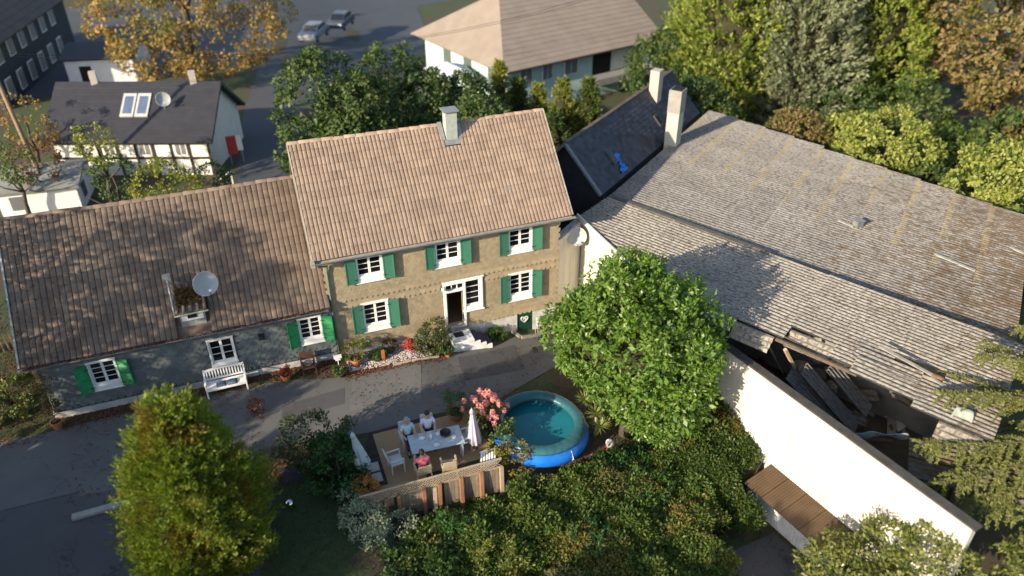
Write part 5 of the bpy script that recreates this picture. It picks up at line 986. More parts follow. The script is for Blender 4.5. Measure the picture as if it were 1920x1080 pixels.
BH = empty('bird_house', (-.12, -1.15, 0), 'white bird house on a thin pole at the house corner', 'bird house'); MB().tube([(-.12, -1.15, -.05), (-.12, -1.15, .72)], .018).obj('pole', white, BH); MB().box(-.22, -.02, -1.23, -1.07, .72, .86).obj('box', white, BH); MB().slab([(-.28, -1.29, .86), (.04, -1.29, .86), (.04, -1.15, .95), (-.28, -1.15, .95)], .02).slab([(.04, -1.01, .86), (-.28, -1.01, .86), (-.28, -1.15, .95), (.04, -1.15, .95)], .02).obj('roof', M('pinkish_white', (.75, .66, .62), rough=.6), BH)
# --- white bench with two cushions
BN = empty('garden_bench', (-4.5, -.62, 0), 'white slatted garden bench below the middle cottage window', 'bench', rz=R(1)); bw = 1.5
for sx in (-1, 1):
    x = sx*bw/2; MB().box(x-.03, x+.03, -.30, -.24, 0, .64).obj('leg', white, BN, world=False, bevel=.006); MB().add([(x-.03, .20, 0), (x+.03, .20, 0), (x+.03, .26, 0), (x-.03, .26, 0), (x-.03, .33, .96), (x+.03, .33, .96), (x+.03, .38, .96), (x-.03, .38, .96)], [(3, 2, 1, 0), (4, 5, 6, 7), (0, 1, 5, 4), (1, 2, 6, 5), (2, 3, 7, 6), (3, 0, 4, 7)]).obj('leg', white, BN, world=False)
    MB().box(x-.04, x+.04, -.33, .28, .64, .68).obj('armrest', white, BN, world=False, bevel=.006)
for k in range(6): MB().box(-bw/2+.03, bw/2-.03, -.29+k*.092, -.29+k*.092+.072, .42, .445).obj('seat_slat', white, BN, world=False)
MB().box(-bw/2+.03, bw/2-.03, -.295, -.27, .34, .42).obj('apron', white, BN, world=False)
m = MB(); N = 13
for k in range(N):      # top rail, gently arched
    a0 = -bw/2+.03+(bw-.06)*k/N; a1 = -bw/2+.03+(bw-.06)*(k+1)/N; h0 = .90+.06*math.sin(math.pi*k/N); h1 = .90+.06*math.sin(math.pi*(k+1)/N); m.bar((a0, .33, h0), (a1, .33, h1), .05, .09)
tag(m.obj('top_rail', white, BN, world=False)); MB().box(-bw/2+.03, bw/2-.03, .25, .30, .50, .56).obj('lower_rail', white, BN, world=False)
for k in range(13): x = -bw/2+.10+k*(bw-.2)/12; MB().bar((x, .275, .56), (x, .325, .89), .045, .02, (0, -1, 0)).obj('back_slat', white, BN, world=False)
bcu = M('blue_grey_fabric', (.09, .14, .20), (.07, .11, .165), 8, .9, .4, 60)
for k, (dx, lab) in enumerate(((-.18, 'left blue-grey seat cushion on the white bench'), (.24, 'right blue-grey seat cushion on the white bench'))):
    m = MB(); n = 8
    for i in range(n+1):
        for j in range(n+1):
            u, v = i/n, j/n; m.v.append((-4.5+dx+(u-.5)*.38, -.72+(v-.5)*.36, .447+.085*(max(0, math.sin(math.pi*u)*math.sin(math.pi*v))**.35)-.02*math.exp(-((u-.5)**2+(v-.5)**2)*60)))
    for i in range(n):
        for j in range(n): m.f.append((i*(n+1)+j, (i+1)*(n+1)+j, (i+1)*(n+1)+j+1, i*(n+1)+j+1))
    m.box(-4.5+dx-.19, -4.5+dx+.19, -.90, -.54, .4465, .4475); tag(m.obj('cushion', bcu, smooth=True), lab, 'cushion', 'bench cushions')
# --- rusty bistro set, half behind the thuja
rst = M('rusty_iron', (.16, .075, .045), (.10, .05, .035), 12, .85)
BT = empty('bistro_table', (-6.75, -.62, 0), 'round rusty bistro table against the cottage wall', 'table'); MB().lathe((-6.75, -.62, .68), [(.01, .0), (.30, 0), (.31, .02), (.01, .025)], 24, close=False).obj('top', rst, BT)
for k in range(3): a = k*2.09+.4; MB().tube([(-6.75+.05*math.cos(a), -.62+.05*math.sin(a), .68), (-6.75+.03*math.cos(a), -.62+.03*math.sin(a), .35), (-6.75+.26*math.cos(a), -.62+.26*math.sin(a), 0)], .012, 6).obj('leg', rst, BT)
tag(MB().lathe((-6.72, -.66, .706), [(.03, 0), (.09, .02), (.10, .03), (.03, .012)], 16).obj('saucer', white), 'small white saucer on the rusty table', 'saucer')
for x, y, rz, lab in ((-7.45, -.72, .9, 'rusty bistro chair left of the round table'), (-6.05, -.62, -1.1, 'rusty bistro chair right of the round table')):
    e = empty('bistro_chair', (x, y, 0), lab, 'chair', 'bistro chairs', rz); MB().lathe((0, 0, .43), [(.01, 0), (.19, 0), (.2, .015), (.01, .02)], 18, close=False).obj('seat', rst, e, world=False)
    for sx, sy in ((-1, -1), (1, -1)): MB().tube([(.15*sx, .15*sy, .43), (.18*sx, .2*sy, 0)], .011, 6).obj('leg', rst, e, world=False)
    for sx in (-1, 1): MB().tube([(.18*sx, .22, 0), (.16*sx, .16, .43), (.15*sx, .2, .72), (.08*sx, .22, .86), (0, .225, .9)], .011, 6).obj('leg', rst, e, world=False)
    MB().tube([(.09*math.cos(t), .215, .70+.09*math.sin(t)) for t in np.linspace(0, 6.28, 13)], .008, 5, False).obj('back_ring', rst, e, world=False)
# --- dark armchair with a bowl
AC = empty('wicker_armchair', (-1.28, -.62, 0), 'dark brown wooden chair with a bowl on its seat by the cottage wall', 'chair'); bwn = M('dark_brown_wood', (.10, .05, .035), (.07, .035, .025), 8, .7)
for sx in (-1, 1):
    MB().box(-1.28+sx*.26-.025, -1.28+sx*.26+.025, -.88, -.83, 0, .6).obj('leg', bwn, AC); MB().box(-1.28+sx*.26-.025, -1.28+sx*.26+.025, -.40, -.35, 0, .88).obj('leg', bwn, AC); MB().box(-1.28+sx*.26-.03, -1.28+sx*.26+.03, -.88, -.4, .6, .63).obj('armrest', bwn, AC)
MB().box(-1.56, -1.0, -.88, -.38, .36, .41).obj('seat', bwn, AC); MB().box(-1.52, -1.04, -.40, -.36, .5, .86).obj('backrest', bwn, AC)
tag(MB().lathe((-1.27, -.64, .414), [(.06, 0), (.16, .05), (.20, .10), (.185, .10), (.14, .05), (.01, .03)], 20).obj('zinc_bowl', zinc, smooth=True), 'grey metal bowl on the dark brown chair', 'bowl')
tag(MB().bar((-9.70, -5.62, .07), (-7.3, -5.52, .07), .26, .14).obj('concrete_kerb', M('old_concrete', (.34, .33, .30), (.24, .235, .215), 5, .9, .7, 18), bevel=.03), 'single pale concrete kerb lying on the parking asphalt', 'kerb')
# --- deck with brown sheeting
DK = empty('deck', (1.9, -6.8, 0), 'dark plank deck laid with brown boards between fence and yard', 'deck'); dpl = M('dark_plank', (.045, .036, .030), (.03, .024, .02), 5, .85, .3, 40, rnd=.25)
for k in range(25): y = -8.42+k*.134; x0 = -.78+max(0, (y+7.6)/2.4)*1.1; MB().box(x0, 4.36, y, y+.126, .0, .045).obj('plank', dpl, DK)
MB().box(-.7, 4.3, -8.40, -8.30, -.9, -.002).obj('joist', dpl, DK); MB().box(-.2, 4.3, -5.2, -5.12, -.25, -.002).obj('joist', dpl, DK)
osb = M('brown_sheeting', (.36, .24, .13), (.29, .185, .095), 16, .85, rnd=.12)
for (x0, x1, y0, y1) in ((.38, 1.62, -7.85, -5.25), (1.63, 2.98, -7.85, -5.25), (2.99, 4.25, -7.85, -5.25), (-.55, 1.7, -8.1, -7.86)): MB().box(x0, x1, y0, y1, .047, .062).obj('floor_panel', osb, DK)
# --- lattice fence on the front of the deck
FN = empty('lattice_fence', (1.9, -8.6, -.9), 'wooden lattice fence with reddish posts along the front of the deck', 'fence'); lat = M('lattice_wood', (.40, .32, .22), (.33, .26, .18), 6, .85, rnd=.1); pst = M('reddish_post', (.30, .145, .08), (.24, .11, .06), 6, .8, rnd=.1)
FX0, FX1, FY = -.72, 4.25, -8.62; ft = .62
MB().box(FX0, FX1, FY-.04, FY+.02, ft, ft+.04).obj('top_rail', lat, FN); MB().box(FX0, FX1, FY-.03, FY+.01, .22, .255).obj('lower_rail', lat, FN)
k = 0; x = FX0-.34
while x < FX1:
    for sgn in (1, -1):
        xa, xb = (x, x+.365) if sgn > 0 else (x+.365, x); za, zb = .255, ft
        if min(xa, xb) >= FX0-.02 and max(xa, xb) <= FX1+.02: MB().bar((xa, FY-.012*sgn-.006, za), (xb, FY-.012*sgn-.006, zb), .010, .028, (0, 0, 1)).obj('lattice_lath', lat, FN)
    x += .115
k = 0
for i in range(40):
    x = FX0+i*.1245
    if i in (9, 22): continue
    MB().box(x+.003, x+.118, FY-.02, FY, -1.5, .22-random.uniform(0, .02)).obj('fence_board', M('weathered_fence', (.26, .205, .14), (.19, .15, .105), 7, .9, rnd=.2), FN)
for i, x in enumerate((-.70, .12, .55, 1.42, 1.98, 2.75, 3.48, 4.22)):
    lean = .10 if i in (1, 4) else .02
    MB().bar((x-lean, FY-.24, -2.0), (x, FY-.08, .30), .135, .12, (0, 1, 0)).obj('post', pst if i != 7 else lat, FN, bevel=.008)
MB().bar((1.72, FY-.30, -1.3), (1.80, FY-.1, .2), .13, .03, (0, 1, 0)).obj('leaning_board', lat, FN)
# --- parasols (closed)
def parasol(base, top, zlow, label, mat, r):
    e = empty('closed_parasol', base, label, 'parasol', 'closed parasols'); b, t = Vector(base), Vector(top); MB().tube([b, t+Vector((0, 0, .06))], .024, 8).obj('pole', M('dark_pole', (.05, .05, .05), rough=.5), e)
    m = MB(); n = 32; L = 10; ax = (t-b).normalized(); fl = (zlow-b.z)/(t.z-b.z)
    for i in range(L+1):
        f = i/L; c = t.lerp(b.lerp(t, fl), f); rr = r*(.12+.88*f**.8)*(1-.15*(f > .93))
        for j in range(n):
            a = 2*math.pi*j/n; q = rr*(1+.28*math.cos(a*8)*(f**.5)); m.v.append((c.x+q*math.cos(a), c.y+q*math.sin(a), c.z+.03*math.cos(a*8)*f))
    for i in range(L):
        for j in range(n): m.f.append((i*n+(j+1) % n, i*n+j, (i+1)*n+j, (i+1)*n+(j+1) % n))
    m.f.append(tuple(range(n))); m.obj('canopy', mat, e, smooth=True); c = t
    m = MB().lathe(c, [(r*.42, -.16), (r*.3, -.05), (.03, .03), (.01, .08)], 16); m.obj('vent_cap', mat, e, smooth=True); return e
parasol((-.22, -7.18, .05), (-.50, -7.18, 2.12), .55, 'closed pale blue parasol leaning at the left of the deck', M('pale_blue_fabric', (.44, .50, .54), (.38, .44, .48), 4, .85), .24)
parasol((3.72, -7.35, .05), (3.64, -7.32, 1.98), .42, 'closed lilac parasol at the right of the deck', M('lilac_fabric', (.46, .40, .46), (.40, .35, .41), 4, .85), .23)
PB = empty('parasol_base', (-.22, -7.18, .06), 'cross stand with four pale slabs under the blue parasol', 'parasol base'); MB().box(-.72, .28, -7.205, -7.155, .066, .10).obj('cross_bar', M('dark_pole', (.05, .05, .05)), PB); MB().box(-.245, -.195, -7.68, -6.68, .101, .135).obj('cross_bar', M('dark_pole', (.05, .05, .05)), PB)
for sx in (-1, 1):
    for sy in (-1, 1): x, y = -.22+sx*.26, -7.18+sy*.26; MB().box(x-.215, x+.215, y-.215, y+.215, .064, .095).obj('slab', M('pale_slab', (.48, .46, .42), (.40, .385, .35), 5, .9, .3, 30, rnd=.08), PB, bevel=.006)
# --- table and chairs
TB = empty('garden_table', (2.35, -7.05, .06), 'pale grey garden table set for a meal on the deck', 'table', rz=R(-3)); tgm = M('pale_table', (.42, .47, .50), (.36, .41, .44), 4, .4)
MB().box(-.95, .95, -.48, .48, .68, .71).obj('table_top', tgm, TB, world=False, bevel=.01)
for sx in (-1, 1):
    for sy in (-1, 1): MB().box(sx*.86-.03, sx*.86+.03, sy*.40-.03, sy*.40+.03, 0, .68).obj('leg', tgm, TB, world=False)
def chair(x, y, rz, mat, label, wick=False):
    e = empty('deck_chair', (x, y, .063), label, 'chair', 'chairs round the deck table', rz); w_ = .52
    MB().box(-w_/2, w_/2, -.24, .24, .40, .44 if not wick else .48).obj('seat', mat, e, world=False, bevel=.02)
    b = MB(); b.add([(-w_/2, .20, .44), (w_/2, .20, .44), (w_/2, .24, .44), (-w_/2, .24, .44), (-w_/2+.03, .36, .95), (w_/2-.03, .36, .95), (w_/2-.03, .40, .95), (-w_/2+.03, .40, .95)], [(3, 2, 1, 0), (4, 5, 6, 7), (0, 1, 5, 4), (1, 2, 6, 5), (2, 3, 7, 6), (3, 0, 4, 7)]); b.obj('backrest', mat, e, world=False, bevel=.02)
    for sx in (-1, 1):
        MB().box(sx*.26-.03, sx*.26+.03, -.24, .26, .62, .655).obj('armrest', mat, e, world=False, bevel=.01)
        for sy in (-.22, .22): MB().box(sx*.25-.022, sx*.25+.022, sy-.022, sy+.022, 0, .40 if sy > 0 else .62).obj('leg', mat, e, world=False)
    return e
gch = M('grey_white_plastic', (.50, .51, .51), (.44, .45, .45), 4, .5); bch = M('beige_wicker', (.46, .37, .24), (.38, .30, .19), 30, .8, .5, 60)
A_ = onz(765, 818, .55); B_ = onz(803, 806, .55); C_ = onz(793, 878, .55)
chair(A_[0], A_[1], R(4), gch, 'pale chair of the person in light blue at the far side of the table'); chair(B_[0], B_[1], R(-6), gch, 'pale chair of the person in white at the far side of the table'); chair(C_[0], C_[1], R(180), bch, 'beige wicker chair of the person in pink with back to the fence', True)
D_ = onz(842, 872, .5); chair(D_[0], D_[1], R(172), bch, 'empty beige wicker chair near the fence right of the person in pink', True); E_ = onz(742, 862, .5); chair(E_[0], E_[1], R(95), gch, 'empty grey chair at the left end of the table'); F_ = onz(868, 822, .5); chair(F_[0], F_[1], R(-80), gch, 'empty pale chair at the right end of the table near the lilac parasol')
# --- people at the table (one continuous body each; clothes and hair on top)
def skin(name, verts, edges, rad, mat, parent, root=0, sub=2):
    me = bpy.data.meshes.new(name); me.from_pydata(verts, edges, []); me.materials.append(mat); o = link(name, me, parent, world=False)
    md = o.modifiers.new('skin', 'SKIN'); md.use_smooth_shade = True
    for i, v in enumerate(me.skin_vertices[0].data): v.radius = (rad[i], rad[i]) if not isinstance(rad[i], tuple) else rad[i]; v.use_root = (i == root)
    sb = o.modifiers.new('sub', 'SUBSURF'); sb.levels = 1; sb.render_levels = sub; return o
skinm = M('skin', (.52, .32, .23), (.47, .28, .20), 4, .55)
def person(x, y, rz, label, shirt, trousers, hair, turn=0):
    """seated, facing -y before rotation; the origin is on the floor below the hips"""
    e = empty('person', (x, y, .063), label, 'person', None, rz); sh = .46
    V = [(0, 0, .56), (0, .03, .75), (0, .04, .96), (0, .02, 1.06), (0, .0, 1.14), (0, -.02, 1.26), (0, -.02, 1.34)]; Rr = [.13, .12, .14, .055, .05, .088, .07]; Ed = [(i, i+1) for i in range(6)]
    def chain(start, pts, rads):
        p = start
        for q, r in zip(pts, rads): V.append(q); Rr.append(r); Ed.append((p, len(V)-1)); p = len(V)-1
        return p
    for s in (-1, 1):
        chain(0, [(s*.10, -.04, .53), (s*.14, -.42, .53), (s*.14, -.44, .28), (s*.14, -.43, .07), (s*.15, -.56, .035)], [.085, .062, .05, .036, .032])
        w = chain(2, [(s*.19, .03, .98), (s*.25, -.06, .76), (s*.20, -.30, .74), (s*.18, -.36, .745)], [.055, .042, .033, .03])
        for f in range(4): chain(w, [(s*(.18-.03+.02*f), -.40, .75), (s*(.18-.03+.02*f), -.44+.006*abs(f-1.5), .742)], [.0105, .009])
        chain(w, [(s*.14, -.375, .75), (s*.125, -.40, .745)], [.011, .009])
    skin('body', V, Ed, Rr, skinm, e)
    V2 = [(0, 0, .58), (0, .03, .76), (0, .04, .95), (0, .03, 1.03)]; E2 = [(0, 1), (1, 2), (2, 3)]; r2 = [.15, .142, .16, .08]
    for s in (-1, 1): V2 += [(s*.19, .03, .985), (s*.235, -.03, .84)]; r2 += [.072, .062]; n_ = len(V2); E2 += [(2, n_-2), (n_-2, n_-1)]
    skin('shirt', V2, E2, r2, shirt, e)
    V3 = [(0, 0, .53)]; E3 = []; r3 = [.14]
    for s in (-1, 1): V3 += [(s*.11, -.05, .53), (s*.14, -.43, .535), (s*.14, -.445, .16)]; r3 += [.098, .075, .055]; n_ = len(V3); E3 += [(0, n_-3), (n_-3, n_-2), (n_-2, n_-1)]
    skin('trousers', V3, E3, r3, trousers, e)
    for s in (-1, 1): MB().box(s*.15-.045, s*.15+.045, -.62, -.36, 0, .07).obj('shoe', M('dark_shoe', (.03, .03, .03), rough=.6), e, world=False, bevel=.02)
    m = MB(); n = 14
    for i in range(8):
        p = math.pi*.62*i/7
        for j in range(n): a = 2*math.pi*j/n; m.v.append((.098*math.sin(p)*math.cos(a), .005+.108*math.sin(p)*math.sin(a)+.012, 1.29+.105*math.cos(p)-(.05 if math.sin(a) > .3 else 0)*math.sin(p)*(i > 4)))
    for i in range(7):
        for j in range(n): m.f.append((i*n+j, (i+1)*n+j, (i+1)*n+(j+1) % n, i*n+(j+1) % n))
    m.obj('hair', hair, e, world=False, smooth=True)
    fc = MB().box(-.014, .014, -.118, -.09, 1.235, 1.275); fc.obj('nose', skinm, e, world=False, bevel=.008)
    for s in (-1, 1): MB().box(s*.032-.012, s*.032+.012, -.104, -.092, 1.28, 1.292).obj('eye', dark, e, world=False); MB().lathe((s*.088, 0, 1.25), [(.006, -.03), (.014, -.015), (.016, .015), (.006, .03)], 8).obj('ear', skinm, e, world=False)
    MB().box(-.025, .025, -.100, -.088, 1.205, 1.212).obj('mouth', M('lips', (.35, .12, .10)), e, world=False)
jean = M('dark_trousers', (.03, .04, .07), (.022, .03, .055), 8, .9); dhair = M('dark_hair', (.035, .022, .015), (.02, .014, .01), 20, .6); ghair = M('grey_hair', (.32, .30, .28), (.24, .22, .2), 20, .6)
person(A_[0], A_[1], R(4), 'person in a light blue shirt sitting at the far side of the table', M('light_blue_shirt', (.40, .55, .62), (.36, .5, .57), 6, .9), jean, ghair); person(B_[0], B_[1], R(-6), 'person in a white shirt with dark hair sitting at the far side of the table', M('white_lilac_shirt', (.62, .62, .72), (.56, .56, .66), 6, .9), jean, dhair); person(C_[0], C_[1], R(180), 'person in a pink-red top sitting with back to the fence', M('pink_red_top', (.62, .16, .20), (.52, .10, .15), 4, .9), jean, dhair)
chn = M('white_china', (.75, .75, .72), rough=.3)
for k, (dx, dy, lab) in enumerate(((-.45, .22, 'white plate before the person in light blue'), (.15, .25, 'white plate before the person in white'), (-.05, -.28, 'white plate before the person in pink'), (.62, -.1, 'white plate at the empty right end of the table'))): tag(MB().lathe((2.35+dx, -7.05+dy, .775), [(.05, 0), (.12, .015), (.125, .02), (.05, .006)], 20).obj('plate', chn, smooth=True), lab, 'plate', 'plates on the table')
tag(MB().lathe((2.72, -6.98, .776), [(.10, 0), (.19, .08), (.20, .16), (.185, .16), (.17, .08), (.01, .03)], 20).obj('dark_bowl', M('black_bowl', (.02, .022, .025), rough=.4), smooth=True), 'large dark bowl on the right of the table', 'bowl'); tag(MB().lathe((2.18, -7.0, .776), [(.05, 0), (.055, .18), (.03, .2), (.03, .26), (.01, .26)], 14).obj('jug', chn, smooth=True), 'white jug in the middle of the table', 'jug')
# --- folding lounger frame by the fence, silver globe, bird figure, ground hatch
LC = empty('folded_chair', (4.05, -8.1, .06), 'folded pale chair leaning by the right end of the fence', 'chair')
for k in range(6): MB().bar((3.62+k*.10, -8.25, .12+.0*k), (3.78+k*.10, -7.85, .34), .06, .02).obj('slat', white, LC)
MB().bar((3.58, -8.27, .09), (4.2, -8.27, .09), .03, .03).obj('rail', white, LC); MB().bar((3.72, -7.83, .35), (4.34, -7.83, .35), .03, .03).obj('rail', white, LC)
_c, _n, _b2 = new_mat('mirror_steel'); _b2.inputs['Metallic'].default_value = 1; _b2.inputs['Roughness'].default_value = .12; _b2.inputs['Base Color'].default_value = (.7, .7, .7, 1)
GB = empty('gazing_globe', (-2.9, -7.62, 0), 'silver gazing globe on the dark lawn right of the thuja', 'globe'); MB().lathe((-2.9, -7.62, .16), [(max(.004, .15*math.sin(math.pi*q/16)), -.15*math.cos(math.pi*q/16)) for q in range(17)], 24).obj('ball', _c, GB, smooth=True); MB().lathe((-2.9, -7.62, -.03), [(.06, 0), (.05, .05)], 12).obj('foot', zinc, GB)
tag(MB().slab([(-3.0, -5.75, .03), (-2.35, -5.9, .03), (-2.25, -6.6, .03), (-2.95, -6.55, .03)][::-1], .05).obj('ground_plate', M('dark_plate', (.035, .035, .045), (.028, .028, .035), 4, .7)), 'dark square plate in the lawn beside the yard', 'plate')
bz0 = float(gz(8.6, -8.40))-.02; SBd = empty('bird_figure', (8.6, -8.45, bz0), 'white long-necked bird garden figure with dark tail in the planting', 'garden figure')
m = MB(); c = Vector((8.62, -8.40, bz0+.42)); n = 14
for i in range(11):
    f = i/10; rr = .15*math.sin(math.pi*max(.02, min(.98, f)))**.7; x_ = c+Vector((.28*(f-.5)*1.0, .30*(f-.5), .06*math.sin(f*3)))
    for j in range(n): a = 2*math.pi*j/n; m.v.append((x_.x-rr*math.cos(a)*.7, x_.y+rr*math.cos(a)*.7, x_.z+rr*math.sin(a)))
for i in range(10):
    for j in range(n): m.f.append((i*n+j, i*n+(j+1) % n, (i+1)*n+(j+1) % n, (i+1)*n+j))
wfig = M('white_figure', (.62, .62, .60), (.5, .5, .5), 8, .6); m.obj('body', wfig, SBd, smooth=True)
MB().tube([c+Vector((-.12, -.12, .08)), c+Vector((-.20, -.18, .25)), c+Vector((-.14, -.2, .42)), c+Vector((-.22, -.26, .48))], [.06, .04, .03, .045], 10).obj('neck', wfig, SBd, smooth=True); MB().tube([c+Vector((-.24, -.28, .48)), c+Vector((-.40, -.42, .34))], [.028, .006], 8).obj('beak', M('red_beak', (.45, .10, .04)), SBd); MB().tube([c+Vector((.10, .10, .03)), c+Vector((.26, .26, .12))], [.09, .02], 8).obj('tail', M('dark_feather', (.04, .04, .045)), SBd)
for s in (-1, 1): MB().tube([c+Vector((.05*s, -.05*s, -.1)), c+Vector((.06*s, -.06*s, -.75))], .014, 6).obj('leg', M('red_beak', (.45, .10, .04)), SBd)
# --- the pool
PC = Vector((6.38, -6.92, -.50)); PO = empty('inflatable_pool', PC, 'round blue inflatable-ring pool with teal liner on the slope', 'pool')
blu = M('pool_blue', (.012, .16, .58), (.010, .12, .48), 2, .38, .25, 8); tea = M('teal_vinyl', (.034, .118, .135), (.028, .10, .12), 2.5, .33, .5, 7)
def shear(mb):
    mb.v = [(v[0], v[1], v[2]-.055*(v[0]-PC.x)-.02*(v[1]-PC.y)-.03*math.sin(3*math.atan2(v[1]-PC.y, v[0]-PC.x)+1)*(v[2] > PC.z+.3)) for v in mb.v]; return mb
n = 72
shear(MB().lathe(PC, [(1.70, -.05), (1.86, .10), (1.90, .25), (1.84, .42), (1.72, .58)], n, close=False)).obj('outer_wall', blu, PO, smooth=True)
rg = [(1.54+.235*math.cos(t), .66+.17*math.sin(t)) for t in np.linspace(0, 2*math.pi, 17)]; q = MB().lathe(PC, rg, 108, close=False)
q.v = [(PC.x+(v[0]-PC.x)*(1+.006*math.sin(40*math.atan2(v[1]-PC.y, v[0]-PC.x))), PC.y+(v[1]-PC.y)*(1+.006*math.sin(40*math.atan2(v[1]-PC.y, v[0]-PC.x))), v[2]+.006*math.sin(33*math.atan2(v[1]-PC.y, v[0]-PC.x))) for v in q.v]; shear(q).obj('inflated_ring', tea, PO, smooth=True)
shear(MB().lathe(PC, [(1.42, .66), (1.52, .40), (1.50, .15), (1.40, .03), (.01, .02)], n, close=False)).obj('liner', tea, PO, smooth=True)
_w, _n, _b3 = new_mat('pool_water'); _b3.inputs['Base Color'].default_value = (.015, .21, .25, 1); _b3.inputs['Roughness'].default_value = .04; _b3.inputs['Specular IOR Level'].default_value = .5; _b3.inputs['Alpha'].default_value = .78; bump(_n, _b3, noise(_n, 5, 2), .08, .02)
MB().lathe(PC+Vector((0, 0, .33)), [(1.50, 0), (.01, .001)], n, close=False).obj('water', _w, PO, smooth=True)
prng = np.random.default_rng(12); n_ = 16; th = prng.uniform(0, 6.28, n_); rr = prng.uniform(0, .9, n_); Cc = np.stack([PC.x+.2+rr*np.cos(th)*.7, PC.y-.1+rr*np.sin(th)*.5, np.full(n_, PC.z+.338)], -1); leafmesh('floating_leaves', Cc, np.array([0, 0, 1.])+prng.normal(0, .05, (n_, 3)), np.stack([np.cos(th*3), np.sin(th*3), 0*th], -1), .08, .6, leafmat('brown_leaf', [(.10, .05, .02), (.18, .10, .04)], .7, .1), PO)['kind'] = 'stuff'
for a in (-1.25, -.2, 1.9, 3.4): MB().tube([PC+Vector((1.78*math.cos(a), 1.78*math.sin(a), .55-.055*1.78*math.cos(a))), PC+Vector((1.93*math.cos(a), 1.93*math.sin(a), .25-.055*1.9*math.cos(a))), PC+Vector((1.76*math.cos(a), 1.76*math.sin(a), .02-.055*1.8*math.cos(a)))], .018, 6).obj('strap', M('pale_strap', (.6, .62, .66)), PO)
# --- fallen leaves lie along the walls, the beds and in the gutter
lrng = np.random.default_rng(21); pts = []
def strew(n, fx, fy): x = fx(n); pts.append(np.stack([x, fy(x, n), np.zeros(n)], -1))
strew(2600, lambda n: lrng.uniform(-10.6, -.3, n), lambda x, n: -.12-np.abs(lrng.normal(0, .38, n))); strew(900, lambda n: lrng.uniform(0, 4.2, n), lambda x, n: -1.45+lrng.normal(0, .14, n)); strew(3200, lambda n: lrng.uniform(-16, -10.8, n), lambda x, n: lrng.uniform(-1.2, 6, n)); strew(700, lambda n: lrng.uniform(-10, -3.4, n), lambda x, n: lrng.uniform(-5.5, -1, n)); strew(1500, lambda n: -3.0+lrng.normal(0, .9, n), lambda x, n: -5.6+lrng.normal(0, .5, n)); strew(900, lambda n: lrng.uniform(7.5, 11.5, n), lambda x, n: lrng.uniform(-8.4, -4.5, n)); strew(500, lambda n: lrng.uniform(0, 12, n), lambda x, n: lrng.uniform(-4.6, -1.2, n)); strew(400, lambda n: lrng.uniform(9, 14, n), lambda x, n: lrng.uniform(-17, -12.8, n))
P = np.concatenate(pts); P[:, 2] = gz(P[:, 0], P[:, 1])+.012+lrng.uniform(0, .012, len(P)); a = lrng.uniform(0, 6.28, len(P))
lm = leafmat('fallen_leaf', [(.10, .035, .020), (.17, .06, .03), (.07, .04, .025), (.22, .12, .05)], .8, .05)
tag(leafmesh('fallen_leaves', P, np.array([0, 0, 1.])+lrng.normal(0, .3, P.shape), np.stack([np.cos(a), np.sin(a), lrng.normal(0, .15, len(P))], -1), .085*lrng.uniform(.6, 1.3, len(P)), .7, lm, None), 'reddish-brown fallen leaves along the walls and beds', 'fallen leaves', kind='stuff')
n = 1500; x = lrng.uniform(-11.1, -.2, n); G = np.stack([x, -.40+lrng.normal(0, .03, n), 2.70+lrng.uniform(-.03, .03, n)], -1); leafmesh('gutter_leaves', G, np.array([0, 0, 1.])+lrng.normal(0, .4, G.shape), sph(lrng, n), .07, .7, lm, LH)['kind'] = 'stuff'
# leaves drifted onto the cottage roof at its left end
n = 900; u = lrng.beta(1.1, 3, n)*2.6; vv = lrng.uniform(0, 1, n)**1.5; G = np.stack([-11.1+u, -.3+vv*3.0, 2.80+vv*3.0*1.128+.03], -1); leafmesh('roof_leaves', G, np.array([0, -.7, .7])+lrng.normal(0, .3, G.shape), sph(lrng, n), .08, .7, lm, LH)['kind'] = 'stuff'
# --- grass on the small lawn and verges
grng = np.random.default_rng(31); n = 16000; x = np.concatenate([grng.uniform(-3.9, -.9, n//2), grng.uniform(-15, -11, n//4), grng.uniform(4.5, 11, n//4)]); y = np.concatenate([grng.uniform(-12, -6.1, n//2), grng.uniform(-1, 6, n//4), grng.uniform(-8.8, -4.0, n//4)])
G = np.stack([x, y, gz(x, y)-.03], -1); d = grng.normal(0, .35, G.shape); d[:, 2] = 1
tag(leafmesh('grass', G, sph(grng, n), d, .11*grng.uniform(.6, 1.3, n), .12, leafmat('grass_blade', [(.02, .05, .01), (.04, .08, .016), (.06, .09, .02)], .6, .25), None), 'short dark grass of the lawn and verges', 'grass', kind='stuff')
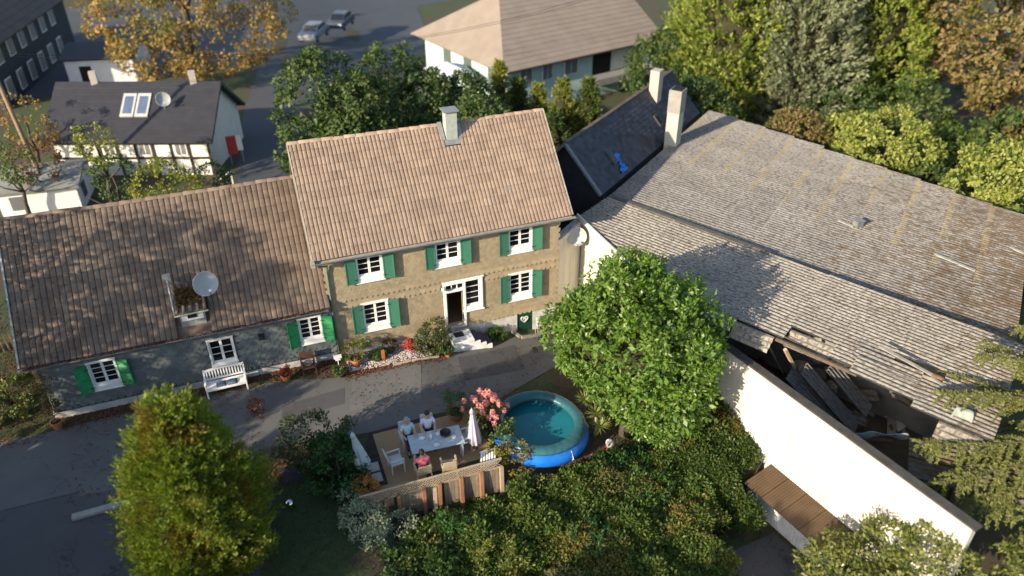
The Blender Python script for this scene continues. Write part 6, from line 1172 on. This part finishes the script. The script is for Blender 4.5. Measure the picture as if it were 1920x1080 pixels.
# ================================================================== BEYOND THE HOUSES
def gable_house(name, o, u, L, D, z0, ze, zr, wallm, roofm, label, over=.4, cat='house', hipl=0):
    """o = front corner at the ground, u = direction of the eaves, depth to the left of u"""
    u = Vector((u[0], u[1], 0)).normalized(); v = Vector((-u.y, u.x, 0)); o = Vector((o[0], o[1], 0)); e = empty(name, (o.x, o.y, z0), label, cat)
    p = lambda a, b, z: o+u*a+v*b+Vector((0, 0, z))
    m = MB().add([p(0, 0, z0), p(L, 0, z0), p(L, D, z0), p(0, D, z0), p(0, 0, ze), p(L, 0, ze), p(L, D, ze), p(0, D, ze)], [(0, 1, 5, 4), (1, 2, 6, 5), (2, 3, 7, 6), (3, 0, 4, 7)])
    if not hipl: m.add([p(0, 0, ze), p(0, D, ze), p(0, D/2, zr-.1)], [(0, 2, 1)])
    m.add([p(L, 0, ze), p(L, D, ze), p(L, D/2, zr-.1)], [(0, 1, 2)]); m.obj('wall', wallm, e)
    k = over; dz = (zr-ze)/(D/2)*k; hl = hipl
    r = MB().slab([p(-k, -k, ze-dz), p(L+k, -k, ze-dz), p(L+k, D/2, zr), p(-k+hl, D/2, zr)], .15).slab([p(L+k, D+k, ze-dz), p(-k, D+k, ze-dz), p(-k+hl, D/2, zr), p(L+k, D/2, zr)], .15)
    if hl: r.slab([p(-k, D+k, ze-dz), p(-k, -k, ze-dz), p(-k+hl, D/2, zr)], .15)
    rf = r.obj('roof', roofm, e); return e, p, rf, u, v
def courses(rf, p, L, D, ze, zr, mat, k=.4, rows=14, hl=0):
    m = MB(); dz = (zr-ze)/(D/2)*k
    for i in range(rows):
        f = i/rows; f2 = (i+1)/rows; a = p(-k+hl*f, -k+(D/2+k)*f, ze-dz+(zr-ze+dz)*f+.05); b = p(L+k, -k+(D/2+k)*f, ze-dz+(zr-ze+dz)*f+.05); c = p(L+k, -k+(D/2+k)*f2, ze-dz+(zr-ze+dz)*f2+.01); d = p(-k+hl*f2, -k+(D/2+k)*f2, ze-dz+(zr-ze+dz)*f2+.01)
        a0, b0 = a-Vector((0, 0, .05)), b-Vector((0, 0, .05)); m.add([a, b, c, d, a0, b0], [(0, 1, 2, 3), (4, 5, 1, 0)])
    tag(m.obj('tile_courses', mat, rf), kind='stuff')
def wallbox(e, p, a0, a1, b, z0, z1, mat, name, t=.05, out=-1): m = MB(); P = [p(a0, b+out*t, z0), p(a1, b+out*t, z0), p(a1, b+out*t, z1), p(a0, b+out*t, z1)]; q = [p(a0, b+.02, z0), p(a1, b+.02, z0), p(a1, b+.02, z1), p(a0, b+.02, z1)]; m.add(P+q, [(0, 1, 2, 3), (0, 4, 5, 1), (1, 5, 6, 2), (2, 6, 7, 3), (3, 7, 4, 0)]); return m.obj(name, mat, e)
def bwin(e, p, a, z, w_=.8, h=1.0, b=0):
    f = wallbox(e, p, a, a+w_, b, z, z+h, white, 'window', .06); wallbox(f, p, a+.07, a+w_/2-.03, b, z+.07, z+h-.07, glass, 'pane', .075); wallbox(f, p, a+w_/2+.03, a+w_-.07, b, z+.07, z+h-.07, glass, 'pane', .075); return f
blackr = M('black_roof', (.036, .036, .042), (.028, .028, .034), 2, .55, .2, 20); fcream = M('cream_infill', (.70, .68, .60), (.62, .60, .53), 2, .9); tb = M('dark_beam', (.045, .032, .025), (.03, .022, .018), 4, .85)
# half-timbered house
e, p, rf, u, v = gable_house('half_timbered_house', (-12.95, 24.75), (.937, -.349), 9.5, 6.2, -.4, 2.62, 4.95, fcream, blackr, 'half-timbered house with black roof behind the cottage', .45); courses(rf, p, 9.5, 6.2, 2.62, 4.95, blackr, .45, 9)
for a in (1.6, 2.7, 3.8, 4.9, 6.0, 7.1, 8.2, 9.4): wallbox(e, p, a, a+.16, 0, -.4, 2.4, tb, 'beam', .04)
wallbox(e, p, 0, 9.5, 0, 1.05, 1.2, tb, 'beam', .05); wallbox(e, p, 0, 9.5, 0, 2.25, 2.4, tb, 'beam', .05)
for a, z in ((3.0, 1.3), (5.2, 1.3), (7.4, 1.3), (5.2, -.1)): bwin(e, p, a, z, .75, .85)
zz = lambda b_: 2.62+.752*b_+.12
for a in (4.05, 4.95):
    q = MB().slab([p(a, .95, zz(.95)), p(a+.82, .95, zz(.95)), p(a+.82, 2.3, zz(2.3)), p(a, 2.3, zz(2.3))], .10).obj('skylight', M('grey_dormer', (.42, .42, .40), (.36, .36, .34), 3, .7), rf)
    MB().slab([p(a+.14, 1.12, zz(1.12)+.015), p(a+.68, 1.12, zz(1.12)+.015), p(a+.68, 2.12, zz(2.12)+.015), p(a+.14, 2.12, zz(2.12)+.015)], .01).obj('pane', M('sky_glass', (.10, .14, .22), rough=.1), q)
for a in (2.0, 8.2): q = p(a, 3.1, 4.8); MB().box(q.x-.2, q.x+.2, q.y-.2, q.y+.2, 4.5, 5.6).obj('chimney', M('brick_chimney', (.45, .40, .36)), rf)
q = p(6.8, 1.4, 3.95); dish('satellite_dish', (q.x, q.y-.1, q.z+.45), (.2, -.9, .35), .42, 'white satellite dish on the black roof of the half-timbered house', (q.x, q.y+.1, q.z-.3))
# red and white advertising board at its corner and a white barrier
sb = empty('sign_board', (-2.6, 22.6, -.4), 'red and white sign board on posts at the corner of the road', 'sign'); MB().box(-3.0, -2.4, 22.6, 22.66, .7, 1.9).obj('panel', M('red_panel', (.55, .06, .05), rough=.5), sb); MB().box(-2.38, -2.05, 22.6, 22.66, .9, 1.9).obj('panel', white, sb); MB().tube([(-2.9, 22.65, -.4), (-2.9, 22.65, .7)], .04).obj('post', zinc, sb); MB().tube([(-2.15, 22.65, -.4), (-2.15, 22.65, .9)], .04).obj('post', zinc, sb)
br = empty('barrier', (-2.0, 17.0, 0), 'white barrier rail with two legs behind the cottage ridge', 'barrier'); a, b = Vector(onz(398, 350, .9)), Vector(onz(432, 322, 1.2)); MB().bar(a, b, .08, .12).obj('rail', white, br); MB().bar((a.x, a.y, 0), a, .07, .07).obj('leg', white, br); q = Vector(onz(430, 350, .0)); MB().bar((b.x, b.y, 0), b, .07, .07).obj('leg', white, br)
# white shed with grey flat roof
e, p, rf, u, v = gable_house('white_shed', (-15.4, 19.2), (.98, -.10), 4.1, 3.6, -.3, 1.75, 2.25, M('white_shed_wall', (.66, .67, .66), (.58, .59, .58), 2, .8), M('grey_felt_roof', (.22, .225, .21), (.17, .175, .165), 1.5, .85), 'small white shed with flat grey roof left of the wooden pole', .25, 'shed'); wallbox(e, p, .6, 1.3, 0, .5, 1.3, glass, 'window', .03); 
m = MB(); 
for i in range(4): a = p(4.1, .3+i*.85, .1); 
bwq = MB(); P = [p(4.13, .9, .4), p(4.13, 1.7, .4), p(4.13, 1.7, 1.3), p(4.13, .9, 1.3)]; bwq.add(P, [(0, 1, 2, 3)]); bwq.obj('side_window', M('blue_grey_glass', (.10, .13, .17), rough=.2), e)
UPOLE = empty('wooden_utility_pole', (-13.0, 20.4, -.3), 'tall brown wooden utility pole leaning left of the half-timbered house', 'utility pole'); MB().tube([(-13.0, 20.4, -.3), (-13.4, 20.6, 4), (-13.75, 20.75, 9.0)], [.14, .12, .10], 10).obj('shaft', M('pole_wood', (.26, .17, .10), (.20, .13, .08), 5, .9), UPOLE, smooth=True); MB().bar((-14.3, 20.7, 8.6), (-13.1, 20.8, 8.6), .1, .1).obj('cross_arm', timber, UPOLE)
for k, s in enumerate((-.5, .5)): MB().tube([Vector((-13.7+s, 20.75, 8.7)).lerp(Vector((34, 30+s, 8.6)), f)+Vector((0, 0, -2.6*4*f*(1-f))) for f in np.linspace(0, 1, 15)], .013, 5).obj('wire', M('black_wire', (.02, .02, .02)), UPOLE)
# dark slate house at the far left
slw = M('dark_slate_house', (.030, .033, .042), (.022, .025, .032), 1, .7); e, p, rf, u, v = gable_house('dark_slate_house', (-18.3, 39.5), (.19, .98), 17.5, 9, -.4, 5.0, 9.2, slw, M('brown_black_roof', (.10, .075, .068), (.075, .058, .052), 1, .8), 'large dark slate house with white windows at the upper left', .5)
p2 = lambda a, b, z: p(a, b, z); courses(rf, p, 17.5, 9, 5.0, 9.2, M('brown_black_roof', (.10, .075, .068)), .5, 12)
for a in (1.2, 3.6, 6.0, 8.4, 10.8, 13.2): bwin(e, p, a, 3.0, 1.1, 1.6); bwin(e, p, a, .4, 1.1, 1.5)
e, p, rf, u, v = gable_house('white_garage', (-14.2, 43.5), (.97, -.2), 5.2, 5, -.4, 2.4, 3.0, M('bluish_white_wall', (.52, .55, .58), (.46, .49, .52), 2, .8), blackr, 'low white garage beside the dark slate house', .3, 'garage'); wallbox(e, p, 1.0, 1.9, 0, -.3, 1.7, dark, 'door', .03)
# pale green house with the broad beige roof
beige = M('beige_roof', (.25, .205, .168), (.215, .175, .142), .8, .85, .2, 10, dirt=(.20, .16, .13), dscale=.6); mint = M('mint_wall', (.42, .56, .50), (.36, .49, .44), 2, .85); gu = (.967, .255)
e, p, rf, u, v = gable_house('mint_green_house', (17.9, 27.8), gu, 15.0, 12.5, -1.6, 3.0, 6.6, mint, beige, 'mint green house with broad beige roof behind the barn', .9, hipl=4.5); courses(rf, p, 15, 12.5, 3.0, 6.6, beige, .9, 16, 4.5)
for a, z, w_, h in ((1.2, .9, 1.2, 1.3), (3.4, .9, 1.0, 1.3), (5.6, .9, 1.4, 1.3)): bwin(e, p, a, z, w_, h)
wallbox(e, p, 8.6, 14.2, 0, .3, 2.5, dark, 'loggia', .02); wallbox(e, p, 10.6, 13.4, 0, .45, 2.2, M('pale_blind', (.62, .66, .55), rough=.8), 'blind', .05); wallbox(e, p, 8.2, 15.2, 0, -.2, .35, M('grey_balcony', (.26, .25, .25), (.2, .2, .2), 2, .8), 'balcony', 1.2); bwin(e, p, 11.6, -1.4, .9, .9)
m = MB()
for (b0, b1, z0_, z1_) in ((1.4, 2.6, .3, 2.2), (5, 6.2, .6, 2.0), (8.2, 9.4, .6, 2.0)): q = MB().add([p(-.03, b0, z0_), p(-.03, b1, z0_), p(-.03, b1, z1_), p(-.03, b0, z1_), p(.02, b0, z0_), p(.02, b1, z0_), p(.02, b1, z1_), p(.02, b0, z1_)], [(3, 2, 1, 0), (0, 1, 5, 4), (2, 3, 7, 6), (1, 2, 6, 5), (3, 0, 4, 7)]); q.obj('window', glass, e)
ca = empty('white_canopy', (14.0, 34.0, -1), 'white garden canopy beside the mint green house', 'canopy'); c = Vector((14.2, 31.5, 0)); MB().add([c+Vector((-2, -1.6, 1.5)), c+Vector((2, -1.6, 1.5)), c+Vector((2, 1.6, 1.5)), c+Vector((-2, 1.6, 1.5)), c+Vector((0, 0, 2.4))], [(0, 1, 4), (1, 2, 4), (2, 3, 4), (3, 0, 4), (3, 2, 1, 0)]).obj('cover', M('white_canvas', (.72, .72, .72), rough=.8), ca)
for sx in (-1.9, 1.9):
    for sy in (-1.5, 1.5): MB().tube([c+Vector((sx, sy, -1)), c+Vector((sx, sy, 1.5))], .04).obj('post', zinc, ca)
tag(MB().tube([(16.3, 24.0, -1), (16.3, 24.0, 2.6)], .13, 10).obj('brick_post', M('pinkish_post', (.50, .34, .24), (.42, .28, .2), 4, .9)), 'pinkish round post before the mint green house', 'post')
# --- parked cars
def car(x, y, rz, paint, label):
    e = empty('parked_car', (x, y, .0), label, 'car', 'cars parked by the far road', rz); pm2 = M('car_paint_'+label.split()[0], paint, rough=.3, spec=.5); L = 4.3
    prof = [(-2.15, .35), (-2.12, .75), (-1.95, .92), (-1.2, .98), (-.55, 1.02), (.1, 1.02), (1.5, 1.0), (1.95, .95), (2.12, .8), (2.15, .35)]
    def ext(pr, w_, ins=0): k = len(pr); m = MB(); m.add([(a, -w_, b) for a, b in pr]+[(a, w_, b) for a, b in pr], [tuple(range(k))[::-1], tuple(range(k, 2*k))]+[(i, (i+1) % k, k+(i+1) % k, k+i) for i in range(k)]); return m
    ext(prof, .86).obj('body', pm2, e, world=False, bevel=.05)
    cab = [(-1.15, 1.0), (-.45, 1.43), (1.0, 1.45), (1.75, 1.0)]; ext(cab, .72).obj('cabin', pm2, e, world=False, bevel=.06)
    MB().add([(-1.16, -.66, 1.02), (-1.16, .66, 1.02), (-.50, .62, 1.41), (-.50, -.62, 1.41)], [(0, 1, 2, 3)]).obj('windscreen', glass, e, world=False); MB().add([(1.74, -.66, 1.02), (1.74, .66, 1.02), (1.03, .62, 1.43), (1.03, -.62, 1.43)], [(3, 2, 1, 0)]).obj('rear_window', glass, e, world=False)
    for s in (-1, 1):
        MB().add([(-1.0, s*.735, 1.05), (1.6, s*.735, 1.05), (.95, s*.725, 1.40), (-.42, s*.725, 1.40)], [(0, 1, 2, 3)]).obj('side_window', glass, e, world=False); MB().box(-2.17, -2.10, s*.62-.16, s*.62+.16, .66, .80).obj('headlight', M('headlight', (.75, .75, .72), rough=.2), e, world=False)
        for a in (-1.35, 1.3):
            w_ = MB().tube([(a, s*.74, .32), (a, s*.90, .32)], .32, 20).obj('wheel', M('tyre', (.02, .02, .02), rough=.8), e, world=False); MB().tube([(a, s*.89, .32), (a, s*.915, .32)], .19, 16).obj('rim', zinc, w_, world=False)
car(6.6, 51.5, R(62), (.20, .21, .23), 'silver car parked nearest beyond the autumn tree'); car(9.8, 55.0, R(62), (.06, .07, .09), 'dark car parked behind the silver car')
# --- background trees
def broad(name, base, top, lobes, n, rc, per, size, mat, label, seed, group='trees beyond the houses', aspect=.6):
    t = tree(name, base, label, 'tree', group); crown('crown', lobes, n, rc, per, size, aspect, mat, t, seed, .4); b = Vector(base); trunk('trunk', base, top, max(.12, .03*(top[2]-base[2])), bark, t, [(.5, (b.x+1.5, b.y, top[2]*.8)), (.5, (b.x-1.5, b.y, top[2]*.75)), (.6, (b.x, b.y-1.5, top[2]*.9))]); return t
aut = leafmat('autumn_tree_leaf', [(.30, .17, .05), (.38, .24, .08), (.20, .15, .04), (.13, .13, .03)], .6, .3, patch=(.16, .17, .035), pscale=.22)
a1 = ony(350, 60, 40); broad('autumn_tree', (a1[0], 41, -.3), (a1[0]-.3, 40.6, 11.5), [(a1[0]+.2, 40, 6.8, 4.6, 4.2, 4.8), (a1[0]-3.6, 41, 6.3, 3.6, 3.4, 3.8), (a1[0]+4.2, 40, 5.0, 3.8, 3.4, 3.2), (a1[0]-1, 40.5, 10.5, 3.6, 3.4, 3.2), (a1[0]+2, 38.5, 4.0, 3.4, 3.0, 3.0), (a1[0]-2.5, 38.8, 4.0, 3.0, 2.8, 2.8)], 620, .7, 36, .30, aut, 'big golden autumn tree beyond the half-timbered house', 401)
dgt = leafmat('dark_tree_leaf', [(.026, .058, .016), (.045, .085, .022), (.07, .11, .028), (.10, .125, .035)], .55, .25, patch=(.09, .11, .025), pscale=.35)
for k, (px, py, y, r, h, lab) in enumerate(((598, 190, 17.5, 2.3, 2.9, 'broad dark tree behind the left end of the tall house'), (670, 215, 16, 2.0, 2.2, 'dark green tree behind the ridge left of the chimney'), (725, 160, 22, 2.4, 2.8, 'dark green tree with light top behind the chimney'), (795, 200, 18, 2.1, 2.2, 'low dark green tree behind the chimney'), (865, 205, 18, 2.1, 2.2, 'dark green tree behind the right half of the ridge'), (905, 240, 14.5, 1.5, 1.6, 'low dark bush hugging the ridge right of the chimney'))):
    c = ony(px, py, y); g = float(gz(c[0], y)); broad('garden_tree', (c[0], y, g), (c[0], y, c[2]+h*.6), [(c[0], y, c[2], r, r, h), (c[0]-r*.5, y-.3, c[2]-h*.4, r*.8, r*.8, h*.7), (c[0]+r*.5, y, c[2]-h*.35, r*.8, r*.8, h*.7), (c[0], y, max(g+h*.5, c[2]-h), r*1.1, r, h*.8)], 330, .5, 44, .26, dgt, lab, 410+k)
ygt = leafmat('yellow_thuja_leaf', [(.13, .17, .025), (.20, .23, .035), (.28, .26, .05), (.08, .12, .02)], .5, .3); mgt = leafmat('mid_green_leaf', [(.05, .09, .018), (.09, .13, .025), (.14, .17, .035)], .5, .3)
for k, (px, pb_, pt, y, r, mt, lab) in enumerate(((937, 250, 118, 20, .75, ygt, 'slim yellow thuja right of the garden trees'), (972, 250, 150, 20, .85, mgt, 'green thuja between two slim yellow ones'), (1010, 260, 160, 19, .6, ygt, 'small yellow-green thuja beside the green one'), (1056, 265, 150, 18, .9, ygt, 'bright yellow conical thuja behind the gable'), (1105, 275, 150, 17.5, 1.1, mgt, 'loose pale green conifer before the mint house'), (1040, 300, 215, 11, 1.3, dgt, 'dark evergreen behind the gable corner'))):
    top = ony(px, pt, y); g = float(gz(top[0], y)); conifer('slim_thuja', (top[0], y, g), top[2]-g, r, mt, lab, 430+k, n=380, per=18, size=.2, aspect=.4, group='slim conifers behind the tall house', clr=.22)
gyt = leafmat('golden_conifer_leaf', [(.12, .175, .028), (.19, .235, .04), (.27, .29, .06), (.08, .125, .022)], .55, .28); ggt = leafmat('grey_conifer_leaf', [(.14, .17, .085), (.20, .225, .125), (.27, .28, .17), (.10, .125, .06)], .6, .25)
for k, (px, pb_, x, y, top, r, mt, lab) in enumerate(((1340, 0, 33.5, 21.5, 13.5, 3.9, gyt, 'tall golden-green conifer beside the mint green house'), (1478, 0, 37.0, 18.0, 14.0, 3.3, ggt, 'tall grey-green conifer beside the golden one'), (1590, 0, 43.5, 19.0, 15.0, 4.2, gyt, 'broad golden-green conifer behind the grey one'))):
    conifer('tall_conifer', (x, y, -1.5), top+1.5, r, mt, lab, 450+k, n=1300, per=28, size=.42, aspect=.42, group='tall conifers beyond the barn', clr=.6, fat=.3)
brt = leafmat('brown_beech_leaf', [(.15, .115, .04), (.20, .125, .05), (.13, .135, .035), (.24, .16, .07)], .6, .28, patch=(.075, .10, .02), pscale=.25)
broad('brown_beech', (50.5, 12.0, -1.5), (50.5, 12, 12), [(50.5, 12, 8, 6.5, 6, 6.5), (47.5, 9.0, 6, 4.4, 4.4, 4.6), (53, 8.5, 7, 4.6, 4.5, 5.2), (50, 15, 12, 4.6, 4.6, 4), (46.5, 14, 10, 3.8, 3.8, 4), (48.5, 6.5, 3, 3.2, 3.2, 3)], 1100, .8, 42, .36, brt, 'big brownish beech at the upper right', 470)
lgt = leafmat('light_green_leaf', [(.17, .21, .04), (.25, .28, .06), (.33, .33, .08), (.11, .16, .03)], .5, .3)
for k, (px, py, y, r, h, mt, lab) in enumerate(((1665, 265, 5.5, 2.3, 2.0, lgt, 'light green bush behind the barn roof edge'), (1870, 330, -.5, 2.2, 1.9, lgt, 'light green bush behind the far right of the barn'), (1490, 240, 10.0, 1.7, .9, brt, 'reddish-brown shrub along the far barn edge'), (1590, 250, 9.0, 1.5, 1.2, lgt, 'small light green shrub left of the bigger bush'), (1300, 195, 13.5, 2.0, 1.6, dgt, 'dark green bush behind the tall barn chimney'), (1560, 190, 16.0, 3.6, 2.6, dgt, 'dark bush in the shade below the conifers'), (1720, 330, 4.0, 1.6, 1.0, dgt, 'low dark bush along the barn edge'))):
    c = ony(px, py, y); g = float(gz(c[0], y)); broad('bush', (c[0], y, g), (c[0], y, c[2]), [(c[0], y, c[2], r, r*.8, h), (c[0]+r*.6, y-r*.3, c[2]-h*.4, r*.7, r*.6, h*.7), (c[0]-r*.6, y+.2, c[2]-h*.4, r*.7, r*.6, h*.7)], 230, .4, 36, .24, mt, lab, 480+k, 'bushes beyond the barn')
c = ony(305, 340, 13.0); broad('round_bush', (c[0], 13, 0), (c[0], 13, c[2]), [(c[0], 13, c[2], 1.25, 1.1, 1.1), (c[0]-.6, 13, c[2]-.5, .9, .9, .9), (c[0]+.7, 13, c[2]-.5, .9, .9, .9)], 120, .3, 34, .16, ygt, 'bright yellow-green bush behind the cottage ridge', 490, 'garden bushes behind the cottage')
for k, (px, py, y, r, mt, lab) in enumerate(((175, 265, 18, .9, ygt, 'thin yellow-green shrub before the half-timbered house'), (40, 215, 24, 1.5, aut, 'golden shrub left of the half-timbered house'), (60, 290, 20, 1.3, leafmat('rust_leaf', [(.16, .08, .03), (.22, .12, .045), (.10, .08, .03)], .6, .25), 'rust-brown shrub behind the white shed'), (15, 295, 18.5, 1.0, mgt, 'green shrub at the left edge behind the shed'), (210, 330, 14.5, 1.0, dgt, 'dark shrub left of the bright round bush'), (400, 335, 14.5, .8, dgt, 'dark shrub right of the bright round bush'))):
    c = ony(px, py, y); broad('shrub', (c[0], y, -.2), (c[0], y, c[2]), [(c[0], y, c[2], r, r, r), (c[0]+.3, y, c[2]-r*.8, r*.8, r*.8, r*.8)], 50, .28, 28, .16, mt, lab, 500+k, 'shrubs behind the cottage')
# wooded rise closing the view
far = leafmat('far_wood_leaf', [(.03, .055, .018), (.06, .085, .025), (.10, .10, .035)], .6, .25, patch=(.12, .09, .03), pscale=.06); frng = random.Random(8); lob = []
for k in range(60): lob.append((frng.uniform(-70, 130), frng.uniform(92, 150), frng.uniform(2, 7), frng.uniform(5, 8), frng.uniform(4, 6), frng.uniform(4, 7)))
fo = crown('distant_wood', lob, 1500, 1.5, 24, .9, .7, far, None, 520, .4); tag(fo, 'distant wood closing the view beyond the road', 'wood', kind='stuff')
# picket fence and logs at the left behind the cottage
PF = empty('picket_fence', (-12.6, 5.5, 0), 'low brown picket fence at the left end of the cottage', 'fence')
for k in range(22): x = -16+k*.2; MB().box(x, x+.07, 5.0+.12*k*.3, 5.03+.12*k*.3, 0, .75).obj('picket', M('brown_picket', (.17, .11, .07), (.12, .08, .05), 6, .9, rnd=.15), PF)
MB().bar((-16, 5.04, .3), (-11.6, 5.83, .3), .03, .06).obj('rail', timber, PF)
for k, (x, y, zc, r, h, mt, lab) in enumerate(((41, 12, .5, 3.6, 3.0, dgt, 'dark bush in the shade between grey conifer and beech'), (45.5, 5.5, .3, 3.2, 2.6, dgt, 'dark bush in the shade below the beech'), (40, 6.5, .0, 2.6, 2.0, mgt, 'mid green bush between barn and beech'), (53, 3.0, .6, 3.6, 3.0, dgt, 'dark bush at the right edge below the beech'), (47, 24, 4, 5.0, 6.5, dgt, 'tall dark tree behind the golden conifer'), (58, 20, 6, 6.0, 7.5, brt, 'large brownish tree behind the beech'), (36, -3.5, -.2, 2.2, 1.6, mgt, 'mid green bush beyond the barn end'), (29.5, 24.5, 2.2, 2.4, 3.0, dgt, 'dark tree beside the mint green house'))):
    broad('shade_tree', (x, y, -1.5), (x, y, zc+h*.5), [(x, y, zc, r, r, h), (x-r*.6, y-.4*r, zc-h*.3, r*.7, r*.7, h*.7), (x+r*.6, y, zc-h*.3, r*.7, r*.7, h*.7)], 240, .6, 36, .32, mt, lab, 540+k, 'trees in the shade beyond the barn')
